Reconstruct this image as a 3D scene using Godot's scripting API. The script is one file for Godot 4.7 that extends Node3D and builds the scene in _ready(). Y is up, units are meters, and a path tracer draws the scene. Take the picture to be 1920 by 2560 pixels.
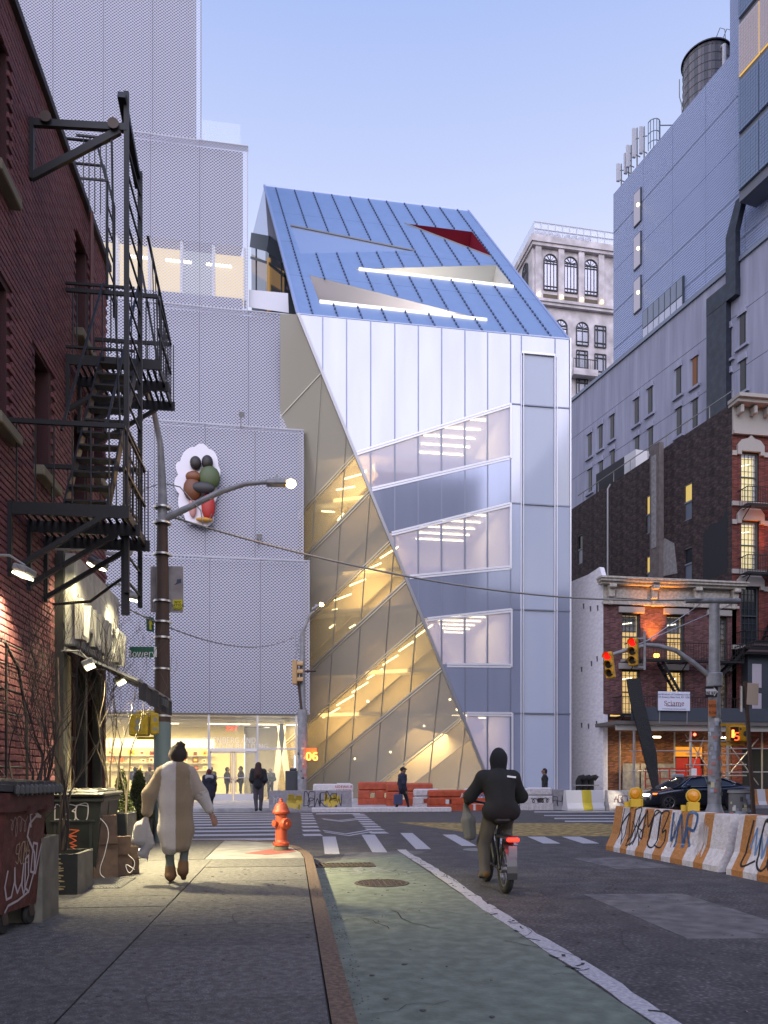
extends Node3D
# A street corner at dusk: a museum of stacked mesh boxes and its folded glass neighbour, seen from across the avenue.
# x runs along the avenue to the right, -z towards the museum, y up, metres. The side street is turned by STREET.
const STREET := -0.03508
const PARTY := 0.17453
var mats := {}
var tex := {}
var rng := RandomNumberGenerator.new()
var used := {}

class B:
	var v := PackedVector3Array()
	var n := PackedVector3Array()
	var c := PackedColorArray()
	var uv := PackedVector2Array()
	var col := Color.WHITE
	var tinted := false
	var mapped := false
	var xf := Transform3D()
	func put(p: Vector3, m: Vector3, t := Vector2.ZERO) -> void:
		v.append(xf * p)
		n.append((xf.basis * m).normalized())
		c.append(col)
		uv.append(t)
	# corners run counterclockwise seen from outside
	func tri(a: Vector3, b: Vector3, d: Vector3) -> void:
		var m := (b - a).cross(d - a)
		put(a, m); put(d, m); put(b, m)
	func quad(a: Vector3, b: Vector3, d: Vector3, e: Vector3) -> void:
		tri(a, b, d); tri(a, d, e)
	func smooth(a: Vector3, na: Vector3, b: Vector3, nb: Vector3, d: Vector3, nd: Vector3) -> void:
		put(a, na); put(d, nd); put(b, nb)
	func box(at: Vector3, size: Vector3, turn := Basis()) -> void:
		var h := size / 2
		var p: Array[Vector3] = []
		for i in 8:
			p.append(at + turn * Vector3(h.x if i & 1 else -h.x, h.y if i & 2 else -h.y, h.z if i & 4 else -h.z))
		quad(p[4], p[5], p[7], p[6]); quad(p[1], p[0], p[2], p[3]); quad(p[5], p[1], p[3], p[7])
		quad(p[0], p[4], p[6], p[2]); quad(p[6], p[7], p[3], p[2]); quad(p[0], p[1], p[5], p[4])
	func span(a: Vector3, b: Vector3) -> void:
		box((a + b) / 2, (b - a).abs())
	# a box with chamfered edges
	func soft(at: Vector3, size: Vector3, e: float, turn := Basis()) -> void:
		var h := size / 2
		var keep := xf
		xf = xf * Transform3D(turn, at)
		var f := func(s: Vector3, k: int) -> Vector3:
			var q := (h - Vector3(e, e, e)) * s
			q[k] = h[k] * s[k]
			return q
		for k in 3:
			var i := (k + 1) % 3
			var j := (k + 2) % 3
			for s in [-1.0, 1.0]:
				var r: Array[Vector3] = []
				for w in [[-1, -1], [1, -1], [1, 1], [-1, 1]]:
					var g := Vector3()
					g[k] = s; g[i] = w[0]; g[j] = w[1]
					r.append(f.call(g, k))
				if s > 0: quad(r[0], r[1], r[2], r[3])
				else: quad(r[3], r[2], r[1], r[0])
			for s in [-1.0, 1.0]:
				for t in [-1.0, 1.0]:
					var a := Vector3(); var b := Vector3()
					a[i] = s; a[j] = t; b[i] = s; b[j] = t
					a[k] = -1; b[k] = 1
					var r1: Vector3 = f.call(a, i); var r2: Vector3 = f.call(b, i); var r3: Vector3 = f.call(b, j); var r4: Vector3 = f.call(a, j)
					if s * t > 0: quad(r4, r3, r2, r1)
					else: quad(r1, r2, r3, r4)
		for q in 8:
			var s := Vector3(1 if q & 1 else -1, 1 if q & 2 else -1, 1 if q & 4 else -1)
			var a: Vector3 = f.call(s, 0); var b: Vector3 = f.call(s, 1); var d: Vector3 = f.call(s, 2)
			if s.x * s.y * s.z > 0: tri(a, b, d)
			else: tri(a, d, b)
		xf = keep
	func tube(p: Array, r, sides := 8, caps := true) -> void:
		var rings := []
		var up := Vector3.UP
		var last := Vector3.ZERO
		var m := p.size()
		for i in m:
			var d: Vector3 = (p[mini(i + 1, m - 1)] - p[maxi(i - 1, 0)]).normalized()
			if i == 0:
				up = (Vector3.UP if absf(d.y) < 0.9 else Vector3.RIGHT)
			var x := up.cross(d).normalized()
			if last != Vector3.ZERO: x = (last - d * last.dot(d)).normalized()
			last = x
			var y := d.cross(x)
			var w: float = r[i] if r is Array else r
			var ring := []
			for k in sides:
				var a := TAU * k / sides
				var o := x * cos(a) + y * sin(a)
				ring.append([p[i] + o * w, o])
			rings.append(ring)
		for i in m - 1:
			for k in sides:
				var a = rings[i][k]; var b = rings[i][(k + 1) % sides]; var d = rings[i + 1][(k + 1) % sides]; var e = rings[i + 1][k]
				smooth(a[0], a[1], b[0], b[1], d[0], d[1])
				smooth(a[0], a[1], d[0], d[1], e[0], e[1])
		if caps:
			for k in range(1, sides - 1):
				tri(rings[0][0][0], rings[0][k + 1][0], rings[0][k][0])
				tri(rings[m - 1][0][0], rings[m - 1][k][0], rings[m - 1][k + 1][0])
	func bar(a: Vector3, b: Vector3, w: float, h := 0.0) -> void:
		if h == 0.0: h = w
		var d := b - a
		var z := d.normalized()
		var x := (Vector3.UP if absf(z.y) < 0.95 else Vector3.BACK).cross(z).normalized()
		box((a + b) / 2, Vector3(w, h, d.length()), Basis(x, z.cross(x), z))
	# profile of (radius, height), bottom to top
	func lathe(p: Array, sides := 16, at := Vector3.ZERO, turn := Basis()) -> void:
		var keep := xf
		xf = xf * Transform3D(turn, at)
		for i in p.size() - 1:
			var a: Vector2 = p[i]; var b: Vector2 = p[i + 1]
			var t := b - a
			if t.length() < 1e-5: continue
			var nr := t.y; var ny := -t.x
			for k in sides:
				var q := TAU * k / sides; var w := TAU * (k + 1) / sides
				var u := Vector3(sin(q), 0, cos(q)); var s := Vector3(sin(w), 0, cos(w))
				var n1 := u * nr + Vector3.UP * ny; var n2 := s * nr + Vector3.UP * ny
				var a1 := u * a.x + Vector3.UP * a.y; var a2 := s * a.x + Vector3.UP * a.y
				var b1 := u * b.x + Vector3.UP * b.y; var b2 := s * b.x + Vector3.UP * b.y
				if a.x > 1e-5: smooth(a1, n1, a2, n2, b2, n2)
				if b.x > 1e-5: smooth(a1, n1, b2, n2, b1, n1)
		xf = keep
	# a polygon in the x-y plane (any winding) given thickness from z0 up to z1
	func prism(poly: PackedVector2Array, z0: float, z1: float, at := Transform3D()) -> void:
		if Geometry2D.is_polygon_clockwise(poly): poly.reverse()
		var t := Geometry2D.triangulate_polygon(poly)
		var keep := xf
		xf = xf * at
		for i in t.size() / 3:
			var a := poly[t[i * 3]]; var b := poly[t[i * 3 + 1]]; var d := poly[t[i * 3 + 2]]
			if (b - a).cross(d - a) < 0:
				var w := b
				b = d; d = w
			tri(Vector3(a.x, a.y, z1), Vector3(b.x, b.y, z1), Vector3(d.x, d.y, z1))
			tri(Vector3(a.x, a.y, z0), Vector3(d.x, d.y, z0), Vector3(b.x, b.y, z0))
		for i in poly.size():
			var a := poly[i]; var b := poly[(i + 1) % poly.size()]
			quad(Vector3(a.x, a.y, z0), Vector3(b.x, b.y, z0), Vector3(b.x, b.y, z1), Vector3(a.x, a.y, z1))
		xf = keep
	# a flat painted stroke along points whose surface normals are given
	func stroke(p: Array, m: Array, w: float) -> void:
		for i in p.size() - 1:
			var d: Vector3 = p[i + 1] - p[i]
			var s0: Vector3 = d.cross(m[i]).normalized() * w / 2
			var s1: Vector3 = d.cross(m[i + 1]).normalized() * w / 2
			var e := d.normalized() * w * 0.3
			quad(p[i] - e - s0, p[i] - e + s0, p[i + 1] + e + s1, p[i + 1] + e - s1)
	func ball(at: Vector3, r: Vector3, rings := 8, sides := 12) -> void:
		for i in rings:
			var a := PI * i / rings - PI / 2; var b := PI * (i + 1) / rings - PI / 2
			for k in sides:
				var q := TAU * k / sides; var w := TAU * (k + 1) / sides
				var d := [Vector3(cos(a) * sin(q), sin(a), cos(a) * cos(q)), Vector3(cos(a) * sin(w), sin(a), cos(a) * cos(w)), Vector3(cos(b) * sin(w), sin(b), cos(b) * cos(w)), Vector3(cos(b) * sin(q), sin(b), cos(b) * cos(q))]
				if i > 0: smooth(at + d[0] * r, d[0] / r, at + d[1] * r, d[1] / r, at + d[2] * r, d[2] / r)
				if i < rings - 1: smooth(at + d[0] * r, d[0] / r, at + d[2] * r, d[2] / r, at + d[3] * r, d[3] / r)
	func mesh() -> ArrayMesh:
		var m := ArrayMesh.new()
		if v.is_empty(): return m
		var a := []
		a.resize(Mesh.ARRAY_MAX)
		a[Mesh.ARRAY_VERTEX] = v
		a[Mesh.ARRAY_NORMAL] = n
		if tinted: a[Mesh.ARRAY_COLOR] = c
		if mapped: a[Mesh.ARRAY_TEX_UV] = uv
		m.add_surface_from_arrays(Mesh.PRIMITIVE_TRIANGLES, a)
		return m

func numbered(called: String) -> String:
	var k: int = used.get(called, 0)
	used[called] = k + 1
	return called if k == 0 else "%s_%03d" % [called, k]

func tag(o: Node, label: String, category: String, group := "") -> Node:
	o.set_meta("label", label)
	if category: o.set_meta("category", category)
	if group: o.set_meta("group", group)
	return o

func thing(called: String, label: String, category: String, at := Vector3.ZERO, turn := 0.0, group := "") -> Node3D:
	var o := Node3D.new()
	o.name = numbered(called)
	add_child(o)
	o.position = at
	o.rotation.y = turn
	tag(o, label, category, group)
	return o

func part(called: String, b, m: Material, parent: Node, label := "") -> MeshInstance3D:
	var o := MeshInstance3D.new()
	o.name = called if parent != self else numbered(called)
	o.mesh = b.mesh() if b is B else b
	o.material_override = m
	parent.add_child(o, true)
	if label: o.set_meta("label", label)
	return o

func solid(called: String, b, m: Material, label: String, category: String, group := "") -> MeshInstance3D:
	var o := part(called, b, m, self)
	tag(o, label, category, group)
	return o

func ground(called: String, b, m: Material, parent: Node = self, kind := "structure") -> MeshInstance3D:
	var o := part(called, b, m, parent)
	if parent == self: o.set_meta("kind", kind)
	return o

func twin(o: Node3D, at: Vector3, turn: float, label: String, group := "") -> Node3D:
	var r: Node3D = o.duplicate()
	var k := RegEx.create_from_string("_\\d{3}$").sub(str(o.name), "")
	r.name = numbered(k)
	add_child(r)
	r.position = at
	r.rotation.y = turn
	r.set_meta("label", label)
	if group: r.set_meta("group", group)
	return r

func S(x: float, y: float, z: float) -> Vector3:      # a place given along the side street
	return Basis(Vector3.UP, STREET) * Vector3(x, y, z)

func SV(p: Vector3) -> Vector3:
	return Basis(Vector3.UP, STREET) * p

func mat(key: String, color = null, rough := 0.8, metal := 0.0) -> StandardMaterial3D:
	if mats.has(key): return mats[key]
	var m := StandardMaterial3D.new()
	m.resource_name = key
	m.albedo_color = color if color is Color else Color(color if color else "888888")
	m.roughness = rough
	m.metallic = metal
	mats[key] = m
	return m

func lin(r: float, g: float, b: float) -> Color:      # a real-world base colour, given linear
	return Color(r, g, b).linear_to_srgb()

func glow(key: String, color: Color, energy: float) -> StandardMaterial3D:
	var m := mat(key, Color(0.05, 0.05, 0.05), 0.6)
	m.emission_enabled = true
	m.emission = color
	m.emission_energy_multiplier = energy
	return m

func pane(key: String, color: Color, alpha: float, rough := 0.05) -> StandardMaterial3D:
	var m := mat(key, color, rough)
	m.albedo_color.a = alpha
	m.transparency = BaseMaterial3D.TRANSPARENCY_ALPHA
	return m

func noise(key: String, seed_: int, freq: float, lo: Color, hi: Color, octaves := 4, size := 512, normal := false) -> NoiseTexture2D:
	if tex.has(key): return tex[key]
	var f := FastNoiseLite.new()
	f.seed = seed_
	f.frequency = freq
	f.fractal_octaves = octaves
	var t := NoiseTexture2D.new()
	t.width = size
	t.height = size
	t.seamless = true
	t.noise = f
	if normal: t.as_normal_map = true
	else:
		var g := Gradient.new()
		g.set_color(0, lo)
		g.set_color(1, hi)
		t.color_ramp = g
	tex[key] = t
	return t

# colour variation and relief laid on in metres, the same wherever the thing stands
func wear(m: StandardMaterial3D, t: Texture2D, scale: float, relief: Texture2D = null, depth := 0.3, own := false) -> StandardMaterial3D:
	m.albedo_texture = t
	m.uv1_triplanar = true
	m.uv1_world_triplanar = not own
	m.uv1_scale = Vector3.ONE * scale
	if relief:
		m.heightmap_enabled = true
		m.heightmap_texture = relief
		m.heightmap_scale = depth
	return m

func lamp(at: Vector3, color: Color, energy: float, size := 0.1) -> OmniLight3D:
	var l := OmniLight3D.new()
	l.name = "lamp_light"
	l.light_color = color
	l.light_energy = energy
	l.light_size = size
	l.omni_range = 60
	l.omni_attenuation = 2
	l.shadow_enabled = true
	l.position = at
	add_child(l, true)
	return l

func spot(at: Vector3, to: Vector3, color: Color, energy: float, angle: float, soft := 0.6, size := 0.08) -> SpotLight3D:
	var l := SpotLight3D.new()
	l.name = "spot_light"
	l.light_color = color
	l.light_energy = energy
	l.light_size = size
	l.spot_angle = angle
	l.spot_angle_attenuation = soft
	l.spot_range = 60
	l.spot_attenuation = 2
	l.shadow_enabled = true
	add_child(l, true)
	l.look_at_from_position(at, to, Vector3.UP if absf((to - at).normalized().y) < 0.98 else Vector3.RIGHT)
	return l

func area(at: Vector3, to: Vector3, size: Vector2, color: Color, energy: float) -> AreaLight3D:
	var l := AreaLight3D.new()
	l.name = "area_light"
	l.light_color = color
	l.area_size = size
	l.area_normalize_energy = true
	l.light_energy = energy
	l.area_range = 60
	l.shadow_enabled = true
	add_child(l, true)
	l.look_at_from_position(at, to, Vector3.UP if absf((to - at).normalized().y) < 0.98 else Vector3.FORWARD)
	return l

func text(words: String, height: float, m: Material, parent: Node, at: Transform3D, depth := 0.006, called := "lettering", face := "Droid Sans", bold := false) -> MeshInstance3D:
	var f := SystemFont.new()
	f.font_names = PackedStringArray([face])
	if bold: f.font_weight = 700
	var t := TextMesh.new()
	t.font = f
	t.text = words
	t.font_size = 32
	t.pixel_size = height / 23.0
	t.depth = depth
	t.curve_step = 2.0
	t.horizontal_alignment = HORIZONTAL_ALIGNMENT_CENTER
	var o := part(called, t, m, parent)
	o.transform = at
	return o

func rect(x0: float, y0: float, x1: float, y1: float) -> PackedVector2Array:
	return PackedVector2Array([Vector2(x0, y0), Vector2(x1, y0), Vector2(x1, y1), Vector2(x0, y1)])

# a polygon that lies flat on the ground: points are (x, z), top at y
func flat(b: B, pts: Array, y0: float, y1: float) -> void:
	var p := PackedVector2Array()
	for q in pts: p.append(Vector2(q.x, -q.z) if q is Vector3 else Vector2(q.x, -q.y))
	b.prism(p, y0, y1, Transform3D(Basis(Vector3.RIGHT, -PI / 2), Vector3.ZERO))

# letters drawn as spray strokes: digits name the points of a three by three grid, top left first
const STROKES := {"M": "60428", "O": "028602", "B": "6024586", "L": "068", "V": "072", "W": "06482", "E": "2035368", "K": "063238", "A": "61853", "N": "6082", "S": "203586", "R": "602538", "U": "0682", "P": "60253", "D": "601586", "H": "063528", "Y": "04247", "Z": "0268", "I": "17"}

func spray(words: String, seed_: int) -> Array:
	var r := RandomNumberGenerator.new()
	r.seed = seed_
	var out := []
	var n := words.length()
	for i in n:
		var pts := []
		for ch in str(STROKES.get(words[i], "04247")):
			var k := int(ch)
			var v := Vector2((k % 3) / 2.0, 1.0 - (k / 3) / 2.0) + Vector2(r.randf_range(-0.12, 0.12), r.randf_range(-0.1, 0.1))
			pts.append(Vector2((i + 0.06 + v.x * 0.95 + (v.y - 0.5) * 0.2) / n, v.y))
		var c := Curve2D.new()
		for k in pts.size():
			var a: Vector2 = pts[maxi(k - 1, 0)]
			var d: Vector2 = pts[mini(k + 1, pts.size() - 1)]
			var t := (d - a) * 0.16
			c.add_point(pts[k], -t, t)
		c.bake_interval = 0.02
		var p := []
		for q in c.tessellate_even_length(4, 0.05): p.append(q)
		out.append(p)
	return out

# freehand marks: pieces of handwriting in a box of width 1 and height 1
func scrawl(seed_: int, loops: int, sharp := false) -> Array:
	var r := RandomNumberGenerator.new()
	r.seed = seed_
	var p := []
	var steps := loops * (4 if sharp else 12)
	var amp := 0.35
	for i in steps + 1:
		var t := float(i) / steps
		if sharp:
			p.append(Vector2(t + r.randf_range(-0.05, 0.05), 0.5 + (0.45 if i % 2 else -0.45) * r.randf_range(0.4, 1.0)))
		else:
			if i % 12 == 0: amp = r.randf_range(0.22, 0.48)
			var a := TAU * loops * t
			p.append(Vector2(t + (0.42 / loops) * sin(a), 0.5 + amp * cos(a) + 0.07 * sin(a * 0.5 + seed_)))
	return p

func _ready() -> void:
	rng.seed = 11
	setup_view()
	textures()
	ground_setting()
	museum_boxes()
	folded_building()
	lobby()
	brick_corner()
	right_side()
	far_tower()
	street_poles()
	barriers()
	sidewalk_things()
	vehicles()
	people()

func setup_view() -> void:
	var cam := Camera3D.new()
	cam.name = "camera"
	cam.projection = Camera3D.PROJECTION_FRUSTUM
	cam.near = 0.1
	cam.far = 900.0
	cam.size = 0.1 * 2560.0 / 1900.0
	cam.frustum_offset = Vector2(0, 0.1 * 662.0 / 1900.0)
	cam.position = Vector3(0, 1.4, 0)
	cam.rotation.y = deg_to_rad(-8.97)
	add_child(cam)
	var e := Environment.new()
	e.background_mode = Environment.BG_SKY
	var sky := ProceduralSkyMaterial.new()
	sky.sky_top_color = lin(0.028, 0.135, 0.44)
	sky.sky_horizon_color = lin(0.97, 0.9, 0.8)
	sky.sky_curve = 0.5
	sky.ground_bottom_color = Color(0.25, 0.25, 0.28)
	sky.ground_horizon_color = Color(0.5, 0.5, 0.56)
	sky.sky_cover = clouds()
	sky.sky_cover_modulate = Color(1, 0.98, 0.98, 0.6)
	e.sky = Sky.new()
	e.sky.sky_material = sky
	e.background_energy_multiplier = 0.9
	e.tonemap_mode = Environment.TONE_MAPPER_LINEAR
	e.tonemap_exposure = 2.0
	e.sdfgi_enabled = true
	e.ssao_enabled = true
	e.ssil_enabled = true
	var w := WorldEnvironment.new()
	w.name = "world_environment"
	w.environment = e
	add_child(w)
	var sun := DirectionalLight3D.new()      # the afterglow low in the west, behind the camera
	sun.name = "afterglow"
	sun.light_energy = 0.45
	sun.light_color = Color(0.92, 0.9, 0.98)
	sun.light_angular_distance = 70
	sun.shadow_enabled = true
	sun.sky_mode = DirectionalLight3D.SKY_MODE_LIGHT_ONLY
	sun.rotation_degrees = Vector3(-42, -14, 0)
	add_child(sun)

# thin cloud that thickens towards the horizon all the way round
func clouds() -> ImageTexture:
	var f := FastNoiseLite.new()
	f.seed = 14
	f.frequency = 1.6
	f.fractal_octaves = 5
	var im := Image.create(512, 256, false, Image.FORMAT_RGBA8)
	for y in 128:
		var el := (0.5 - (y + 0.5) / 256.0) * PI
		var low := 1.0 - smoothstep(0.25, 0.75, el)
		for x in 512:
			var az := TAU * x / 512.0
			var d := Vector3(cos(az) * cos(el), sin(el) * 3.2, sin(az) * cos(el))
			var v := clampf((f.get_noise_3dv(d * 1.3) + 0.12) * 1.5, 0.0, 1.0) * low
			im.set_pixel(x, y, Color(0.42, 0.42, 0.44, v))
	return ImageTexture.create_from_image(im)

func textures() -> void:
	noise("blotch", 3, 0.008, Color(0.72, 0.72, 0.72), Color(1, 1, 1), 5)
	noise("grain", 5, 0.16, Color(0.55, 0.55, 0.55), Color(1, 1, 1), 3)
	var sp := noise("speck", 8, 0.3, Color(0.38, 0.38, 0.4), Color(1, 1, 1), 2)
	sp.color_ramp.add_point(0.36, Color(0.62, 0.62, 0.63))
	sp.color_ramp.add_point(0.66, Color(0.7, 0.7, 0.7))
	sp.color_ramp.add_point(0.74, Color(0.98, 0.97, 0.96))
	noise("lump", 9, 0.05, Color(0, 0, 0), Color(1, 1, 1), 4)
	noise("fine", 12, 0.25, Color(0, 0, 0), Color(1, 1, 1), 3)
	# brickwork too far away to pick apart: eight bricks by sixteen courses
	var im := Image.create(256, 256, false, Image.FORMAT_RGB8)
	var hm := Image.create(256, 256, false, Image.FORMAT_RGB8)
	var r := RandomNumberGenerator.new()
	r.seed = 4
	for row in 16:
		for k in 9:
			var g := r.randf_range(0.62, 1.0)
			var x := k * 32 - (16 if row % 2 else 0)
			im.fill_rect(Rect2i(x, row * 16, 32, 16), Color(0.72, 0.7, 0.68))
			hm.fill_rect(Rect2i(x, row * 16, 32, 16), Color(0.2, 0.2, 0.2))
			im.fill_rect(Rect2i(x + 1, row * 16 + 2, 30, 13), Color(g, g * r.randf_range(0.9, 1.0), g * r.randf_range(0.88, 1.0)))
			hm.fill_rect(Rect2i(x + 1, row * 16 + 2, 30, 13), Color(0.9, 0.9, 0.9))
	tex["brick"] = ImageTexture.create_from_image(im)
	tex["brick_height"] = ImageTexture.create_from_image(hm)
	# corrugated cladding
	var cm := Image.create(8, 32, false, Image.FORMAT_RGB8)
	for y in 32:
		var q := 0.5 + 0.5 * sin(TAU * y / 32.0)
		cm.fill_rect(Rect2i(0, y, 8, 1), Color(q, q, q))
	tex["rib"] = ImageTexture.create_from_image(cm)
	# one repeat of the expanded metal: strands round two rows of lozenge holes
	var mesh_im := Image.create(64, 64, false, Image.FORMAT_RGBA8)
	for y in 64:
		for x in 64:
			var u := absf(fposmod(x / 64.0 + 0.5, 1.0) - 0.5)
			var w := absf(fposmod(y / 64.0 + 0.5, 1.0) - 0.5)
			var d1 := u / 0.40 + w / 0.33
			var d2 := absf(u - 0.5) / 0.40 + absf(w - 0.5) / 0.33
			var d := minf(d1, d2)
			mesh_im.set_pixel(x, y, Color(1, 1, 1, clampf(0.5 + (d - 1.0) * 4.0, 0, 1)))
	tex["lozenge"] = ImageTexture.create_from_image(mesh_im)

func ground_setting() -> void:
	var asphalt := wear(mat("asphalt", lin(0.175, 0.167, 0.166), 0.82), noise("tar", 21, 0.012, Color(0.66, 0.66, 0.68), Color(1, 1, 1), 6, 1024), 0.16, tex["fine"], 0.35)
	asphalt.detail_enabled = true
	asphalt.detail_blend_mode = BaseMaterial3D.BLEND_MODE_MUL
	asphalt.detail_albedo = tex["speck"]
	var b := B.new()
	flat(b, [Vector2(-300, 200), Vector2(300, 200), Vector2(300, -500), Vector2(-300, -500)], -0.3, 0.0)
	ground("road", b, asphalt)
	# the painted lane, laid on the road
	var green := wear(mat("lane_green", lin(0.16, 0.19, 0.15), 0.8), noise("wornlane", 31, 0.02, Color(0.72, 0.73, 0.72), Color(1, 1, 1), 6, 1024), 0.22, tex["fine"], 0.3)
	b = B.new()
	b.xf.basis = Basis(Vector3.UP, STREET)
	flat(b, [Vector2(0.36, 4), Vector2(2.02, 4), Vector2(2.02, -5), Vector2(2.0, -9), Vector2(1.98, -13.6), Vector2(0.62, -12.55), Vector2(0.36, -11.9)], 0.001, 0.005)
	ground("bike_lane", b, green)
	var white := wear(mat("road_paint", lin(0.48, 0.47, 0.49), 0.75), noise("wornpaint", 33, 0.05, Color(0.72, 0.72, 0.74), Color(1, 1, 1), 6), 0.9, tex["fine"], 0.2)
	# ragged white edge line: short pieces of uneven width
	b = B.new()
	b.xf.basis = Basis(Vector3.UP, STREET)
	var r := RandomNumberGenerator.new()
	r.seed = 5
	var left := []
	var right := []
	for i in 90:
		var z := 4.0 - i * 0.2065
		left.append(Vector2(2.02 + r.randf_range(-0.012, 0.012) + 0.015 * sin(z), z))
		right.append(Vector2(2.185 + r.randf_range(-0.03, 0.012) + 0.015 * sin(z), z))
	for i in 89:
		flat(b, [left[i], right[i], right[i + 1], left[i + 1]], 0.002, 0.010)
	ground("lane_line", b, white)
	# crossing over the side street: bars one by one
	var bars := Node3D.new()
	bars.name = numbered("crosswalk")
	bars.set_meta("kind", "structure")
	add_child(bars)
	for q in [[Vector3(1.345, 0, -17.741), Vector3(1.649, 0, -17.693), Vector3(1.354, 0, -13.739), Vector3(1.088, 0, -13.781)], [Vector3(2.326, -0, -18.205), Vector3(2.641, -0, -18.155), Vector3(2.253, 0, -13.893), Vector3(1.982, 0, -13.935)], [Vector3(3.344, 0, -18.571), Vector3(3.638, 0, -18.525), Vector3(3.185, 0, -14.375), Vector3(2.903, 0, -14.42)], [Vector3(4.262, -0, -17.899), Vector3(4.558, -0, -17.853), Vector3(4.244, 0, -14.896), Vector3(3.956, 0, -14.942)], [Vector3(5.157, 0, -17.381), Vector3(5.493, 0, -17.328), Vector3(5.173, 0, -15.024), Vector3(4.864, 0, -15.073)], [Vector3(6.075, 0, -16.994), Vector3(6.462, 0, -16.933), Vector3(6.127, 0, -15.158), Vector3(5.779, 0, -15.213)], [Vector3(6.867, 0, -16.869), Vector3(7.273, 0, -16.805), Vector3(6.938, 0, -15.03), Vector3(6.599, 0, -15.084)]]:
		b = B.new()
		flat(b, q, 0.001, 0.006)
		ground("bar", b, white, bars)
	var bars_2 := Node3D.new()
	bars_2.name = numbered("crosswalk")
	bars_2.set_meta("kind", "structure")
	add_child(bars_2)
	for i in 11:
		var z := -15.6 - 1.36 * i
		b = B.new()
		b.xf.basis = Basis(Vector3.UP, STREET * 0.2)
		flat(b, [Vector2(-9.0, z), Vector2(0.35 + 0.03 * i, z), Vector2(0.35 + 0.03 * i, z - 0.55), Vector2(-9.0, z - 0.55)], 0.001, 0.006)
		ground("bar", b, white, bars_2)
	var bars_3 := Node3D.new()
	bars_3.name = numbered("crosswalk")
	bars_3.set_meta("kind", "structure")
	add_child(bars_3)
	for q in [[Vector3(10.728, 0, -29.26), Vector3(14.94, 0, -28.595), Vector3(14.604, 0, -27.952), Vector3(10.487, 0, -28.602)], [Vector3(10.082, 0, -26.46), Vector3(12.675, 0, -26.051), Vector3(12.416, 0, -25.519), Vector3(9.876, 0, -25.92)], [Vector3(9.746, 0, -24.607), Vector3(11.814, 0, -24.28), Vector3(11.534, 0, -23.705), Vector3(9.515, 0, -24.024)], [Vector3(9.453, 0, -22.989), Vector3(11.062, 0, -22.735), Vector3(10.768, 0, -22.132), Vector3(9.202, 0, -22.379)]]:
		b = B.new()
		flat(b, q, 0.001, 0.006)
		ground("bar", b, white, bars_3)
	# broken lines that carry the cycle lane over the avenue, and its arrows
	var dashes := Node3D.new()
	dashes.name = numbered("cycle_crossing")
	dashes.set_meta("kind", "structure")
	add_child(dashes)
	for line in [[Vector3(1.158, 0, -18.013), Vector3(1.661, 0, -29.995)], [Vector3(2.833, 0, -18.517), Vector3(3.478, 0, -27.798)]]:
		var a: Vector3 = line[0]
		var d: Vector3 = (line[1] - a)
		var m := 9
		for i in m:
			var p := a + d * (float(i) / (m - 1))
			b = B.new()
			flat(b, [p + Vector3(-0.22, 0, 0), p + Vector3(0.22, 0, 0), p + Vector3(0.2, 0, -0.6), p + Vector3(-0.24, 0, -0.6)], 0.001, 0.006)
			ground("dash", b, white, dashes)
	for q in [[Vector3(1.515, 0, -19.709), Vector3(1.977, -0, -18.389), Vector3(2.724, 0, -19.667)], [Vector3(1.922, 0, -25.344), Vector3(2.362, 0, -24.108), Vector3(3.054, 0, -25.165)]]:
		b = B.new()
		for s in 2:
			var a: Vector3 = q[0] + Vector3(0, 0, s * 0.55)
			var m: Vector3 = q[1] + Vector3(0, 0, s * 0.55)
			var d: Vector3 = q[2] + Vector3(0, 0, s * 0.55)
			flat(b, [a, m, m + Vector3(0, 0, -0.22), a + Vector3(0, 0, -0.22)], 0.001, 0.006)
			flat(b, [m, d, d + Vector3(0, 0, -0.22), m + Vector3(0, 0, -0.22)], 0.001, 0.0055)
		ground("arrow", b, white, dashes)
	b = B.new()
	flat(b, [Vector3(1.953, 0, -28.963), Vector3(3.646, 0, -29.017), Vector3(3.567, 0, -28.393), Vector3(1.911, 0, -28.347)], 0.001, 0.006)
	ground("stop_line", b, white)
	b = B.new()
	flat(b, [Vector3(4.063, 0, -22.981), Vector3(6.198, 0, -22.237), Vector3(9.774, 0, -21.672), Vector3(10.399, 0, -20.614), Vector3(8.167, 0, -16.784), Vector3(6.914, 0, -17.104), Vector3(5.336, 0, -17.231), Vector3(4.749, 0, -19.807)], 0.001, 0.005)
	ground("painted_triangle", b, wear(mat("faded_yellow", lin(0.48, 0.33, 0.1), 0.85), noise("wornyellow", 35, 0.03, Color(0.4, 0.42, 0.45), Color(1, 1, 1), 6), 0.22, tex["fine"], 0.3))
	# bicycle mark in the lane, seen nearly edge on
	b = B.new()
	b.xf = Transform3D(Basis(Vector3.UP, STREET), Vector3(0, 0.0055, 0)) * Transform3D(Basis(), Vector3(1.1, 0, -11.05))
	var up := Vector3.UP
	for s in [-0.36, 0.36]:
		var ring := []
		var nn := []
		for i in 17:
			ring.append(Vector3(s + 0.27 * cos(TAU * i / 16), 0.001, 0.27 * sin(TAU * i / 16)))
			nn.append(up)
		b.stroke(ring, nn, 0.05)
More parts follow.
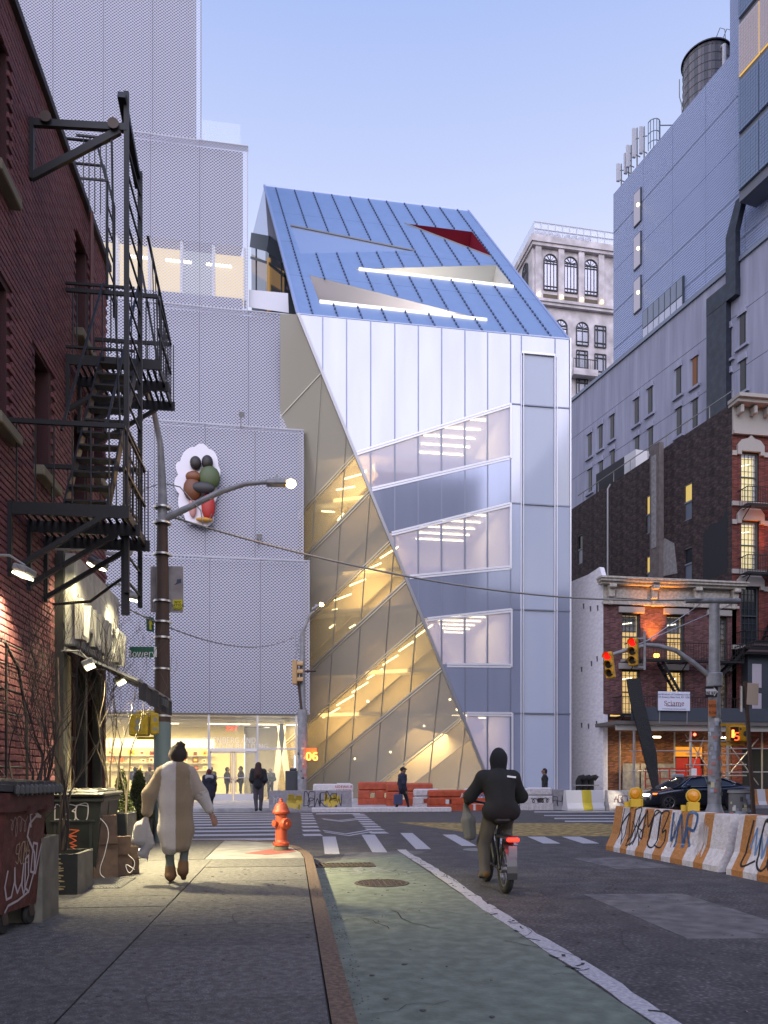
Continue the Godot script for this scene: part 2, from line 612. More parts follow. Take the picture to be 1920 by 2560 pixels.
	for q in [[Vector3(-0.36, 0.002, 0), Vector3(-0.1, 0.002, 0.02), Vector3(0.2, 0.002, -0.35), Vector3(-0.15, 0.002, -0.35), Vector3(-0.1, 0.002, 0.02)], [Vector3(0.36, 0.0025, 0), Vector3(0.18, 0.0025, -0.42), Vector3(0.3, 0.0025, -0.5)], [Vector3(-0.16, 0.003, -0.4), Vector3(0.1, 0.003, -0.8), Vector3(0.2, 0.003, -0.5)]]:
		b.stroke(q, [up, up, up, up, up], 0.06)
	ground("bicycle_mark", b, wear(mat("worn_mark", lin(0.26, 0.28, 0.26), 0.8), tex["wornpaint"], 0.9))
	# near pavement: a bed, flags laid in it with open joints, and a kerb faced in rusty steel
	var bed := mat("joint_dirt", lin(0.05, 0.048, 0.045), 0.95)
	var edge := [Vector2(0.2, 5), Vector2(0.2, -11.8), Vector2(0.16, -12.6), Vector2(0.0, -13.6), Vector2(-0.35, -14.6), Vector2(-1.0, -15.15), Vector2(-2.0, -15.3), Vector2(-14, -15.3), Vector2(-14, 5)]
	b = B.new()
	b.xf.basis = Basis(Vector3.UP, STREET)
	flat(b, edge, -0.05, 0.132)
	ground("pavement", b, bed)
	var pave: Node3D = get_node("pavement")
	var flags := []
	var tones := [0.30, 0.265, 0.33, 0.285]
	for i in 4:
		var m := wear(mat("flag_%d" % i, lin(tones[i] * 1.0, tones[i] * 0.97, tones[i] * 0.93), 0.85), noise("flag%d" % (i % 2), 41 + i, 0.02, Color(0.6, 0.6, 0.6), Color(1, 1, 1), 6, 1024), 0.45 + 0.07 * i, tex["fine"], 0.3)
		m.detail_enabled = true
		m.detail_blend_mode = BaseMaterial3D.BLEND_MODE_MUL
		m.detail_albedo = tex["speck"]
		m.detail_uv_layer = BaseMaterial3D.DETAIL_UV_1
		flags.append(m)
	var rows_r := [5.0, 1.2, -1.0, -2.9, -4.35, -5.75, -6.55, -7.9, -9.3, -10.7, -11.75]
	var rows_l := [5.0, 0.6, -1.7, -3.1, -4.75, -6.3, -7.55, -8.2, -9.6, -11.0, -11.75]
	for i in rows_r.size() - 1:
		for side in 2:
			var z0: float = rows_r[i] if side else rows_l[i]
			var z1: float = rows_r[i + 1] if side else rows_l[i + 1]
			b = B.new()
			b.xf.basis = Basis(Vector3.UP, STREET)
			var g := 0.007
			if side: flat(b, [Vector2(-1.19 + g, z0 - g), Vector2(0.19, z0 - g), Vector2(0.19, z1 + g), Vector2(-1.19 + g, z1 + g)], 0.0, 0.15 + rng.randf_range(-0.003, 0.003))
			else: flat(b, [Vector2(-2.99, z0 - g), Vector2(-1.19 - g, z0 - g), Vector2(-1.19 - g, z1 + g), Vector2(-2.99, z1 + g)], 0.0, 0.15 + rng.randf_range(-0.003, 0.003))
			ground("flagstone", b, flags[(i * 3 + side * 2) % 4], pave)
	# the paler corner ramp beyond them
	b = B.new()
	b.xf.basis = Basis(Vector3.UP, STREET)
	flat(b, [Vector2(0.19, -11.765), Vector2(0.15, -12.6), Vector2(-0.01, -13.6), Vector2(-0.37, -14.55), Vector2(-1.0, -15.1), Vector2(-1.3, -15.18), Vector2(-1.3, -11.765)], 0.0, 0.151)
	ground("flagstone", b, wear(mat("ramp_concrete", lin(0.24, 0.235, 0.225), 0.85), tex["blotch"], 0.5, tex["fine"], 0.25), pave)
	b = B.new()
	b.xf.basis = Basis(Vector3.UP, STREET)
	flat(b, [Vector2(-1.315, -11.765), Vector2(-1.315, -15.19), Vector2(-2.0, -15.28), Vector2(-13.9, -15.28), Vector2(-13.9, -13.0), Vector2(-2.99, -13.0), Vector2(-2.99, -11.765)], 0.0, 0.149)
	ground("flagstone", b, flags[1], pave)
	b = B.new()
	b.xf.basis = Basis(Vector3.UP, STREET)
	flat(b, [Vector2(-0.75, -12.55), Vector2(-0.35, -12.3), Vector2(0.08, -12.75), Vector2(0, -13.3), Vector2(-0.35, -13.25)], 0.1505, 0.1545)
	ground("red_paint_patch", b, wear(mat("red_patch", lin(0.36, 0.1, 0.08), 0.85), tex["grain"], 0.8))
	var rust := wear(mat("kerb_steel", lin(0.19, 0.125, 0.085), 0.7), noise("rusty", 51, 0.05, Color(0.5, 0.5, 0.5), Color(1, 1, 1), 5), 0.8, tex["fine"], 0.3)
	var kerb_line := [Vector2(0.27, 5), Vector2(0.27, -11.8), Vector2(0.23, -12.6), Vector2(0.06, -13.65), Vector2(-0.3, -14.68), Vector2(-0.98, -15.25), Vector2(-2.0, -15.4), Vector2(-14, -15.4)]
	b = B.new()
	b.xf.basis = Basis(Vector3.UP, STREET)
	for i in kerb_line.size() - 1:
		var a: Vector2 = kerb_line[i]
		var d: Vector2 = kerb_line[i + 1]
		b.bar(Vector3(a.x, 0.076, a.y), Vector3(d.x, 0.076, d.y), 0.13, 0.158)
	ground("kerb", b, rust)
	# sheet of ribbed steel in the pavement
	var grate := thing("cellar_hatch", "ribbed grey steel cellar hatch let into the pavement beside the planters", "hatch", S(-2.2, 0.152, -9.25), STREET)
	b = B.new()
	b.box(Vector3(0, 0.004, 0), Vector3(0.6, 0.008, 0.9))
	part("plate", b, mat("hatch_steel", lin(0.08, 0.08, 0.08), 0.7, 0.0), grate)
	for i in 18:
		b = B.new()
		b.box(Vector3(-0.28 + i * 0.033, 0.011, 0), Vector3(0.014, 0.007, 0.88))
		part("rib", b, mats["hatch_steel"], grate)
	# drain at the kerb and round cover in the lane
	var iron := wear(mat("cast_iron", lin(0.1, 0.075, 0.06), 0.65, 0.3), tex["grain"], 2.0)
	var dr := thing("storm_drain", "rusty slotted iron storm drain against the kerb at the corner", "drain", S(0.82, 0.004, -11.95), STREET)
	b = B.new()
	for s in [-1, 1]:
		b.box(Vector3(0, 0.006, s * 0.24), Vector3(0.96, 0.02, 0.05))
		b.box(Vector3(s * 0.46, 0.006, 0), Vector3(0.05, 0.02, 0.43))
	part("frame", b, iron, dr)
	b = B.new()
	b.box(Vector3(0, 0.0, 0), Vector3(0.86, 0.004, 0.42))
	part("pit", b, mat("pit_black", lin(0.01, 0.01, 0.01), 0.9), dr)
	for i in 12:
		b = B.new()
		b.box(Vector3(-0.4 + i * 0.073, 0.01, 0), Vector3(0.036, 0.018, 0.43), Basis(Vector3.UP, 0.12))
		part("slat", b, iron, dr)
	var mh := thing("manhole_cover", "round brown iron manhole cover in the green cycle lane", "manhole cover", S(1.18, 0.005, -9.9), STREET)
	b = B.new()
	b.lathe([Vector2(0.36, 0.0), Vector2(0.36, 0.008), Vector2(0.31, 0.01), Vector2(0.31, 0.004), Vector2(0.0, 0.004)], 28)
	part("plate", b, iron, mh)
	for i in 9:
		for k in 9:
			var p := Vector3(-0.28 + i * 0.07, 0.007, -0.28 + k * 0.07)
			if Vector2(p.x, p.z).length() < 0.29:
				b = B.new()
				b.box(p, Vector3(0.045, 0.009, 0.045))
				part("stud", b, iron, mh)
	b = B.new()
	b.lathe([Vector2(0.3, 0.0), Vector2(0.3, 0.006), Vector2(0.0, 0.007)], 24)
	var mh2 := solid("manhole_cover", b, mat("cover_grey", lin(0.16, 0.16, 0.165), 0.6, 0.3), "plain grey round manhole cover in the road left of the cyclist", "manhole cover")
	mh2.position = Vector3(4.05, 0, -14.076) + Vector3(0, 0.002, 0)
	# far pavement under the museum
	var far := wear(mat("far_concrete", lin(0.46, 0.46, 0.47), 0.8), tex["blotch"], 0.3, tex["fine"], 0.2)
	b = B.new()
	flat(b, [Vector2(-60, -30.7), Vector2(60, -30.7), Vector2(60, -60), Vector2(-60, -60)], -0.2, 0.15)
	ground("far_pavement", b, far)
	# cracks in the asphalt, chips out of the white line, dark spots of gum
	var dark := mat("crack_dark", lin(0.03, 0.03, 0.032), 0.95)
	for q in [["cracks", 46, 0.4, 6.0, 0.0115, 0.009], ["paint_chips", 40, 2.0, 2.2, 0.0115, 0.03], ["pavement_cracks", 16, -2.8, 0.1, 0.1555, 0.006]]:
		b = B.new()
		b.xf.basis = Basis(Vector3.UP, STREET)
		for i in q[1]:
			var p := Vector3(rng.randf_range(q[2], q[3]), q[4], rng.randf_range(-13.5, -3.2))
			var a := rng.randf() * TAU
			var pts := [p]
			var nn := [Vector3.UP]
			for k in (rng.randi_range(3, 9) if q[1] != 40 else 2):
				a += rng.randf_range(-0.8, 0.8)
				p += Vector3(cos(a), 0, sin(a) * 1.4) * rng.randf_range(0.05, 0.16) * (1.0 if q[1] != 40 else 0.4)
				pts.append(p)
				nn.append(Vector3.UP)
			b.stroke(pts, nn, q[5] * rng.randf_range(0.5, 1.2))
		ground(q[0], b, dark, self, "stuff")
	b = B.new()
	b.xf.basis = Basis(Vector3.UP, STREET)
	for i in 240:
		var p := Vector3(rng.randf_range(-2.7, 0.15), 0.154, rng.randf_range(-11.5, -3.0)) if i % 3 else Vector3(rng.randf_range(0.4, 6), 0.0115, rng.randf_range(-12.0, -3.5))
		var q := rng.randf_range(0.008, 0.022)
		var poly := []
		for k in 7: poly.append(Vector2(p.x + cos(TAU * k / 7) * q * rng.randf_range(0.7, 1.2), p.z + sin(TAU * k / 7) * q * rng.randf_range(0.7, 1.2)))
		flat(b, poly, p.y - 0.002, p.y + 0.0004)
	ground("gum_spots", b, mat("gum_dark", lin(0.05, 0.05, 0.05), 0.8), self, "stuff")
	# patches of newer asphalt
	for q in [[Vector2(3.4, -6.2), Vector2(4.6, -6.1), Vector2(4.65, -8.6), Vector2(3.45, -8.7)], [Vector2(4.9, -11.0), Vector2(5.9, -11.1), Vector2(5.8, -12.6), Vector2(4.8, -12.5)], [Vector2(0.8, -12.6), Vector2(1.9, -12.9), Vector2(2.6, -14.2), Vector2(1.0, -14.0)]]:
		b = B.new()
		b.xf.basis = Basis(Vector3.UP, STREET)
		flat(b, q, 0.0005, 0.003)
		ground("asphalt_patch", b, wear(mat("asphalt_patch", lin(0.15, 0.145, 0.146), 0.85), tex["tar"], 0.25, tex["fine"], 0.35))
	# grit along the kerb and the barrier
	b = B.new()
	b.xf.basis = Basis(Vector3.UP, STREET)
	for i in 260:
		var p := Vector3(rng.randf_range(0.36, 0.5) if i % 3 else rng.randf_range(0.4, 5.6), 0.006, rng.randf_range(-12.0, -3.0))
		var q := rng.randf_range(0.004, 0.011)
		b.box(p + Vector3(0, q * 0.3, 0), Vector3(q * rng.randf_range(0.8, 2), q * 0.6, q), Basis(Vector3.UP, rng.randf() * 3))
	ground("grit", b, mat("grit", lin(0.12, 0.11, 0.1), 0.9), self, "stuff")

func skin(called: String, b: B, at: Vector3, size: Vector2, parent: Node) -> void:
	# a sheet of expanded metal that stands off the wall, cut into panels with open seams
	var m := mat("expanded_metal", lin(0.46, 0.47, 0.56), 0.45, 0.25)
	if m.albedo_texture == null:
		m.albedo_texture = tex["lozenge"]
		m.transparency = BaseMaterial3D.TRANSPARENCY_ALPHA_SCISSOR
		m.alpha_scissor_threshold = 0.5
	b.mapped = true
	var pitch := Vector2(0.19, 0.165)
	var p := [at, at + Vector3(size.x, 0, 0), at + Vector3(size.x, size.y, 0), at + Vector3(0, size.y, 0)]
	var t := [Vector2(0, size.y) / pitch, size / pitch, Vector2(size.x, 0) / pitch, Vector2.ZERO]
	for k in [[0, 1, 2], [0, 2, 3]]:
		b.put(p[k[0]], Vector3.BACK, t[k[0]])
		b.put(p[k[2]], Vector3.BACK, t[k[2]])
		b.put(p[k[1]], Vector3.BACK, t[k[1]])
	part(called, b, m, parent)

func raked(b: B, x0: float, x1: float, y0: float, y1: float, z: float) -> void:
	# a block whose sides run back along the skewed plot lines
	flat(b, [Vector2(x0, z), Vector2(x1, z), Vector2(x1 - 3.6, z - 20), Vector2(x0 - 3.6, z - 20)], y0, y1)

func museum_boxes() -> void:
	# six stacked boxes, each set a little aside from the one below: [left, right, bottom, top, front]
	var boxes := [[-16.0, 2.41, 4.75, 12.86, -40.5], [-15.0, 2.13, 12.86, 20.1, -41.2], [-15.5, 1.77, 20.1, 26.7, -41.9], [-13.0, -0.87, 26.7, 36.2, -42.6], [-16.0, -3.45, 36.2, 57.0, -43.3]]
	var t := thing("mesh_museum", "tall museum of stacked boxes wrapped in silver expanded metal mesh", "museum", Vector3(0, 0, -40.5))
	var wall := mat("panel_grey", lin(0.12, 0.12, 0.14), 0.7)
	for i in boxes.size():
		var q = boxes[i]
		var w: float = q[1] - q[0]
		var h: float = q[3] - q[2]
		var b := B.new()
		var z: float = q[4] + 40.5
		if i == 3:
			# a storey with a band of windows is left open behind the mesh
			raked(b, q[0], q[1] - 0.3, q[2] + 0.02, 28.0, z - 0.4)
			raked(b, q[0], q[1] - 0.3, 30.9, q[3] - 0.05, z - 0.4)
			raked(b, q[0] - 0.6, q[1] - 0.9, 28.0, 30.9, z - 4)
		else:
			raked(b, q[0], q[1] - 0.3, q[2] + 0.02, q[3] - 0.05, z - 0.4)
		part("wall", b, wall, t)
		# panels of mesh 1.9 m wide
		var x: float = q[1]
		var k := 0
		while x > q[0] + 0.1:
			var pw := minf(2.6, x - q[0])
			skin("mesh_panel", B.new(), Vector3(x - pw + 0.012, q[2], z + 0.012 * (k % 2)), Vector2(pw - 0.024, h), t)
			x -= pw
			k += 1
		# returns and edges of the mesh
		b = B.new()
		b.span(Vector3(q[0], q[3] - 0.02, z - 0.38), Vector3(q[1], q[3] + 0.03, z + 0.02))
		part("edge_trim", b, mat("trim_silver", lin(0.36, 0.36, 0.4), 0.45, 0.3), t)
		b = B.new()
		b.span(Vector3(q[0], q[2] - 0.03, z - 0.38), Vector3(q[1], q[2], z + 0.02))
		b.span(Vector3(q[1] - 0.05, q[2], z - 0.4), Vector3(q[1] - 0.02, q[3], z - 0.03))
		part("soffit_trim", b, mat("trim_grey", lin(0.3, 0.3, 0.33), 0.5, 0.4), t)
	# lit storey behind the mesh of the fourth box
	var lit := glow("lit_room", Color(1.0, 0.88, 0.56), 0.5)
	var zz := -2.1
	for k in 6:
		var x0 := -11.3 + k * 1.72
		var b := B.new()
		b.span(Vector3(x0, 28.05, zz - 1.2), Vector3(x0 + 1.57, 30.85, zz - 1.15))
		part("window", b, lit if k != 4 else glow("lit_room_dim", Color(0.8, 0.82, 0.8), 0.22), t)
		b = B.new()
		b.span(Vector3(x0 + 1.57, 28.0, zz - 1.3), Vector3(x0 + 1.72, 30.9, zz - 0.5))
		part("post", b, mat("white_steel", lin(0.7, 0.7, 0.72), 0.5), t)
	for k in 3:
		var b := B.new()
		b.span(Vector3(-7.6 + k * 2.2, 30.1, zz - 1.1), Vector3(-6.2 + k * 2.2, 30.2, zz - 1.0))
		part("tube_light", b, glow("tube_white", Color(1, 0.95, 0.8), 3.0), t)
	for p in [Vector3(-8, 29.5, -45.0), Vector3(-3.8, 29.5, -45.0)]:
		area(p + Vector3(0, 0, -0.55), p + Vector3(0, 0, 5), Vector2(3.5, 1.8), Color(1, 0.9, 0.65), 0.5)
	# glass parapet on the fourth box
	var b2 := B.new()
	b2.quad(Vector3(-3.4, 36.25, -2.4), Vector3(-1.3, 36.25, -2.4), Vector3(-1.3, 37.6, -2.4), Vector3(-3.4, 37.6, -2.4))
	part("parapet_glass", b2, pane("parapet_pane", Color(0.7, 0.75, 0.85), 0.15, 0.1), t)
	# plain generic relief where the museum hangs an artwork: rounded coloured bodies before a scalloped white board
	var art := thing("wall_relief", "relief of rounded brown, green and red forms on a scalloped white board", "artwork", Vector3(-3.422, 16.654, -40.9))
	var board := PackedVector2Array()
	var lobes := [Vector2(-0.15, 2.0), Vector2(0.55, 1.95), Vector2(1.05, 1.1), Vector2(0.9, 0.1), Vector2(0.7, -1.0), Vector2(0.75, -1.9), Vector2(-0.2, -2.0), Vector2(-0.7, -1.6), Vector2(-0.95, -0.5), Vector2(-1.0, 0.5), Vector2(-0.9, 1.2)]
	var outline := []
	for i in lobes.size():
		var a: Vector2 = lobes[i]
		var d: Vector2 = lobes[(i + 1) % lobes.size()]
		for s in 6:
			var f := s / 6.0
			var bulge := sin(f * PI) * 0.22
			board.append(a.lerp(d, f) + (a.lerp(d, f)).normalized() * bulge)
	var bb := B.new()
	bb.prism(board, 0.0, 0.12)
	part("board", bb, mat("board_white", lin(0.75, 0.72, 0.78), 0.6), art)
	for q in [[Vector3(-0.1, 1.1, 0.25), Vector3(0.3, 0.36, 0.22), "2b2422"], [Vector3(0.5, 1.15, 0.3), Vector3(0.3, 0.38, 0.22), "231d1c"], [Vector3(-0.25, -0.3, 0.3), Vector3(0.48, 0.62, 0.28), "6b3c1e"], [Vector3(-0.2, 0.35, 0.3), Vector3(0.42, 0.3, 0.24), "74421f"], [Vector3(0.62, 0.35, 0.35), Vector3(0.55, 0.62, 0.26), "47552f"], [Vector3(0.3, -0.25, 0.5), Vector3(0.62, 0.3, 0.16), "2c2a2c"], [Vector3(0.55, -1.15, 0.3), Vector3(0.36, 0.72, 0.22), "a5261f"], [Vector3(-0.25, -1.2, 0.25), Vector3(0.2, 0.55, 0.16), "c08a84"], [Vector3(0.35, -1.85, 0.3), Vector3(0.45, 0.13, 0.15), "b8862f"]]:
		bb = B.new()
		bb.ball(q[0], q[1], 8, 14)
		part("rounded_form", bb, mat("form_" + q[2], Color(q[2]), 0.5), art)
	for q in [[Vector3(-1.214, 20.235, -40.9), "dark floodlight on the upper edge of the mesh box"], [Vector3(-0.296, 13.867, -40.9), "small dark camera on a stalk above the lowest mesh box"]]:
		var fx := thing("wall_fixture", q[1], "fixture", q[0])
		bb = B.new()
		bb.box(Vector3(0.05, 0.28, 0.1), Vector3(0.3, 0.26, 0.26), Basis(Vector3.RIGHT, 0.4))
		part("housing", bb, mat("black_metal"), fx)
		bb = B.new()
		bb.bar(Vector3(0, -0.3, -0.2), Vector3(0, 0.25, 0.05), 0.05)
		part("bracket", bb, mats["black_metal"], fx)

# where the glass building's front has its uprights, and the sloping lines that part its storeys
func folded_building() -> void:
	var t := thing("folded_glass_building", "pale faceted glass museum wing with a folded gold corner and sloping blue roof", "museum", Vector3(0, 0, -40.5))
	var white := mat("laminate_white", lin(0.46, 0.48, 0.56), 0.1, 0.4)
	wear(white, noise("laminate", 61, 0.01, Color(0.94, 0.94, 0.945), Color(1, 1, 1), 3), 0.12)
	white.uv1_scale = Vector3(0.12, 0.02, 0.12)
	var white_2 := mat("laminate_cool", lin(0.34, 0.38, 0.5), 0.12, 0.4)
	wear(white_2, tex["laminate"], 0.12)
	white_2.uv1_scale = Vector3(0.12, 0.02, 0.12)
	var clear := pane("clear_glass", Color(0.8, 0.79, 0.86), 0.5, 0.05)
	var shaft := pane("shaft_glass", Color(0.72, 0.76, 0.84), 0.62, 0.06)
	var frame := mat("joint_steel", lin(0.2, 0.22, 0.28), 0.4, 0.6)
	var bright := mat("bright_trim", lin(0.68, 0.68, 0.72), 0.35, 0.4)
	# front polygon, counterclockwise in x-y
	var A := Vector2(1.778, 25.93)
	var Bo := Vector2(12.656, 0.119)
	var front := PackedVector2Array([A, Bo, Vector2(16.96, 0.098), Vector2(16.877, 25.994)])
	var xs := [0.0, 3.084, 4.362, 5.665, 6.98, 8.274, 9.572, 10.881, 12.169, 13.483, 14.106, 16.065, 18.0]
	# sloping storey lines: left point, right point at the upright before the lift shaft
	var lines := [[Vector2(-5, 40), Vector2(30, 40)], [Vector2(4.894, 18.801), Vector2(13.483, 22.055)], [Vector2(5.739, 16.92), Vector2(13.483, 19.151)], [Vector2(6.809, 14.584), Vector2(13.483, 16.558)], [Vector2(7.799, 12.291), Vector2(13.506, 13.058)], [Vector2(8.774, 10.023), Vector2(13.529, 10.687)], [Vector2(9.868, 7.566), Vector2(13.506, 7.606)], [Vector2(10.994, 4.913), Vector2(13.575, 4.925)], [Vector2(-5, -5), Vector2(30, -5)]]
	var y_at := func(line: Array, x: float) -> float:
		var a: Vector2 = line[0]
		var d: Vector2 = line[1]
		return a.y + (d.y - a.y) * (x - a.x) / (d.x - a.x)
	var gap := 0.014
	for i in 12:
		var x0: float = xs[i]
		var x1: float = xs[i + 1]
		if i >= 9:
			# the lift shaft and its flanks: straight courses
			var ys := [40.0, 22.084, 16.564, 10.689, 4.925, -5.0]
			if i == 10: ys.insert(1, 24.886)
			for k in ys.size() - 1:
				for piece in Geometry2D.intersect_polygons(rect(x0 + gap, ys[k + 1] + gap, x1 - gap, ys[k] - gap), front):
					var b := B.new()
					b.prism(piece, -0.05, 0.03 if i != 10 or k == 0 else 0.0)
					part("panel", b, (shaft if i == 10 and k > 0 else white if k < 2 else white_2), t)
			continue
		for k in 8:
			var band := PackedVector2Array([Vector2(x0 + gap, y_at.call(lines[k + 1], x0) + gap), Vector2(x1 - gap, y_at.call(lines[k + 1], x1) + gap), Vector2(x1 - gap, y_at.call(lines[k], x1) - gap), Vector2(x0 + gap, y_at.call(lines[k], x0) - gap)])
			for piece in Geometry2D.intersect_polygons(band, front):
				var b := B.new()
				var glazed: bool = k % 2 == 1
				b.prism(piece, -0.05, 0.012 if glazed else 0.03)
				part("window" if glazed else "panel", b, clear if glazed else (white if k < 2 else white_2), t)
	# uprights behind the open joints
	for i in range(1, 12):
		var x: float = xs[i]
		var y0: float = clampf(A.y + (Bo.y - A.y) * (x - A.x) / (Bo.x - A.x), 0.15, 26.0)
		if i == 9 or i == 10 or i == 11: y0 = 0.15
		var b := B.new()
		b.span(Vector3(x - 0.035, y0, -0.2), Vector3(x + 0.035, 25.9, 0.04))
		part("mullion", b, frame, t)
	for k in range(1, 8):
		var a: Vector2 = lines[k][0]
		var d: Vector2 = lines[k][1]
		for o in [0.0, -0.13]:
			var b := B.new()
			b.bar(Vector3(a.x, a.y + o, 0.03), Vector3(d.x, d.y + o, 0.03), 0.05, 0.1)
			part("transom", b, bright, t)
		if k % 2 == 1:
			var b := B.new()
			b.bar(Vector3(d.x + 0.05, d.y, 0.035), Vector3(16.95, d.y, 0.035), 0.06, 0.07)
			part("transom", b, frame, t)
			b = B.new()
			var low: Vector2 = lines[k + 1][1] if k < 7 else Vector2(0, 0.2)
			b.bar(Vector3(d.x, d.y, 0.05), Vector3(d.x, low.y - 0.13, 0.05), 0.1, 0.09)
			part("window_jamb", b, bright, t)
	for x in [14.106, 16.065]:
		for o in [-0.05, 0.09]:
			var b := B.new()
			b.span(Vector3(x + o, 0.15, 0.03), Vector3(x + o + 0.04, 24.886, 0.1))
			part("shaft_trim", b, bright, t)
	var b3 := B.new()
	b3.span(Vector3(14.106, 24.886, 0.02), Vector3(16.065, 24.886 + 0.12, 0.1))
	part("shaft_trim", b3, bright, t)
	# folded edge between the front and the gold facet, and the outer corner
	b3 = B.new()
	b3.bar(Vector3(A.x, A.y, 0.02), Vector3(Bo.x, Bo.y, 0.02), 0.16, 0.16)
	part("folded_edge", b3, mat("edge_steel", lin(0.3, 0.3, 0.31), 0.35, 0.6), t)
	b3 = B.new()
	b3.span(Vector3(16.93, 0.15, -0.3), Vector3(17.02, 26.0, 0.06))
	part("corner_trim", b3, bright, t)
	b3 = B.new()
	b3.bar(Vector3(A.x, 25.93, 0.0), Vector3(17.0, 25.93, 0.0), 0.1, 0.06)
	part("eaves_trim", b3, mat("roof_edge", lin(0.3, 0.36, 0.5), 0.4, 0.4), t)
	gold_facet(t)
	slanted_roof(t)
	# the wall that closes the far side, floors and rooms within
	b3 = B.new()
	b3.span(Vector3(16.6, 0.1, -14), Vector3(16.9, 25.6, -0.3))
	b3.span(Vector3(0.4, 0.1, -14.4), Vector3(16.9, 25.6, -14.0))
	part("inner_wall", b3, mat("room_white", lin(0.68, 0.65, 0.6), 0.8), t)
	# rooms: a floor, a ceiling lamp field and a back wall per glazed storey
	var tubes := glow("led_line", Color(1.0, 0.92, 0.72), 5.0)
	var y_low := [19.151, 13.057, 7.605, 0.15]
	var y_high := [22.055, 16.558, 10.686, 4.924]
	for k in 4:
		var b := B.new()
		behind_facet(b, y_low[k] - 0.35, y_low[k] - 0.16)
		part("floor_slab", b, mats["room_white"], t)
		b = B.new()
		b.span(Vector3(13.3, y_low[k], -13.9), Vector3(13.42, y_high[k], -0.25))
		b.span(Vector3(1.5, y_low[k], -9.2), Vector3(13.3, y_high[k] + 0.0, -9.0))
		part("partition", b, mats["room_white"], t)
		if k < 3:
			b = B.new()
			behind_facet(b, y_high[k] + 0.02, y_high[k] + 0.2)
			part("ceiling", b, mat("ceiling_white", lin(0.7, 0.69, 0.67), 0.8), t)
			for i in 5:
				b = B.new()
				b.bar(Vector3(9.3 + i * 0.1 - k * 0.2, y_high[k] - 0.06, -2.0 - i * 1.2), Vector3(12.7, y_high[k] - 0.06, -2.0 - i * 1.2), 0.07, 0.06)
				part("tube_light", b, tubes, t)
			area(Vector3(10.8, y_high[k] - 0.15, -44.5), Vector3(10.8, 0, -44.5), Vector2(4.5, 5.0), Color(1.0, 0.9, 0.72), 10.0 if k != 1 else 7.0)
		else:
			b = B.new()
			behind_facet(b, y_high[k] + 0.02, y_high[k] + 0.2)
			part("ceiling", b, mats["ceiling_white"], t)
			for i in 3:
				b = B.new()
				b.bar(Vector3(10.5, y_high[k] - 0.04, -1.4 - i * 1.7), Vector3(13.0, y_high[k] - 0.04, -1.4 - i * 1.7), 0.08, 0.05)
				part("tube_light", b, tubes, t)
			area(Vector3(10.3, y_high[k] - 0.1, -45.0), Vector3(10.3, 0, -45.0), Vector2(5.0, 4.5), Color(1.0, 0.87, 0.64), 13.0)
	# lift shaft: back wall and a thin vertical light line
	b3 = B.new()
	b3.span(Vector3(14.0, 0.2, -3.0), Vector3(16.5, 24, -2.8))
	part("shaft_wall", b3, mat("shaft_grey", lin(0.35, 0.36, 0.4), 0.7), t)
	for q in [[2.0, 5.0], [5.6, 11.6], [11.8, 13.8]]:
		b3 = B.new()
		b3.span(Vector3(14.2, q[0], -0.5), Vector3(14.25, q[1], -0.46))
		part("light_line", b3, glow("shaft_line", Color(1, 0.86, 0.6), 2.2), t)
	area(Vector3(15.2, 9.0, -41.7), Vector3(15.2, 9.0, -60), Vector2(0.6, 12), Color(1, 0.92, 0.8), 2.5)
	# storey number on the wall
	text("2", 0.75, glow("number_white", Color(1, 0.95, 0.85), 2.0), t, Transform3D(Basis(Vector3.UP, -0.6), Vector3(13.485, 9.157, -41.5) - Vector3(0, 0.4, -40.5)), 0.02)

# a slab that stops short of the leaning facet
func behind_facet(b: B, y0: float, y1: float) -> void:
	var n := Vector3(-0.441, -0.186, 0.878)
	var a := Vector3(1.778, 25.93, -40.5) - Vector3(0, 0, -40.5)
	var pts := [Vector2(13.3, -0.25)]
	for i in 8:
		var x := 12.6 - i * 1.4
		var z := a.z - (n.x * (x - a.x) + n.y * (y0 - a.y)) / n.z - 0.45
		pts.append(Vector2(x, minf(z, -0.25)))
	pts.append(Vector2(2.8, -9.0))
	pts.append(Vector2(13.3, -9.0))
	flat(b, pts, y0, y1)

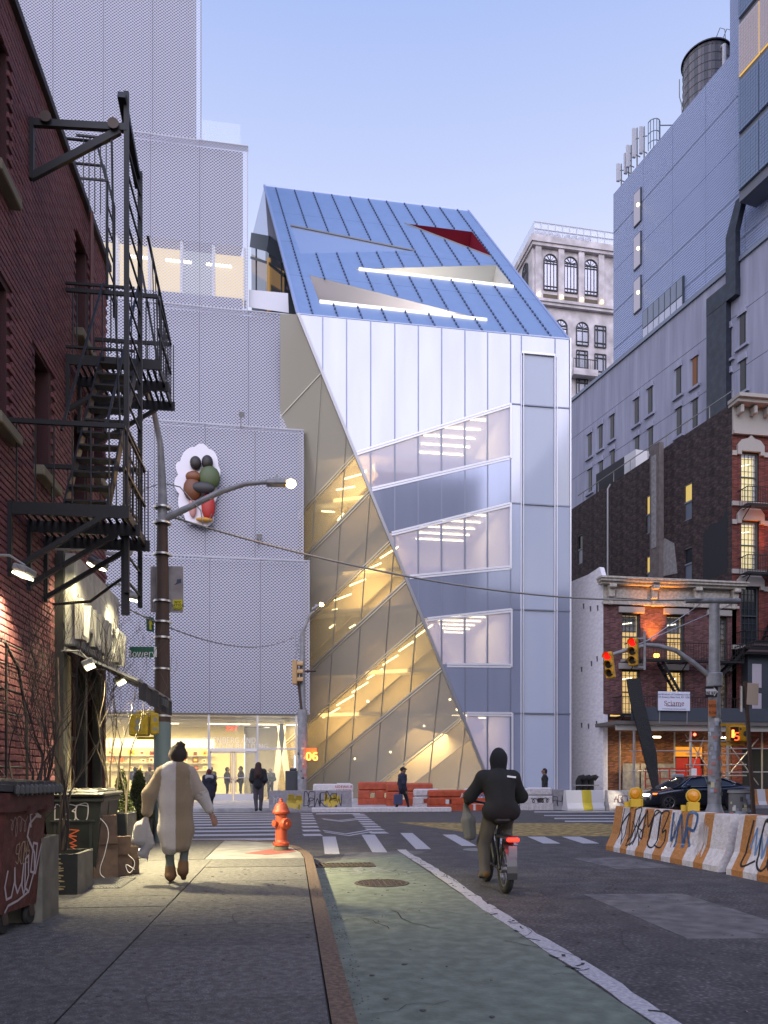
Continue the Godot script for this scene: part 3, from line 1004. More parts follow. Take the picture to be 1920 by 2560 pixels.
func gold_facet(t: Node3D) -> void:
	# the facet's own axes: u down the fold, w up to the left along it, n towards the viewer
	var o := Vector3(1.778, 25.93, -40.5) - Vector3(0, 0, -40.5)
	var u := Vector3(0.388, -0.922, 0)
	var w := Vector3(0.809, 0.341, 0.479)
	var nn := Vector3(-0.441, -0.186, 0.878)
	var plane := Transform3D(Basis(u, w, nn), o)
	var gold := pane("gold_mesh_glass", lin(0.36, 0.335, 0.27), 0.68, 0.18)
	var lit := pane("gold_glass", Color(0.74, 0.68, 0.52), 0.46, 0.07)
	var lobby_glass := pane("lobby_glass", Color(0.8, 0.78, 0.7), 0.2, 0.04)
	var trim := mat("gold_trim", lin(0.5, 0.47, 0.38), 0.35, 0.5)

	var whole := PackedVector2Array([Vector2(-0, -0), Vector2(28.009, 0), Vector2(23.488, -12.294), Vector2(-0.522, -0.907)])
	# storey lines on the facet, from the fold down to the left
	var ds := [[Vector2(-1.469, 0.687), Vector2(-0.734, -3.446)], [Vector2(3.256, 0.059), Vector2(4.235, -3.429)], [Vector2(7.796, 0.102), Vector2(9.752, -6.053)], [Vector2(9.862, 0.149), Vector2(12.112, -7.176)], [Vector2(12.709, 0.18), Vector2(15.441, -8.76)], [Vector2(14.946, 0.24), Vector2(18.052, -10.002)], [Vector2(17.38, 0.245), Vector2(20.733, -11.277)], [Vector2(20.054, 0.278), Vector2(23.781, -12.727)], [Vector2(22.942, 0.326), Vector2(27.155, -14.332)], [Vector2(29.567, 0.324), Vector2(35.403, -18.255)]]
	var ms := [[Vector2(-1.997, -0.207), Vector2(23.033, -13.854)], [Vector2(3.155, 0.08), Vector2(17.631, -7.832)], [Vector2(6.482, 0.094), Vector2(23.657, -9.255)], [Vector2(9.738, 0.13), Vector2(24.842, -8.107)], [Vector2(12.881, 0.204), Vector2(25.405, -6.547)], [Vector2(16.195, 0.24), Vector2(25.948, -5.045)], [Vector2(19.578, 0.26), Vector2(26.47, -3.598)], [Vector2(22.934, 0.306), Vector2(27.051, -1.988)], [Vector2(23.696, 2.214), Vector2(28.368, 0.331)]]
	for k in ds.size() - 1:
		for i in ms.size() - 1:
			var band := PackedVector2Array([ds[k][0], ds[k][1], ds[k + 1][1], ds[k + 1][0]])
			var a0: Vector2 = ms[i][0]; var a1: Vector2 = ms[i][1]; var b0: Vector2 = ms[i + 1][0]; var b1: Vector2 = ms[i + 1][1]
			var strip := PackedVector2Array([a0 + (a0 - a1) * 2, b0 + (b0 - b1) * 2, b1 + (b1 - b0), a1 + (a1 - a0)])
			for p in Geometry2D.intersect_polygons(strip, band):
				for q in Geometry2D.intersect_polygons(p, whole):
					for piece in Geometry2D.offset_polygon(q, -0.014):
						var b := B.new()
						b.xf = plane
						var open: bool = k == 2 or k == 4 or k == 6 or k == 8
						b.prism(piece, -0.05, 0.0 if open else 0.02)
						part("window" if open else "panel", b, (lobby_glass if k == 8 else lit) if open else gold, t)
	for k in range(1, ds.size() - 1):
		for s in ([0.0] if k == 1 else [0.0, 0.14]):
			for q in Geometry2D.intersect_polyline_with_polygon(PackedVector2Array([ds[k][0] + Vector2(s, 0), ds[k][1] + Vector2(s, 0)]), whole):
				var b := B.new()
				b.bar(plane * Vector3(q[0].x, q[0].y, 0.03), plane * Vector3(q[1].x, q[1].y, 0.03), 0.06, 0.06)
				part("transom", b, trim, t)
	for i in range(1, ms.size() - 1):
		for q in Geometry2D.intersect_polyline_with_polygon(PackedVector2Array([ms[i][0], ms[i][1] + (ms[i][1] - ms[i][0])]), whole):
			var b := B.new()
			b.bar(plane * Vector3(q[0].x, q[0].y, -0.04), plane * Vector3(q[1].x, q[1].y, -0.04), 0.05, 0.16)
			part("mullion", b, mat("facet_mullion", lin(0.28, 0.265, 0.22), 0.4, 0.5), t)
	# stair rails of light that climb behind the facet, and warm rooms
	var led := glow("stair_led", Color(1.0, 0.88, 0.6), 6.0)
	var inset := -0.9
	for q in [[Vector2(8.408, -1.332), Vector2(8.668, -0.189)], [Vector2(8.647, -0.229), Vector2(8.602, 0.04)], [Vector2(8.734, -1.967), Vector2(9.054, -0.915)], [Vector2(8.99, -2.757), Vector2(9.367, -1.716)], [Vector2(9.369, -3.219), Vector2(9.752, -2.535)], [Vector2(10.244, -2.578), Vector2(10.047, -2.076)], [Vector2(13.179, -1.119), Vector2(13.062, 0.1)], [Vector2(13.397, -2.203), Vector2(13.439, -1.158)], [Vector2(13.776, -3.378), Vector2(13.855, -2.331)], [Vector2(14.143, -4.569), Vector2(14.239, -3.458)], [Vector2(14.477, -5.712), Vector2(14.641, -4.585)], [Vector2(15.431, -5.479), Vector2(15.366, -5.075)], [Vector2(15.925, -4.35), Vector2(15.889, -3.94)], [Vector2(17.963, -0.986), Vector2(17.719, 0.223)], [Vector2(18.29, -2.153), Vector2(18.126, -1.155)], [Vector2(18.623, -3.344), Vector2(18.473, -2.283)], [Vector2(18.992, -4.546), Vector2(18.826, -3.433)], [Vector2(19.347, -5.71), Vector2(19.184, -4.553)], [Vector2(19.677, -6.91), Vector2(19.529, -5.685)], [Vector2(20.01, -8.022), Vector2(19.877, -6.784)]]:
		var b := B.new()
		b.bar(plane * Vector3(q[0].x, q[0].y, inset), plane * Vector3(q[1].x, q[1].y, inset), 0.07, 0.07)
		part("light_line", b, led, t)
	for q in [Vector2(23.386, -4.789), Vector2(22.725, -2.33), Vector2(21.903, -0.376), Vector2(22.58, -0.223), Vector2(20.202, -4.875), Vector2(22.973, -6.994)]:
		var b := B.new()
		b.ball(plane * Vector3(q.x, q.y, -0.5), Vector3.ONE * 0.07, 6, 8)
		part("downlight", b, glow("spot_white", Color(1, 0.9, 0.65), 14.0), t)
	# sloping soffits and stairs inside, and the back wall they stand against
	for k in [2, 4, 6, 8]:
		var b := B.new()
		for s in [0, 1]:
			var a0: Vector2 = ds[k + s][0]; var a1: Vector2 = ds[k + s][1]
			b.bar(plane * Vector3(a0.x, a0.y, -1.7), plane * Vector3(a1.x, a1.y, -1.7), 0.16, 2.6)
		part("stair_flight", b, mat("warm_plaster", lin(0.62, 0.55, 0.42), 0.8), t)
	var bw := B.new()
	bw.xf = plane
	bw.prism(whole, -3.6, -3.4)
	part("inner_wall", bw, mats["warm_plaster"], t)
	for q in [Vector2(9.426, -0.905), Vector2(14.079, -2.354), Vector2(19.084, -3.162), Vector2(20.272, -6.855)]:
		area(plane * Vector3(q.x, q.y, -0.35) + Vector3(0, 0, -40.5), plane * Vector3(q.x, q.y, -3) + Vector3(0, 0, -40.5), Vector2(2.5, 2.5), Color(1.0, 0.82, 0.5), 8.0)
	area(plane * Vector3(23.912, -3.216, -1.2) + Vector3(0, 0.6, -40.5), plane * Vector3(25.179, -3.76, -3) + Vector3(0, 0, -40.5), Vector2(3.0, 2.0), Color(1.0, 0.84, 0.56), 9.0)

func slanted_roof(t: Node3D) -> void:
	# roof axes: x along the eaves, w up the slope; it leans 50 degrees
	var o := Vector3(1.78, 25.94, -40.5) - Vector3(0, 0, -40.5)
	var plane := Transform3D(Basis(Vector3.RIGHT, Vector3(0, 0.774, -0.633), Vector3(0, 0.633, 0.774)), o)
	var blue := mat("roof_blue", lin(0.27, 0.36, 0.53), 0.35, 0.3)
	wear(blue, tex["laminate"], 0.2)
	var seam := mat("roof_seam", lin(0.1, 0.13, 0.22), 0.5, 0.3)
	var whole := PackedVector2Array([Vector2(0, 0), Vector2(15.1, 0), Vector2(13.215, 22.729), Vector2(-1.754, 22.938)])
	# four cuts in the slope: two terraces, a red pocket and a glazed strip
	var cut_1 := PackedVector2Array([Vector2(0.832, 5.91), Vector2(1.245, 1.78), Vector2(10.67, 1.689), Vector2(10.832, 1.557)])
	var cut_2 := PackedVector2Array([Vector2(3.557, 7.686), Vector2(13.094, 11.207), Vector2(13.485, 7.593), Vector2(3.907, 7.519)])
	var cut_3 := PackedVector2Array([Vector2(7.854, 17.824), Vector2(12.63, 17.675), Vector2(13.089, 12.707), Vector2(7.969, 17.604)])
	var cut_4 := PackedVector2Array([Vector2(-0.087, 14.583), Vector2(7.888, 12.302), Vector2(0.43, 9.439)])
	var cuts := [cut_1, cut_2, cut_3, cut_4]
	for c in cuts:
		if Geometry2D.is_polygon_clockwise(c): c.reverse()
	# panels between standing seams, in four courses
	var top: Vector2 = whole[2]
	for i in 13:
		var s0 := -0.55 + i * 1.33
		for k in 4:
			var y0 := top.y * k / 4.0
			var y1 := top.y * (k + 1) / 4.0
			var sh := (whole[3].x) / top.y
			var strip := PackedVector2Array([Vector2(s0 + sh * y0, y0), Vector2(s0 + 1.33 + sh * y0, y0), Vector2(s0 + 1.33 + sh * y1, y1), Vector2(s0 + sh * y1, y1)])
			var left := [whole]
			for piece in Geometry2D.intersect_polygons(strip, whole):
				var todo := [piece]
				for c in cuts:
					var rest := []
					for p in todo: rest.append_array(Geometry2D.clip_polygons(p, c))
					todo = rest
				for p in todo:
					for q in Geometry2D.offset_polygon(p, -0.012):
						if Geometry2D.is_polygon_clockwise(q): continue
						var b := B.new()
						b.xf = plane
						b.prism(q, -0.08, 0.0)
						part("roof_panel", b, blue, t)
		# standing clips along each seam, left out over the cuts
		if i > 0:
			var b := B.new()
			b.xf = plane
			for m in 46:
				var y := top.y * (m + 0.3) / 46.0
				var p := Vector2(s0 + (whole[3].x / top.y) * y, y)
				var hidden := not Geometry2D.is_point_in_polygon(p, whole)
				for c in cuts: hidden = hidden or Geometry2D.is_point_in_polygon(p, c)
				if not hidden: b.box(Vector3(p.x, p.y, 0.03), Vector3(0.09, 0.24, 0.1))
			part("seam_clips", b, seam, t).set_meta("kind", "stuff")
	# linings of the cuts
	var pale := mat("terrace_white", lin(0.75, 0.72, 0.74), 0.6)
	var floor_at := func(called: String, c: PackedVector2Array, m: Material, d: float) -> void:
		var b := B.new()
		var k := c.size()
		for i in k:
			var a := c[i]
			var e := c[(i + 1) % k]
			b.quad(plane * Vector3(e.x, e.y, 0), plane * Vector3(a.x, a.y, 0), plane * Vector3(a.x, a.y, -d), plane * Vector3(e.x, e.y, -d))
		part(called, b, m, t)
		b = B.new()
		b.xf = plane
		b.prism(c, -d - 0.1, -d)
		part(called + "_back", b, m, t)
	floor_at.call("terrace_lining", cut_1, pale, 1.4)
	floor_at.call("terrace_lining", cut_2, mat("terrace_grey", lin(0.62, 0.62, 0.58), 0.7), 1.4)
	floor_at.call("red_lining", cut_3, mat("deep_red", lin(0.26, 0.014, 0.04), 0.6), 1.2)
	var strip_b := B.new()
	strip_b.xf = plane
	strip_b.prism(cut_4, -0.1, -0.04)
	part("roof_window", strip_b, mat("roof_glass", lin(0.36, 0.42, 0.55), 0.1, 0.3), t)

	for q in [[Vector2(1.231, 1.948), Vector2(10.659, 1.63)], [Vector2(3.849, 7.704), Vector2(13.454, 7.451)]]:
		var b := B.new()
		b.bar(plane * Vector3(q[0].x, q[0].y, 0.02), plane * Vector3(q[1].x, q[1].y, 0.02), 0.1, 0.16)
		part("lit_parapet", b, glow("parapet_glow", Color(1, 0.97, 0.93), 0.9), t)
		var mid: Vector2 = (q[0] + q[1]) / 2
		area(plane * Vector3(mid.x, mid.y + 0.14, -0.12) + Vector3(0, 0, -40.5), plane * Vector3(mid.x, mid.y + 2.5, -1.2) + Vector3(0, 0, -40.5), Vector2(5.5, 0.15), Color(1, 0.95, 0.9), 2.2)
	for q in [[Vector2(-0.087, 14.583), Vector2(7.933, 12.24)], [Vector2(7.854, 17.824), Vector2(13.089, 12.707)]]:
		var b := B.new()
		b.bar(plane * Vector3(q[0].x, q[0].y, 0.0), plane * Vector3(q[1].x, q[1].y, 0.0), 0.1, 0.08)
		part("cut_edge", b, mats["black_metal"], t)
	# verge trims
	var b := B.new()
	for k in [[1, 2], [2, 3], [3, 0]]:
		var a := whole[k[0]]
		var e := whole[k[1]]
		b.bar(plane * Vector3(a.x, a.y, -0.02), plane * Vector3(e.x, e.y, -0.02), 0.14, 0.14)
	part("verge", b, mat("verge_blue", lin(0.36, 0.42, 0.6), 0.35, 0.4), t)
	# the right-hand end of the wing under the roof, closed
	b = B.new()
	b.tri(Vector3(16.95, 25.9, -0.1), Vector3(16.95, 25.9, -14.5), plane * Vector3(whole[2].x, whole[2].y, -0.1))
	b.quad(Vector3(0.1, 43.4, -14.7), Vector3(15.0, 43.4, -14.7), Vector3(15.0, 20, -14.7), Vector3(0.1, 20, -14.7))
	part("rear_wall", b, mats["laminate_cool"], t)
	# pale gable to the left of the roof and the dark glazed storey below it
	var ridge: Vector3 = plane * Vector3(whole[3].x, whole[3].y, 0) - Vector3(0, 0, 0)
	b = B.new()
	var g1 := Vector3(-0.937, 41.064, -57) - Vector3(0, 0, -40.5)
	var g2 := Vector3(0.318, 37.444, -52) - Vector3(0, 0, -40.5)
	var g3 := Vector3(1.325, 35.047, -49.5) - Vector3(0, 0, -40.5)
	b.tri(ridge, g1, g2)
	b.tri(ridge, g2, g3)
	part("gable", b, mat("gable_white", lin(0.75, 0.76, 0.82), 0.12, 0.65), t)
	b = B.new()
	var d1 := Vector3(0, -4.6, 0)
	b.quad(g1 + d1, g2 + d1, g2, g1)
	b.quad(g2 + d1, g3 + d1, g3, g2)
	part("terrace_window", b, pane("dark_pane", Color(0.25, 0.32, 0.38), 0.45, 0.03), t)
	b = B.new()
	for h in [0.0, -1.3, -4.6]:
		b.bar(g1 + Vector3(0, h, 0), g2 + Vector3(0, h, 0), 0.12, 0.16 if h else 0.9)
		b.bar(g2 + Vector3(0, h, 0), g3 + Vector3(0, h, 0), 0.12, 0.16 if h else 0.9)
	b.bar(g1.lerp(g2, 0.3), g1.lerp(g2, 0.3) + d1, 0.1)
	b.bar(g2.lerp(g3, 0.8), g2.lerp(g3, 0.8) + d1, 0.1)
	part("window_frame", b, mat("slate_frame", lin(0.03, 0.045, 0.06), 0.4), t)
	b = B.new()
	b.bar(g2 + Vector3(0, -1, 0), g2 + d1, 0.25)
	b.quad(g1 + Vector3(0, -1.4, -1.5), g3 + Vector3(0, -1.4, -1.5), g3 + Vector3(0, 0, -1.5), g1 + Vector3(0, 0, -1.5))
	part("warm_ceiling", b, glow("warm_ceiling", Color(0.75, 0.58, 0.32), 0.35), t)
	b = B.new()
	b.quad(g1 + d1 + Vector3(0, 0, -2.5), g3 + d1 + Vector3(0, 0, -2.5), g3 + Vector3(0, 0, -2.5), g1 + Vector3(0, 0, -2.5))
	part("blinds", b, mat("blinds", lin(0.45, 0.52, 0.6), 0.6), t)
	# translucent terrace screen above the third mesh box
	b = B.new()
	b.quad(Vector3(-0.838, 27.564, -43) - Vector3(0, 0, -40.5), Vector3(1.374, 27.462, -43) - Vector3(0, 0, -40.5), Vector3(1.329, 28.559, -43) - Vector3(0, 0, -40.5), Vector3(-0.838, 28.544, -43) - Vector3(0, 0, -40.5))
	part("terrace_screen", b, mat("screen_white", lin(0.6, 0.6, 0.66), 0.4), t)
	b = B.new()
	b.quad(Vector3(0.966, 29.64, -47) - Vector3(0, 0, -40.5), Vector3(2.088, 29.623, -47) - Vector3(0, 0, -40.5), Vector3(1.941, 31.084, -47) - Vector3(0, 0, -40.5), Vector3(0.966, 30.988, -47) - Vector3(0, 0, -40.5))
	part("terrace_wall", b, mats["slate_frame"], t)

func lobby() -> void:
	# street-level hall under the lowest mesh box: glass front, shop shelves behind
	var t := thing("museum_lobby", "lit ground floor hall behind a full height glass front with bookshelves", "lobby", Vector3(0, 0.15, -40.5))
	var steel := mat("lobby_steel", lin(0.5, 0.5, 0.53), 0.35, 0.6)
	var cream := mat("lobby_cream", lin(0.72, 0.68, 0.52), 0.8)
	var b := B.new()
	b.span(Vector3(-13, 0.0, -9), Vector3(2.2, 0.012, -0.3))
	part("floor", b, mat("lobby_floor", lin(0.35, 0.34, 0.32), 0.4), t)
	b = B.new()
	b.span(Vector3(-13, 4.45, -9), Vector3(2.2, 4.58, -0.2))
	part("ceiling", b, mat("lobby_ceiling", lin(0.5, 0.48, 0.42), 0.6), t)
	b = B.new()
	b.span(Vector3(-13, 0.02, -7.2), Vector3(-1.2, 4.4, -7.0))
	b.span(Vector3(-13.2, 0.02, -9), Vector3(-13, 4.4, -0.4))
	part("back_wall", b, cream, t)
	b = B.new()
	b.span(Vector3(-1.2, 0.02, -9.2), Vector3(2.2, 4.4, -9.0))
	b.span(Vector3(2.1, 0.02, -9), Vector3(2.2, 4.4, -0.4))
	part("side_wall", b, mat("lobby_white", lin(0.66, 0.66, 0.62), 0.8), t)
	for i in 6:
		b = B.new()
		b.span(Vector3(-12.8, 4.3, -6.8 + i * 1.1), Vector3(2.0, 4.44, -6.5 + i * 1.1))
		part("ceiling_beam", b, mat("beam_grey", lin(0.42, 0.41, 0.37), 0.5), t)
	for y in [1.62, 2.06, 2.5]:
		b = B.new()
		b.span(Vector3(-12.5, y, -6.99), Vector3(-3.0, y + 0.035, -6.6))
		part("shelf", b, mat("shelf_white", lin(0.7, 0.68, 0.6), 0.6), t)
	b = B.new()
	b.span(Vector3(-12.5, 3.0, -6.99), Vector3(-3.0, 3.55, -6.95))
	part("light_box", b, glow("light_box", Color(1.0, 0.92, 0.66), 1.5), t)
	# glass front: posts, transom, doors
	var posts := [-5.397, -2.85, -0.334, 1.694]
	for x in posts:
		b = B.new()
		b.span(Vector3(x - 0.05, 0.0, -0.25), Vector3(x + 0.05, 4.55, -0.13))
		part("post", b, steel, t)
	var clear := pane("lobby_pane", Color(0.9, 0.93, 0.92), 0.06, 0.02)
	var edges := [-13.0] + posts
	for i in edges.size() - 1:
		if i == 2: continue
		b = B.new()
		b.span(Vector3(edges[i] + 0.05, 0.05, -0.21), Vector3(edges[i + 1] - 0.05, 4.5, -0.19))
		part("glass_panel", b, clear, t)
	b = B.new()
	b.span(Vector3(posts[1] + 0.05, 2.75, -0.21), Vector3(posts[2] - 0.05, 4.5, -0.19))
	part("glass_panel", b, clear, t)
	b = B.new()
	b.span(Vector3(posts[1] + 0.05, 2.6, -0.26), Vector3(posts[2] - 0.05, 2.74, -0.12))
	part("door_head", b, mat("bright_trim"), t)
	b = B.new()
	b.span(Vector3(posts[2] + 0.05, 2.68, -0.26), Vector3(2.2, 2.78, -0.14))
	part("transom", b, steel, t)
	var mid: float = (posts[1] + posts[2]) / 2
	for s in [0, 1]:
		var x0: float = posts[1] + 0.06 if s == 0 else mid + 0.02
		var x1: float = mid - 0.02 if s == 0 else posts[2] - 0.06
		b = B.new()
		b.span(Vector3(x0, 0.0, -0.24), Vector3(x1, 0.36, -0.16))
		b.span(Vector3(x0, 0.36, -0.23), Vector3(x0 + 0.06, 2.58, -0.17))
		b.span(Vector3(x1 - 0.06, 0.36, -0.23), Vector3(x1, 2.58, -0.17))
		b.span(Vector3(x0, 2.5, -0.23), Vector3(x1, 2.58, -0.17))
		part("door", b, mat("door_steel", lin(0.55, 0.54, 0.56), 0.4, 0.4), t)
		b = B.new()
		b.span(Vector3(x0 + 0.06, 0.36, -0.205), Vector3(x1 - 0.06, 2.5, -0.195))
		part("door_glass", b, clear, t)
		b = B.new()
		var xh: float = mid - 0.14 if s == 0 else mid + 0.14
		b.bar(Vector3(xh, 0.45, -0.1), Vector3(xh, 2.5, -0.1), 0.045)
		part("door_handle", b, mat("handle_bronze", lin(0.4, 0.3, 0.26), 0.4, 0.5), t)
		b = B.new()
		b.bar(Vector3(x0, 1.2, -0.15), Vector3(x1, 1.2, -0.15), 0.05)
		part("push_rail", b, steel, t)
	var letter := mat("etched_white", lin(0.78, 0.76, 0.72), 0.5)
	text("EISENBERG AND", 0.27, letter, t, Transform3D(Basis(), Vector3(-1.799, 3.16, -0.17)))
	text("FEINSTEIN BUILDING", 0.27, letter, t, Transform3D(Basis(), Vector3(-1.573, 2.84, -0.17)))
	text("EXIT", 0.24, glow("exit_red", Color(1, 0.22, 0.12), 1.6), t, Transform3D(Basis(), Vector3(-1.758, 3.9, -2.0)), 0.02)
	# structural props and a screen at the right
	b = B.new()
	b.bar(Vector3(0.55, 0.1, -4), Vector3(1.1, 4.4, -4), 0.35)
	b.bar(Vector3(1.5, 0.1, -4), Vector3(0.9, 4.4, -4), 0.35)
	part("raking_column", b, mats["lobby_white"], t)
	b = B.new()
	b.span(Vector3(1.62, 0.05, -1.2), Vector3(1.72, 2.4, -1.1))
	part("light_line", b, glow("blue_line", Color(0.7, 0.85, 1.0), 2.0), t)
	for q in [[-10.0, 4.2], [-6.0, 4.2], [-2.0, 4.2], [0.8, 4.2]]:
		b = B.new()
		b.span(Vector3(q[0] - 1.2, 4.26, -4.2), Vector3(q[0] + 1.2, 4.29, -4.0))
		part("ceiling_light", b, glow("lobby_tube", Color(1, 0.93, 0.75), 3.0), t)
		area(Vector3(q[0], 4.35, -43.6), Vector3(q[0], 0, -43.6), Vector2(3.0, 2.5), Color(1.0, 0.86, 0.54), 16.0)
	area(Vector3(-7.5, 3.4, -46.2), Vector3(-7.5, 1.2, -47.6), Vector2(8, 0.4), Color(1.0, 0.9, 0.62), 5.0)
	# things on the shelves
	var tones := {"white": Color(0.85, 0.83, 0.78), "orange": Color(0.86, 0.42, 0.16), "yellow": Color(0.9, 0.72, 0.1), "brown": Color(0.45, 0.28, 0.16), "red": Color(0.7, 0.2, 0.14), "dark": Color(0.12, 0.11, 0.11)}
	var keys := tones.keys()
	var r := RandomNumberGenerator.new()
	r.seed = 77
	for row in 3:
		for i in 15:
			var x := -12.2 + i * 0.62 + r.randf_range(-0.1, 0.1)
			var w := r.randf_range(0.18, 0.36)
			var h := r.randf_range(0.2, 0.34)
			var key: String = keys[r.randi() % keys.size()] if r.randf() > 0.4 else "white"
			b = B.new()
			b.soft(Vector3(0, h / 2, 0), Vector3(w, h, 0.05), 0.006, Basis(Vector3.RIGHT, -0.12))
			var o := thing("display_book", "small %s cover, %s from the left on the %s lobby shelf" % [key, ["first", "second", "third", "fourth", "fifth", "sixth", "seventh", "eighth", "ninth", "tenth", "eleventh", "twelfth", "thirteenth", "fourteenth", "fifteenth"][i], ["lowest", "middle", "top"][row]], "book", Vector3(x, 0.15 + [1.66, 2.1, 2.54][row], -47.3), 0.0, "books and prints on the lobby shelves")
			part("cover", b, mat("cover_" + key, tones[key], 0.6), o)
			b = B.new()
			b.soft(Vector3(0, h / 2, 0.032), Vector3(w * 0.5, h * 0.4, 0.006), 0.002, Basis(Vector3.RIGHT, -0.12))
			part("print", b, mat("cover_" + keys[(row + i) % keys.size()], tones[keys[(row + i) % keys.size()]], 0.6), o)

# wall coordinates of the corner building: x out from the wall, z back from the avenue corner
func brick_corner() -> void:
	var base := Vector3(-3.0, 0, -12.9)
	var t := thing("brick_building", "dark red painted brick tenement on the left corner with a shop below", "building", SV(base), STREET)
	var top := 9.697
	var paint := [lin(0.26, 0.085, 0.1), lin(0.215, 0.07, 0.085), lin(0.3, 0.1, 0.115), lin(0.24, 0.088, 0.1)]
	var shades := []
	for i in 4: shades.append(wear(mat("painted_brick_%d" % i, paint[i], 0.75), tex["grain"], 1.3, tex["lump"], 0.2))
	var mortar := wear(mat("painted_mortar", lin(0.1, 0.036, 0.04), 0.9), tex["grain"], 1.0)
	# openings: z0, z1, y0, y1
	var holes := [
		[2.957, 3.481, 5.06, 6.456],
		[1.147, 1.842, 5.198, 6.461],
		[1.258, 1.782, 7.668, 9.056],
		[0.227, 1.08, 6.02, 7.24],
		[4.409, 4.8, 7.599, 9.099],
		[4.387, 4.8, 5.07, 6.57],
		[0.12, 2.72, 0.15, 4.25]]
	var solid_at := func(z: float, y: float) -> bool:
		for h in holes:
			if z > h[0] - 0.03 and z < h[1] + 0.03 and y > h[2] - 0.03 and y < h[3] + 0.03: return false
		return true
	# core of the wall, cut by the openings into a grid of blocks
	var zs := [0.0, 16.0]
	var ys := [0.0, top]
	for h in holes:
		zs.append_array([h[0], h[1]])
		ys.append_array([h[2], h[3]])
	zs.sort()
	ys.sort()
	var b := B.new()
	for i in zs.size() - 1:
		for k in ys.size() - 1:
			if zs[i + 1] - zs[i] < 0.001 or ys[k + 1] - ys[k] < 0.001: continue
			if solid_at.call((zs[i] + zs[i + 1]) / 2, (ys[k] + ys[k + 1]) / 2):
				b.span(Vector3(-0.42, ys[k], zs[i]), Vector3(-0.012, ys[k + 1], zs[i + 1]))
	b.span(Vector3(-9, 0, 0.02), Vector3(-0.42, top, 0.4))
	b.span(Vector3(-9, top - 0.5, 0.4), Vector3(-0.42, top - 0.3, 16))
	b.span(Vector3(-9, 0, 15.7), Vector3(-0.42, top, 16))
	part("wall", b, mortar, t)
	var wall: Node3D = t.get_child(0)
	# courses of brick laid one by one; those nearest the eye are pieces of their own
	var shapes := []
	for i in 3:
		b = B.new()
		b.soft(Vector3.ZERO, Vector3(0.034, 0.062 + 0.001 * i, 0.202 - 0.003 * i), 0.006)
		shapes.append(b.mesh())
	var near := []
	var rest := []
	var r := RandomNumberGenerator.new()
	r.seed = 19
	var rows := int(top / 0.0745)
	for row in rows:
		var y := 0.04 + row * 0.0745
		var z := 0.105 + (0.105 if row % 2 else 0.0)
		while z < 5.9:
			if solid_at.call(z - 0.07, y) and solid_at.call(z + 0.07, y):
				var q := [y, z, r.randf_range(-0.0025, 0.0025), r.randi() % 4, r.randi() % 3]
				if z > 4.05 and y > 1.3 and y < 3.4 and near.size() < 290: near.append(q)
				else: rest.append(q)
			z += 0.214
	for q in near:
		var o := part("brick", shapes[q[4]], shades[q[3]], wall)
		o.position = Vector3(q[2] - 0.004, q[0], q[1])
	var mm := MultiMesh.new()
	mm.transform_format = MultiMesh.TRANSFORM_3D
	mm.use_colors = true
	mm.mesh = shapes[0]
	mm.instance_count = rest.size()
	for i in rest.size():
		var q = rest[i]
		mm.set_instance_transform(i, Transform3D(Basis(Vector3.UP, r.randf_range(-0.004, 0.004)), Vector3(q[2] - 0.004, q[0], q[1])))
		mm.set_instance_color(i, paint[q[3]].srgb_to_linear())
	var many := MultiMeshInstance3D.new()
	many.name = "brickwork"
	many.multimesh = mm
	var mmat := wear(mat("painted_brick_many", Color.WHITE, 0.75), tex["grain"], 1.3, tex["lump"], 0.4)
	mmat.vertex_color_use_as_albedo = true
	many.material_override = mmat
	many.set_meta("kind", "stuff")
	wall.add_child(many)
	# windows: frame, sashes, pane, stone sill
	var dark := mat("sash_dark", lin(0.035, 0.035, 0.04), 0.5)
	var stone := wear(mat("sill_stone", lin(0.3, 0.26, 0.18), 0.8), tex["grain"], 1.5)
	for i in 6:
		var h = holes[i]
		var w := Node3D.new()
		w.name = "window"
		t.add_child(w, true)
		b = B.new()
		b.span(Vector3(-0.3, h[2], h[0]), Vector3(-0.24, h[3], h[0] + 0.05))
		b.span(Vector3(-0.3, h[2], h[1] - 0.05), Vector3(-0.24, h[3], h[1]))
		b.span(Vector3(-0.3, h[3] - 0.06, h[0] + 0.05), Vector3(-0.24, h[3], h[1] - 0.05))
		b.span(Vector3(-0.29, (h[2] + h[3]) / 2 - 0.03, h[0] + 0.05), Vector3(-0.23, (h[2] + h[3]) / 2 + 0.03, h[1] - 0.05))
		part("frame", b, dark, w)
		b = B.new()
		b.span(Vector3(-0.32, h[2], h[0]), Vector3(-0.31, h[3], h[1]))
		part("pane", b, mat("dusk_glass", lin(0.03, 0.035, 0.045), 0.08, 0.2), w)
		b = B.new()
		b.soft(Vector3(-0.02, h[2] - 0.06, (h[0] + h[1]) / 2), Vector3(0.3, 0.12, h[1] - h[0] + 0.2), 0.012)
		part("sill", b, stone, w)
	b = B.new()
	b.span(Vector3(-0.45, top, -0.05), Vector3(0.07, top + 0.1, 16.0))
	part("coping", b, mat("coping_dark", lin(0.035, 0.03, 0.035), 0.7), t)
	b = B.new()
	b.tube([Vector3(0.09, top, 1.3), Vector3(0.09, top - 1.5, 1.3), Vector3(0.09, 5.0, 1.28)], 0.03, 6)
	part("conduit", b, mat("conduit_red", lin(0.12, 0.045, 0.045), 0.6), t)
	# shop front: dark recess, timber posts, lintel
	b = B.new()
	b.span(Vector3(-1.0, 0.14, 0.1), Vector3(-0.9, 4.2, 2.75))
	part("shop_back", b, mat("shop_black", lin(0.012, 0.011, 0.01), 0.5), t)
	b = B.new()
	b.span(Vector3(-0.05, 0.15, 2.55), Vector3(0.1, 4.35, 2.72))
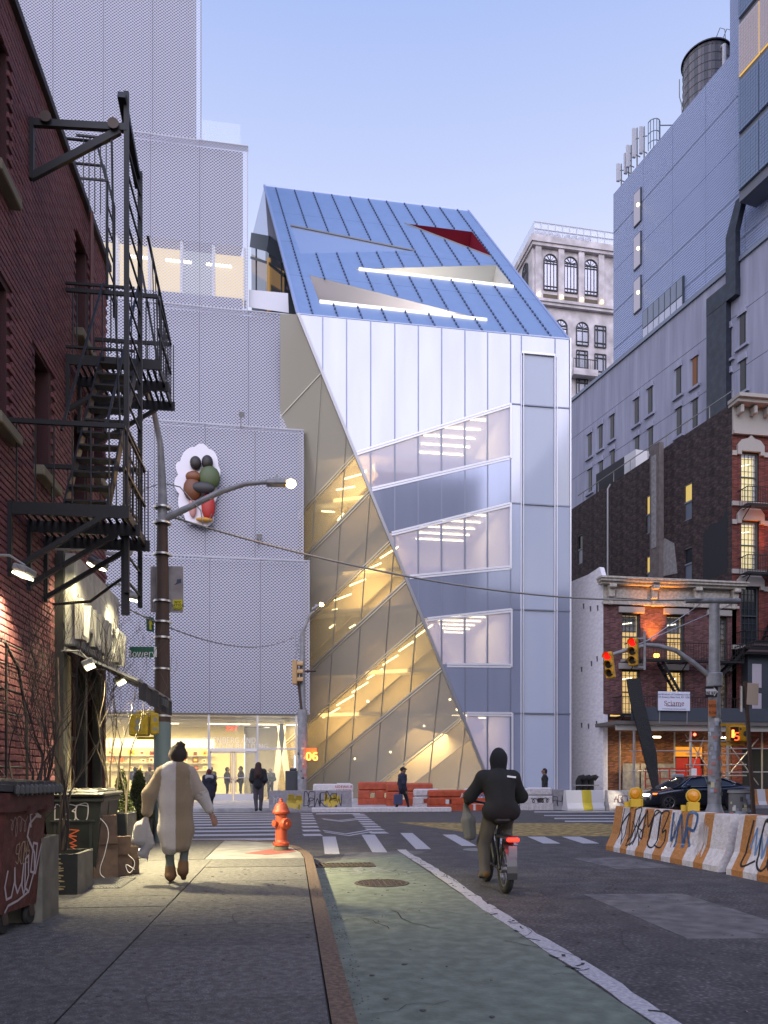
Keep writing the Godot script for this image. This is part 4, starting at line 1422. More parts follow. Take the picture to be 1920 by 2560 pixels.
	part("pilaster", b, mat("pilaster_black", lin(0.02, 0.022, 0.022), 0.5), t)
	for z in [2.1, 2.42]:
		b = B.new()
		b.soft(Vector3(-0.06, 1.6, z), Vector3(0.14, 2.9, 0.12), 0.012)
		part("door_post", b, mat("post_timber", lin(0.27, 0.22, 0.13), 0.7), t)
	for z in [0.2, 1.1]:
		b = B.new()
		b.soft(Vector3(-0.1, 1.6, z), Vector3(0.14, 2.9, 0.1), 0.01)
		part("shop_post", b, mats["pilaster_black"], t)
	b = B.new()
	for y in [0.3, 1.0, 2.0, 3.0]: b.bar(Vector3(-0.4, y, 0.25), Vector3(-0.4, y, 2.4), 0.05)
	part("shop_shutter", b, mats["sash_dark"], t)
	# the lit white sign with raised letters, above the shop
	var sign_t := thing("shop_sign", "floodlit white shop sign with tall raised letters on the corner building", "sign", SV(Vector3(-2.86, 3.1, -11.5)), STREET)
	b = B.new()
	b.soft(Vector3(0, 0.6, 0), Vector3(0.18, 1.2, 2.5), 0.02)
	part("board", b, wear(mat("sign_board", lin(0.4, 0.4, 0.385), 0.55), tex["blotch"], 0.8), sign_t)
	text("LAUNDRY", 0.5, mat("letter_grey", lin(0.4, 0.4, 0.39), 0.35, 0.4), sign_t, Transform3D(Basis(Vector3(0, 0, -1), Vector3.UP, Vector3.RIGHT).scaled_local(Vector3(0.9, 1.0, 1)), Vector3(0.14, 0.32, 0.0)), 0.1)
	# awning frame with a dark cloth valance
	var aw := thing("awning", "black awning with a lettered dark cloth valance over the shop front", "awning", SV(Vector3(-2.9, 2.3, -11.6)), STREET)
	var iron := mat("black_metal", lin(0.018, 0.018, 0.02), 0.5, 0.3)
	b = B.new()
	b.bar(Vector3(0, 0.76, 1.4), Vector3(0.92, 0.36, 1.4), 0.03)
	b.bar(Vector3(0, 0.76, -1.4), Vector3(0.92, 0.36, -1.4), 0.03)
	b.bar(Vector3(0.92, 0.36, 1.4), Vector3(0.92, 0.36, -1.4), 0.03)
	part("frame", b, iron, aw)
	b = B.new()
	b.quad(Vector3(0, 0.78, 1.4), Vector3(0.92, 0.375, 1.4), Vector3(0.92, 0.375, -1.4), Vector3(0, 0.78, -1.4))
	part("cloth", b, mat("awning_cloth", lin(0.02, 0.02, 0.023), 0.85), aw)
	b = B.new()
	var last := Vector3(0.93, 0.36, 1.4)
	for i in 12:
		var z := 1.4 - 2.8 * (i + 1) / 12.0
		var p := Vector3(0.93 + 0.02 * sin(i * 1.7), 0.36, z)
		b.quad(last + Vector3(0.01 * sin(i * 2.1), -0.25, 0), p + Vector3(0.01 * sin(i * 2.1 + 2.1), -0.25 + 0.01 * sin(i * 1.3), 0), p, last)
		last = p
	part("valance", b, mats["awning_cloth"], aw)
	text("LAUNDRY", 0.11, mat("faded_print", lin(0.1, 0.1, 0.1), 0.8), aw, Transform3D(Basis(Vector3(0, 0, -1), Vector3.UP, Vector3.RIGHT), Vector3(0.965, 0.24, -0.5)), 0.004)
	# floodlights on arms
	var warm := Color(1.0, 0.93, 0.72)
	var lights := [
		[Vector3(-2.72, 3.45, -8.15), Vector3(-3.08, 2.2, -8.2), "lit floodlight over the bare brick, left of the shop sign", 0.85, 8.0],
		[Vector3(-2.45, 4.06, -10.0), Vector3(-2.86, 3.3, -10.3), "lit floodlight over the near end of the white shop sign", 0.5, 1.9],
		[Vector3(-2.42, 4.1, -11.9), Vector3(-2.86, 3.3, -12.3), "lit floodlight over the far end of the white shop sign", 0.5, 1.9],
		[Vector3(-2.55, 2.8, -10.1), Vector3(-1.3, 0.15, -10.3), "lit floodlight under the awning, nearer of the two", 0.9, 20.0],
		[Vector3(-2.55, 2.82, -11.9), Vector3(-0.9, 0.15, -12.0), "lit floodlight under the awning, farther of the two", 0.9, 26.0]]
	for q in lights:
		var f := thing("floodlight", q[2], "floodlight", SV(q[0]), STREET, "floodlights on the corner shop")
		var to: Vector3 = (q[1] - q[0]).normalized()
		var bs := Basis.looking_at(to, Vector3.UP)
		b = B.new()
		b.soft(Vector3(0, 0, 0.06), Vector3(0.24, 0.15, 0.07), 0.015)
		var hs := part("housing", b, iron, f)
		hs.basis = bs
		b = B.new()
		b.box(Vector3(0, 0, 0.0), Vector3(0.21, 0.12, 0.02))
		var fc := part("lamp_face", b, glow("flood_face", Color(1, 0.95, 0.78), 5.0), f)
		fc.basis = bs
		b = B.new()
		b.tube([Vector3(0, 0.03, 0) - to * 0.08, Vector3(-0.12, 0.2, 0.02), Vector3(-0.55 if q[0].y > 3 else -0.35, 0.2, 0.02)], 0.014, 6)
		part("arm", b, iron, f)
		spot(SV(q[0] + to * 0.03), SV(q[1]), warm, q[4], 58, 0.9, 0.1)
	# cobra-head lamp and pipe on the corner beyond
	var sg := thing("wall_lamp", "pale wall lamp on a bracket at the far edge of the corner building", "lamp", SV(Vector3(-2.98, 5.0, -12.7)), STREET)
	b = B.new()
	b.bar(Vector3(0, 0, 0), Vector3(0.35, 0.0, 0), 0.05)
	part("bracket", b, mat("trim_silver"), sg)
	b = B.new()
	b.ball(Vector3(0.38, 0.12, 0), Vector3(0.07, 0.16, 0.09), 6, 10)
	part("housing", b, mats["trim_silver"], sg)
	fire_escape()

func fire_escape() -> void:
	var base := Vector3(-3.0, 0, -12.9)
	var t := thing("fire_escape", "black iron fire escape with stairs and drop ladder on the red brick wall", "fire escape", SV(base), STREET)
	var iron := wear(mat("escape_iron", lin(0.02, 0.02, 0.023), 0.55, 0.3), tex["grain"], 1.5)
	var bar := func(called: String, a: Vector3, d: Vector3, w: float, h := 0.0) -> void:
		var b := B.new()
		b.bar(a, d, w, h)
		part(called, b, iron, t)
	# two platforms: z far, z near, height
	for q in [[3.2, 4.4, 4.33], [1.15, 2.3, 7.05]]:
		var z0: float = q[0]
		var z1: float = q[1]
		var y: float = q[2]
		for i in 15:
			if q[2] > 6 or i < 15: bar.call("slat", Vector3(0.06 + i * 0.08, y, z0), Vector3(0.06 + i * 0.08, y, z1), 0.035, 0.012)
		for z in [z0, (z0 + z1) / 2, z1]:
			bar.call("beam", Vector3(0, y - 0.07, z), Vector3(1.26, y - 0.07, z), 0.03, 0.13)
		bar.call("beam", Vector3(1.2, y - 0.03, z0), Vector3(1.2, y - 0.03, z1), 0.03, 0.1)
		for z in [z0, (z0 + z1) / 2, z1]:
			bar.call("bracket", Vector3(0.02, y - 0.75, z), Vector3(1.0, y - 0.12, z), 0.05, 0.05)
			bar.call("bracket", Vector3(0.03, y - 0.8, z), Vector3(0.03, y, z), 0.05, 0.05)
		# railings: two ends and the long side
		for h in [0.42, 0.86]:
			if h > 0.5:
				bar.call("rail", Vector3(0, y + h, z1), Vector3(1.2, y + h, z1), 0.035, 0.05)
				bar.call("rail", Vector3(0, y + h, z0), Vector3(1.2, y + h, z0), 0.035, 0.05)
			bar.call("rail", Vector3(1.2, y + h, z0), Vector3(1.2, y + h, z1), 0.03, 0.03)
		for i in 7:
			var x := 0.1 + i * 0.19
			bar.call("baluster", Vector3(x, y, z1), Vector3(x, y + 0.86, z1), 0.014)
			bar.call("baluster", Vector3(x, y, z0), Vector3(x, y + 0.86, z0), 0.014)
		for i in 8:
			var z := z0 + (z1 - z0) * i / 7.0
			bar.call("baluster", Vector3(1.2, y, z), Vector3(1.2, y + 0.86, z), 0.014)
	# stair between the platforms
	var a := Vector3(0.5, 4.35, 4.1)
	var d := Vector3(0.5, 7.05, 2.35)
	for x in [0.0, 0.46]:
		bar.call("stringer", a + Vector3(x, 0, 0), d + Vector3(x, 0, 0), 0.02, 0.13)
		bar.call("handrail", a + Vector3(x, 0.85, 0.1), d + Vector3(x, 0.95, 0), 0.025)
	for i in 12:
		var p := a.lerp(d, (i + 0.6) / 12.6)
		var b := B.new()
		b.box(p + Vector3(0.23, 0, 0), Vector3(0.45, 0.022, 0.15))
		part("tread", b, iron, t)
	# tall outer railing that rises beside the upper platform
	bar.call("handrail", Vector3(1.2, 7.05, 2.3), Vector3(0.92, 8.6, 2.15), 0.03)
	bar.call("handrail", Vector3(1.2, 7.9, 1.15), Vector3(1.0, 9.0, 1.9), 0.03)
	for i in 6: bar.call("baluster", Vector3(1.2 - 0.02 * i, 7.05, 1.2 + 0.12 * i), Vector3(1.15 - 0.02 * i, 8.0 + 0.16 * i, 1.25 + 0.12 * i), 0.014)
	# upper fragments: railing of the next storey and the gooseneck ladder over the roof
	for h in [0.0, 0.85]: bar.call("rail", Vector3(0, 7.15 + h, 2.3), Vector3(0.9, 7.15 + h, 2.3), 0.03)
	for i in 4: bar.call("baluster", Vector3(0.15 + i * 0.22, 7.1, 2.3), Vector3(0.15 + i * 0.22, 8.0, 2.3), 0.014)
	var ladder := func(x: float, z: float, y0: float, y1: float) -> void:
		for s in [0.0, 0.45]:
			var b := B.new()
			b.tube([Vector3(x, y0, z - s), Vector3(x, y1 - 0.6, z - s), Vector3(x - 0.15, y1, z - s), Vector3(x - 0.8, y1, z - s)], 0.022, 6)
			part("ladder_rail", b, iron, t)
		for i in int((y1 - y0 - 0.6) / 0.3):
			bar.call("rung", Vector3(x, y0 + 0.2 + i * 0.3, z), Vector3(x, y0 + 0.2 + i * 0.3, z - 0.45), 0.02)
	ladder.call(0.32, 1.35, 8.4, 9.697 + 1.0)
	for i in 5: bar.call("baluster", Vector3(0.32 - 0.08 * i, 9.6, 1.4), Vector3(0.32 - 0.08 * i, 10.7, 1.4), 0.013)
	bar.call("rail", Vector3(-0.1, 10.1, 1.4), Vector3(0.35, 10.1, 1.4), 0.025)
	bar.call("rail", Vector3(-0.1, 10.72, 1.4), Vector3(0.35, 10.72, 1.4), 0.025)
	# drop ladder: two long flat bars hung from an arm that swings out from the wall
	var ax := 1.09
	for z in [3.72, 2.92]:
		var b := B.new()
		b.bar(Vector3(ax, 3.55, z), Vector3(ax, 9.4 if z > 3 else 9.1, z), 0.055, 0.04)
		part("guide", b, iron, t)
	for i in 18: bar.call("rung", Vector3(ax, 3.7 + i * 0.3, 3.72), Vector3(ax, 3.7 + i * 0.3, 2.92), 0.022)
	bar.call("guide_head", Vector3(ax - 0.04, 9.3, 3.8), Vector3(ax - 0.04, 9.0, 2.8), 0.09, 0.09)
	bar.call("arm", Vector3(0, 8.93, 3.72), Vector3(ax, 8.98, 3.72), 0.05, 0.08)
	bar.call("arm_brace", Vector3(0.02, 8.3, 3.72), Vector3(ax - 0.08, 8.94, 3.72), 0.05, 0.08)
	bar.call("arm_post", Vector3(0.03, 8.28, 3.72), Vector3(0.03, 8.98, 3.72), 0.06)
	for x in [0.2, 0.95]:
		var b := B.new()
		b.lathe([Vector2(0, -0.03), Vector2(0.065, -0.03), Vector2(0.05, 0.0), Vector2(0.065, 0.03), Vector2(0, 0.03)], 14, Vector3(x, 8.98, 3.75), Basis(Vector3.RIGHT, PI / 2))
		part("pulley", b, mat("pulley_rust", lin(0.07, 0.05, 0.04), 0.6, 0.4), t)
	var bb := B.new()
	bb.tube([Vector3(0.92, 8.9, 3.72), Vector3(0.95, 7.2, 3.72), Vector3(1.02, 5.4, 3.72)], 0.014, 5)
	part("cable", bb, iron, t)
	bar.call("stop_bar", Vector3(ax - 0.02, 3.3, 3.68), Vector3(ax - 0.04, 4.4, 3.6), 0.09, 0.05)
	bb = B.new()
	bb.tube([Vector3(0.05, 3.55, 3.0), Vector3(0.5, 3.6, 3.0), Vector3(1.0, 3.95, 3.1)], 0.02, 5)
	part("stay", bb, iron, t)

func sash_window(t: Node3D, x: float, y: float, w: float, h: float, z: float, lit, blind := 0.0) -> Node3D:
	var n := Node3D.new()
	n.name = "window"
	t.add_child(n, true)
	var fr := mat("sash_green", lin(0.03, 0.04, 0.045), 0.5)
	var b := B.new()
	for s in [-1, 1]: b.box(Vector3(x + s * (w / 2 - 0.05), y + h / 2, z), Vector3(0.1, h, 0.12))
	b.box(Vector3(x, y + h - 0.05, z), Vector3(w - 0.2, 0.1, 0.12))
	b.box(Vector3(x, y + 0.04, z), Vector3(w - 0.2, 0.08, 0.12))
	b.box(Vector3(x, y + h * 0.5, z + 0.02), Vector3(w - 0.2, 0.07, 0.1))
	part("frame", b, fr, n)
	b = B.new()
	for i in 3: b.box(Vector3(x - w / 2 + 0.1 + (w - 0.2) * (i + 1) / 4.0, y + h / 2, z), Vector3(0.022, h - 0.1, 0.03))
	for k in [0.125, 0.25, 0.375, 0.625, 0.75, 0.875]: b.box(Vector3(x, y + h * k, z - 0.002), Vector3(w - 0.2, 0.022, 0.026))
	part("glazing_bar", b, fr, n)
	b = B.new()
	b.box(Vector3(x, y + h / 2, z - 0.05), Vector3(w - 0.14, h - 0.06, 0.01))
	if lit:
		part("pane", b, pane("room_pane", Color(0.9, 0.9, 0.9), 0.12, 0.04), n)
		b = B.new()
		b.box(Vector3(x, y + h / 2, z - 0.75), Vector3(w + 0.5, h + 0.1, 0.02))
		part("lit_room", b, lit, n)
		if blind > 0:
			b = B.new()
			b.box(Vector3(x, y + h * (1 - blind / 2), z - 0.62), Vector3(w + 0.3, h * blind, 0.02))
			part("shade", b, mat("shade_dark", lin(0.07, 0.07, 0.06), 0.8), n)
		b = B.new()
		b.bar(Vector3(x - w * 0.4, y + h * 0.8, z - 0.6), Vector3(x + w * 0.4, y + h * 0.86, z - 0.6), 0.05)
		part("tube_light", b, glow("window_tube", Color(1, 0.95, 0.8), 2.5), n)
	else:
		part("pane", b, mat("dusk_glass"), n)
	return n

func railing(t: Node3D, x0: float, x1: float, y: float, z: float, h := 0.95, step := 0.16) -> void:
	var iron := mat("escape_iron")
	var b := B.new()
	b.bar(Vector3(x0, y + h, z), Vector3(x1, y + h, z), 0.04)
	b.bar(Vector3(x0, y + 0.08, z), Vector3(x1, y + 0.08, z), 0.03)
	for x in [x0, x1]:
		b.bar(Vector3(x, y + h, z), Vector3(x, y + h, z - 0.9), 0.04)
	part("rail", b, iron, t)
	b = B.new()
	for i in int((x1 - x0) / step) + 1: b.bar(Vector3(x0 + i * step, y, z), Vector3(x0 + i * step, y + h, z), 0.018)
	for x in [x0, x1]:
		for i in 6: b.bar(Vector3(x, y, z - i * 0.15), Vector3(x, y + h, z - i * 0.15), 0.018)
	part("balusters", b, iron, t)
	b = B.new()
	for i in 9: b.bar(Vector3(x0, y, z - i * 0.11), Vector3(x1, y, z - i * 0.11), 0.05, 0.02)
	b.bar(Vector3(x0, y - 0.06, z), Vector3(x1, y - 0.06, z), 0.04, 0.1)
	part("platform", b, iron, t)
	for x in [x0 + 0.3, (x0 + x1) / 2, x1 - 0.3]:
		b = B.new()
		b.bar(Vector3(x, y - 0.7, z - 0.98), Vector3(x, y - 0.08, z - 0.1), 0.04)
		b.bar(Vector3(x, y - 0.1, z - 0.98), Vector3(x, y - 0.1, z), 0.04)
		part("bracket", b, iron, t)

func right_side() -> void:
	var brick_of := func(key: String, c: Color, s := 0.58) -> StandardMaterial3D:
		var m := wear(mat(key, c, 0.85), tex["brick"], s, tex["brick_height"], 1.0)
		m.uv1_scale = Vector3(s, s * 1.45, s)
		m.uv1_world_triplanar = false
		return m
	var back := Vector3(-sin(PARTY), 0, -cos(PARTY))
	# --- three-storey brick house
	var t := thing("brick_house", "low three storey red brick house with a lamp lit white cornice", "building", Vector3(18.94, 0, -40.5))
	var red := brick_of.call("brick_red", lin(0.17, 0.085, 0.085))
	var lit := glow("room_cream", Color(1.0, 0.82, 0.48), 0.5)
	var b := B.new()
	var wx := [1.68, 4.42, 7.1]
	var ww := 1.12
	var rows := [[4.95, 2.55], [8.05, 2.65]]
	var zs := [0.0]
	# front wall pierced by six windows
	var xs := [0.0]
	for x in wx: xs.append_array([x - ww / 2, x + ww / 2])
	xs.append(8.22)
	var ys := [0.0, 4.95, 7.5, 8.05, 10.7, 12.4]
	for i in 7:
		for k in 5:
			if i % 2 == 1 and (k == 1 or k == 3): continue
			if k == 0: continue
			b.span(Vector3(xs[i], ys[k], -0.4), Vector3(xs[i + 1], ys[k + 1], 0.0))
	b.span(Vector3(0, 4.7, -8), Vector3(8.2, 4.8, -0.4))
	b.span(Vector3(0.1, 12.0, -8), Vector3(8.2, 12.15, -0.4))
	part("front_wall", b, red, t)
	b = B.new()
	var w2 := back * 7
	b.prism(PackedVector2Array([Vector2(0, 0), Vector2(7, 0), Vector2(7, 13.3), Vector2(1.5, 13.2), Vector2(0.35, 13.35), Vector2(0, 12.5)]), 0.0, 0.3, Transform3D(Basis(back, Vector3.UP, back.cross(Vector3.UP)), Vector3(0, 0, 0)))
	part("party_wall", b, wear(mat("limewash", lin(0.8, 0.79, 0.83), 0.9), noise("limedirt", 71, 0.02, Color(0.86, 0.86, 0.88), Color(1, 1, 1), 6), 0.2, tex["brick_height"], 0.5), t, "white painted side wall")
	t.get_node("party_wall").material_override.uv1_scale = Vector3(0.25, 0.4, 0.25)
	for q in [[1.9, 11.6], [1.2, 11.3], [0.5, 11.2], [2.1, 7.9], [1.1, 8.1], [0.55, 8.3], [2.1, 4.6], [1.4, 4.5], [0.6, 4.6]]:
		b = B.new()
		var p: Vector3 = back * q[0] + Vector3(0, q[1], 0) - back.cross(Vector3.UP) * 0.02
		b.bar(p, p + Vector3(0.03, -0.3, 0), 0.1, 0.06)
		part("iron_tie", b, mat("tie_dark", lin(0.08, 0.08, 0.09), 0.7), t)
	var stone := wear(mat("lintel_stone", lin(0.5, 0.46, 0.42), 0.8), tex["grain"], 1.2)
	for k in 2:
		for i in 3:
			sash_window(t, wx[i], rows[k][0], ww, rows[k][1], -0.2, lit, 0.35 if k == 1 else 0.0)
			b = B.new()
			b.soft(Vector3(wx[i], rows[k][0] + rows[k][1] + 0.18, 0.05), Vector3(1.55, 0.34, 0.16), 0.02)
			part("lintel", b, stone, t)
			b = B.new()
			b.soft(Vector3(wx[i], rows[k][0] - 0.08, 0.06), Vector3(1.3, 0.14, 0.2), 0.02)
			part("sill", b, stone, t)
	# cornice: frieze, panels, consoles, crown
	var wood := wear(mat("cornice_paint", lin(0.5, 0.46, 0.4), 0.7), tex["blotch"], 0.9)
	b = B.new()
	b.span(Vector3(0, 11.2, 0.0), Vector3(8.22, 12.2, 0.1))
	b.span(Vector3(-0.1, 11.15, 0.0), Vector3(8.3, 11.3, 0.18))
	part("frieze", b, wood, t)
	b = B.new()
	b.span(Vector3(-0.3, 12.22, 0.0), Vector3(8.5, 12.36, 0.45))
	b.span(Vector3(-0.38, 12.36, 0.0), Vector3(8.56, 12.5, 0.6))
	b.span(Vector3(-0.42, 12.5, 0.0), Vector3(8.6, 12.6, 0.68))
	part("crown", b, wood, t)
	for x in [0.35, 2.95, 5.55, 7.95]:
		b = B.new()
		b.soft(Vector3(x, 11.85, 0.25), Vector3(0.36, 0.7, 0.32), 0.04)
		b.soft(Vector3(x, 12.1, 0.36), Vector3(0.4, 0.22, 0.5), 0.04)
		b.soft(Vector3(x, 11.35, 0.17), Vector3(0.28, 0.5, 0.2), 0.04)
		part("console", b, wood, t)
	for x in [1.65, 4.25, 6.75]:
		b = B.new()
		b.soft(Vector3(x, 11.75, 0.13), Vector3(1.9, 0.5, 0.06), 0.02)
		part("frieze_panel", b, wood, t)
	# wall lamp that lights the cornice from between the windows
	b = B.new()
	b.soft(Vector3(2.95, 8.25, 0.5), Vector3(0.3, 0.2, 0.2), 0.03)
	part("uplight", b, glow("uplight_face", Color(1, 0.7, 0.3), 3.0), t)
	spot(Vector3(18.94 + 2.95, 8.45, -39.95), Vector3(18.94 + 2.95, 12.0, -40.4), Color(1, 0.6, 0.2), 30.0, 30, 0.8)
	# fire escape over the front
	var f := thing("fire_escape", "thin black iron fire escape across the low brick house", "fire escape", Vector3(18.94, 0, -40.5))
	railing(f, 1.2, 8.0, 7.95, 1.05)
	railing(f, 0.5, 7.9, 4.9, 1.05)
	b = B.new()
	for s in [0.0, 0.5]: b.bar(Vector3(3.1, 7.9, 0.35 + s), Vector3(4.9, 5.0, 0.35 + s), 0.03, 0.16)
	for i in 10: b.box(Vector3(3.1 + 0.18 * (i + 0.5), 7.9 - 0.29 * (i + 0.5), 0.6), Vector3(0.2, 0.02, 0.5))
	part("stair", b, mat("escape_iron"), f)
	# --- ground floor: sidewalk shed with scaffold, red doors
	var shed := thing("sidewalk_shed", "grey scaffold shed over the pavement before the low brick house", "scaffold", Vector3(18.94, 0.15, -40.5))
	var pole := mat("scaffold_pole", lin(0.3, 0.3, 0.31), 0.5, 0.5)
	b = B.new()
	b.span(Vector3(-0.4, 4.05, -0.2), Vector3(16, 4.25, 2.4))
	part("deck", b, mat("deck_timber", lin(0.12, 0.11, 0.1), 0.8), shed)
	b = B.new()
	b.span(Vector3(0.5, 4.27, 2.3), Vector3(16, 5.0, 2.42))
	part("parapet_board", b, mat("hoarding", lin(0.045, 0.055, 0.07), 0.7), shed)
	b = B.new()
	b.span(Vector3(-0.3, 3.75, 2.1), Vector3(16, 4.03, 2.25))
	part("edge_beam", b, mat("beam_paint", lin(0.34, 0.33, 0.3), 0.6), shed)
	for x in [0.75, 4.05, 6.25, 9.5, 12.5]:
		for z in [0.5, 2.15]:
			b = B.new()
			b.tube([Vector3(x, 0, z), Vector3(x, 3.8, z)], 0.07 if z > 1 else 0.05, 8)
			part("post", b, pole, shed)
	for q in [[0.75, 1.55], [0.75, 2.65], [4.05, 1.3], [4.05, 1.9], [4.05, 2.5], [4.05, 3.2], [6.25, 1.5], [6.25, 2.8]]:
		b = B.new()
		b.tube([Vector3(q[0] - 0.3, q[1], 2.2), Vector3(q[0] + 3.3, q[1] + 0.02, 2.2)], 0.035, 6)
		part("rail", b, pole, shed)
	for q in [[4.05, 3.6, 6.25, 0.6], [6.25, 3.6, 8.5, 0.8], [8.5, 3.4, 6.25, 0.9], [4.05, 0.6, 5.2, 3.5]]:
		b = B.new()
		b.tube([Vector3(q[0], q[1], 1.6), Vector3(q[2], q[3], 1.6)], 0.03, 6)
		part("brace", b, pole, shed)
	for x in [2.15, 6.75, 11.5]:
		b = B.new()
		b.span(Vector3(x - 0.5, 3.4, 1.4), Vector3(x + 0.5, 3.48, 1.52))
		part("tube_light", b, glow("shed_tube", Color(1, 0.93, 0.75), 7.0), shed)
		area(Vector3(18.94 + x, 3.5, -39.1), Vector3(18.94 + x, 0, -39.1), Vector2(1.0, 0.2), Color(1, 0.88, 0.65), 6.0)
	b = B.new()
	b.ball(Vector3(4.2, 3.55, 2.3), Vector3.ONE * 0.08, 6, 8)
	part("red_light", b, glow("red_bulb", Color(1, 0.3, 0.2), 5.0), shed)
	var front := thing("street_shop", "orange lit brick ground floor with tall red double doors under the scaffold", "shop front", Vector3(18.94, 0.15, -40.5))
	b = B.new()
	b.span(Vector3(0, 0, -0.4), Vector3(4.4, 4.5, -0.1))
	b.span(Vector3(6.2, 0, -0.4), Vector3(16, 4.5, -0.1))
	b.span(Vector3(4.4, 3.0, -0.4), Vector3(6.2, 4.5, -0.1))
	part("wall", b, brick_of.call("brick_orange", lin(0.26, 0.12, 0.06)), front)
	for s in [0, 1]:
		b = B.new()
		b.soft(Vector3(4.86 + s * 0.78, 1.2, -0.1), Vector3(0.74, 2.3, 0.08), 0.02)
		part("door", b, mat("door_red", lin(0.42, 0.02, 0.012), 0.45), front)
		b = B.new()
		b.soft(Vector3(5.1 + s * 0.3, 1.3, -0.04), Vector3(0.06, 1.3, 0.05), 0.01)
		part("door_handle", b, mat("brass", lin(0.6, 0.45, 0.2), 0.3, 0.9), front)
	b = B.new()
	b.span(Vector3(4.45, 2.42, -0.2), Vector3(6.15, 2.98, -0.15))
	part("fanlight", b, glow("fanlight_amber", Color(1, 0.62, 0.14), 0.5), front)
	for x in [1.5, 2.6, 3.6]:
		b = B.new()
		b.span(Vector3(x - 0.5, 0.1, 0.3), Vector3(x + 0.5, 2.0, 0.36))
		part("hoarding_board", b, wear(mat("plywood_grey", lin(0.27, 0.26, 0.25), 0.85), tex["blotch"], 0.6), front)
	b = B.new()
	b.span(Vector3(8.6, 0.0, -0.05), Vector3(16, 2.9, 0.05))
	part("dark_window", b, mat("dusk_glass"), front)
	var lift := thing("scissor_lift", "red railed platform of a work lift beside the scaffold", "lift", Vector3(22.0, 0.15, -38.4))
	var lr := mat("lift_red", lin(0.4, 0.03, 0.02), 0.5)
	b = B.new()
	for y in [0.75, 1.15, 1.7]:
		for z in [-0.5, 0.5]: b.bar(Vector3(-1.35, y, z), Vector3(1.35, y, z), 0.05)
		for x in [-1.35, 1.35]: b.bar(Vector3(x, y, -0.5), Vector3(x, y, 0.5), 0.05)
	for x in [-1.35, -0.5, 0.45, 1.35]:
		for z in [-0.5, 0.5]: b.bar(Vector3(x, 0.6, z), Vector3(x, 1.7, z), 0.05)
	part("guard_rail", b, lr, lift)
	b = B.new()
	b.soft(Vector3(0, 0.35, 0), Vector3(2.6, 0.5, 1.0), 0.04)
	part("base", b, mat("lift_grey", lin(0.08, 0.08, 0.08), 0.6), lift)
	b = B.new()
	b.span(Vector3(0.75, 1.1, 0.53), Vector3(1.05, 1.7, 0.55))
	part("notice", b, mat("paper_white", lin(0.65, 0.65, 0.65), 0.8), lift)
	var ban := thing("leaning_banner", "long black plastic sheet that leans curved against the scaffold", "banner", Vector3(20.781, 0.38, -37.6))
	b = B.new()
	var path := []
	for i in 15:
		var f2 := i / 14.0
		path.append(Vector3(-1.35 * pow(f2, 0.6) + 0.12 * sin(f2 * 5.0), f2 * 6.2, 0.08 * sin(f2 * 4.0)))
	for i in 14:
		var hw0 := 0.14 + 0.24 * minf(1, i / 5.0)
		var hw1 := 0.14 + 0.24 * minf(1, (i + 1) / 5.0)
		var a: Vector3 = path[i]
		var e: Vector3 = path[i + 1]
		b.quad(a + Vector3(-hw0, 0, 0), a + Vector3(hw0, 0.05, 0), e + Vector3(hw1, 0.05, 0), e + Vector3(-hw1, 0, 0))
		b.quad(a + Vector3(hw0, 0.05, -0.08), a + Vector3(-hw0, 0, -0.08), e + Vector3(-hw1, 0, -0.08), e + Vector3(hw1, 0.05, -0.08))
	part("sheet", b, wear(mat("black_plastic", lin(0.012, 0.012, 0.014), 0.5), tex["grain"], 0.6, tex["lump"], 4.0), ban)
	var sg := thing("builder_sign", "white builder's notice board on the scaffold above the red doors", "sign", Vector3(21.812, 5.472, -38.0))
	b = B.new()
	b.soft(Vector3.ZERO, Vector3(1.85, 1.03, 0.04), 0.008)
	part("board", b, mat("board_paper", lin(0.62, 0.63, 0.72), 0.6), sg)
	var ink := mat("ink_blue", lin(0.03, 0.06, 0.16), 0.7)
	text("New Museum of Contemporary Art", 0.095, ink, sg, Transform3D(Basis(), Vector3(0, 0.36, 0.024)))
	text("235 Bowery New York, NY 10002", 0.095, ink, sg, Transform3D(Basis(), Vector3(0, 0.21, 0.024)))
	text("Sciame", 0.25, mat("ink_maroon", lin(0.16, 0.02, 0.03), 0.7), sg, Transform3D(Basis(), Vector3(0, -0.13, 0.024)), 0.006, "lettering", "Droid Serif")
	text("WHERE BUILDING IS AN ART", 0.05, ink, sg, Transform3D(Basis(), Vector3(0, -0.27, 0.024)))
	text("For more information, visit website sponsored by", 0.045, ink, sg, Transform3D(Basis(), Vector3(0, -0.42, 0.024)))
	b = B.new()
	b.bar(Vector3(-0.8, -1.2, -0.1), Vector3(-0.8, 0.4, -0.05), 0.06)
	b.bar(Vector3(0.8, -1.2, -0.1), Vector3(0.8, 0.4, -0.05), 0.06)
	part("stake", b, mat("scaffold_pole"), sg)
	var vents := thing("vent_pipes", "three black curved vent pipes on a rail before the white side wall", "pipes", Vector3(17.705, 0.327, -40.2))
	for i in 3:
		b = B.new()
		var x := (i - 1) * 0.36
		b.tube([Vector3(x, 0.0, 0), Vector3(x, 0.85, 0), Vector3(x + 0.06, 1.0, 0.05), Vector3(x + 0.2, 1.04, 0.1), Vector3(x + 0.3, 0.95, 0.14)], 0.17, 10)
		part("pipe", b, mat("matte_black", lin(0.012, 0.012, 0.013), 0.95), vents)
	b = B.new()
	b.bar(Vector3(-0.75, 0.6, 0.2), Vector3(0.75, 0.6, 0.2), 0.05)
	part("rail", b, mats["scaffold_pole"], vents)
	# --- tall tenement behind, dark party wall and ornate red front
	var u := thing("brick_tenement", "tall dark brick tenement with a weathered side wall and ornate white trimmed red front", "building", Vector3(26.88, 0, -40.5))
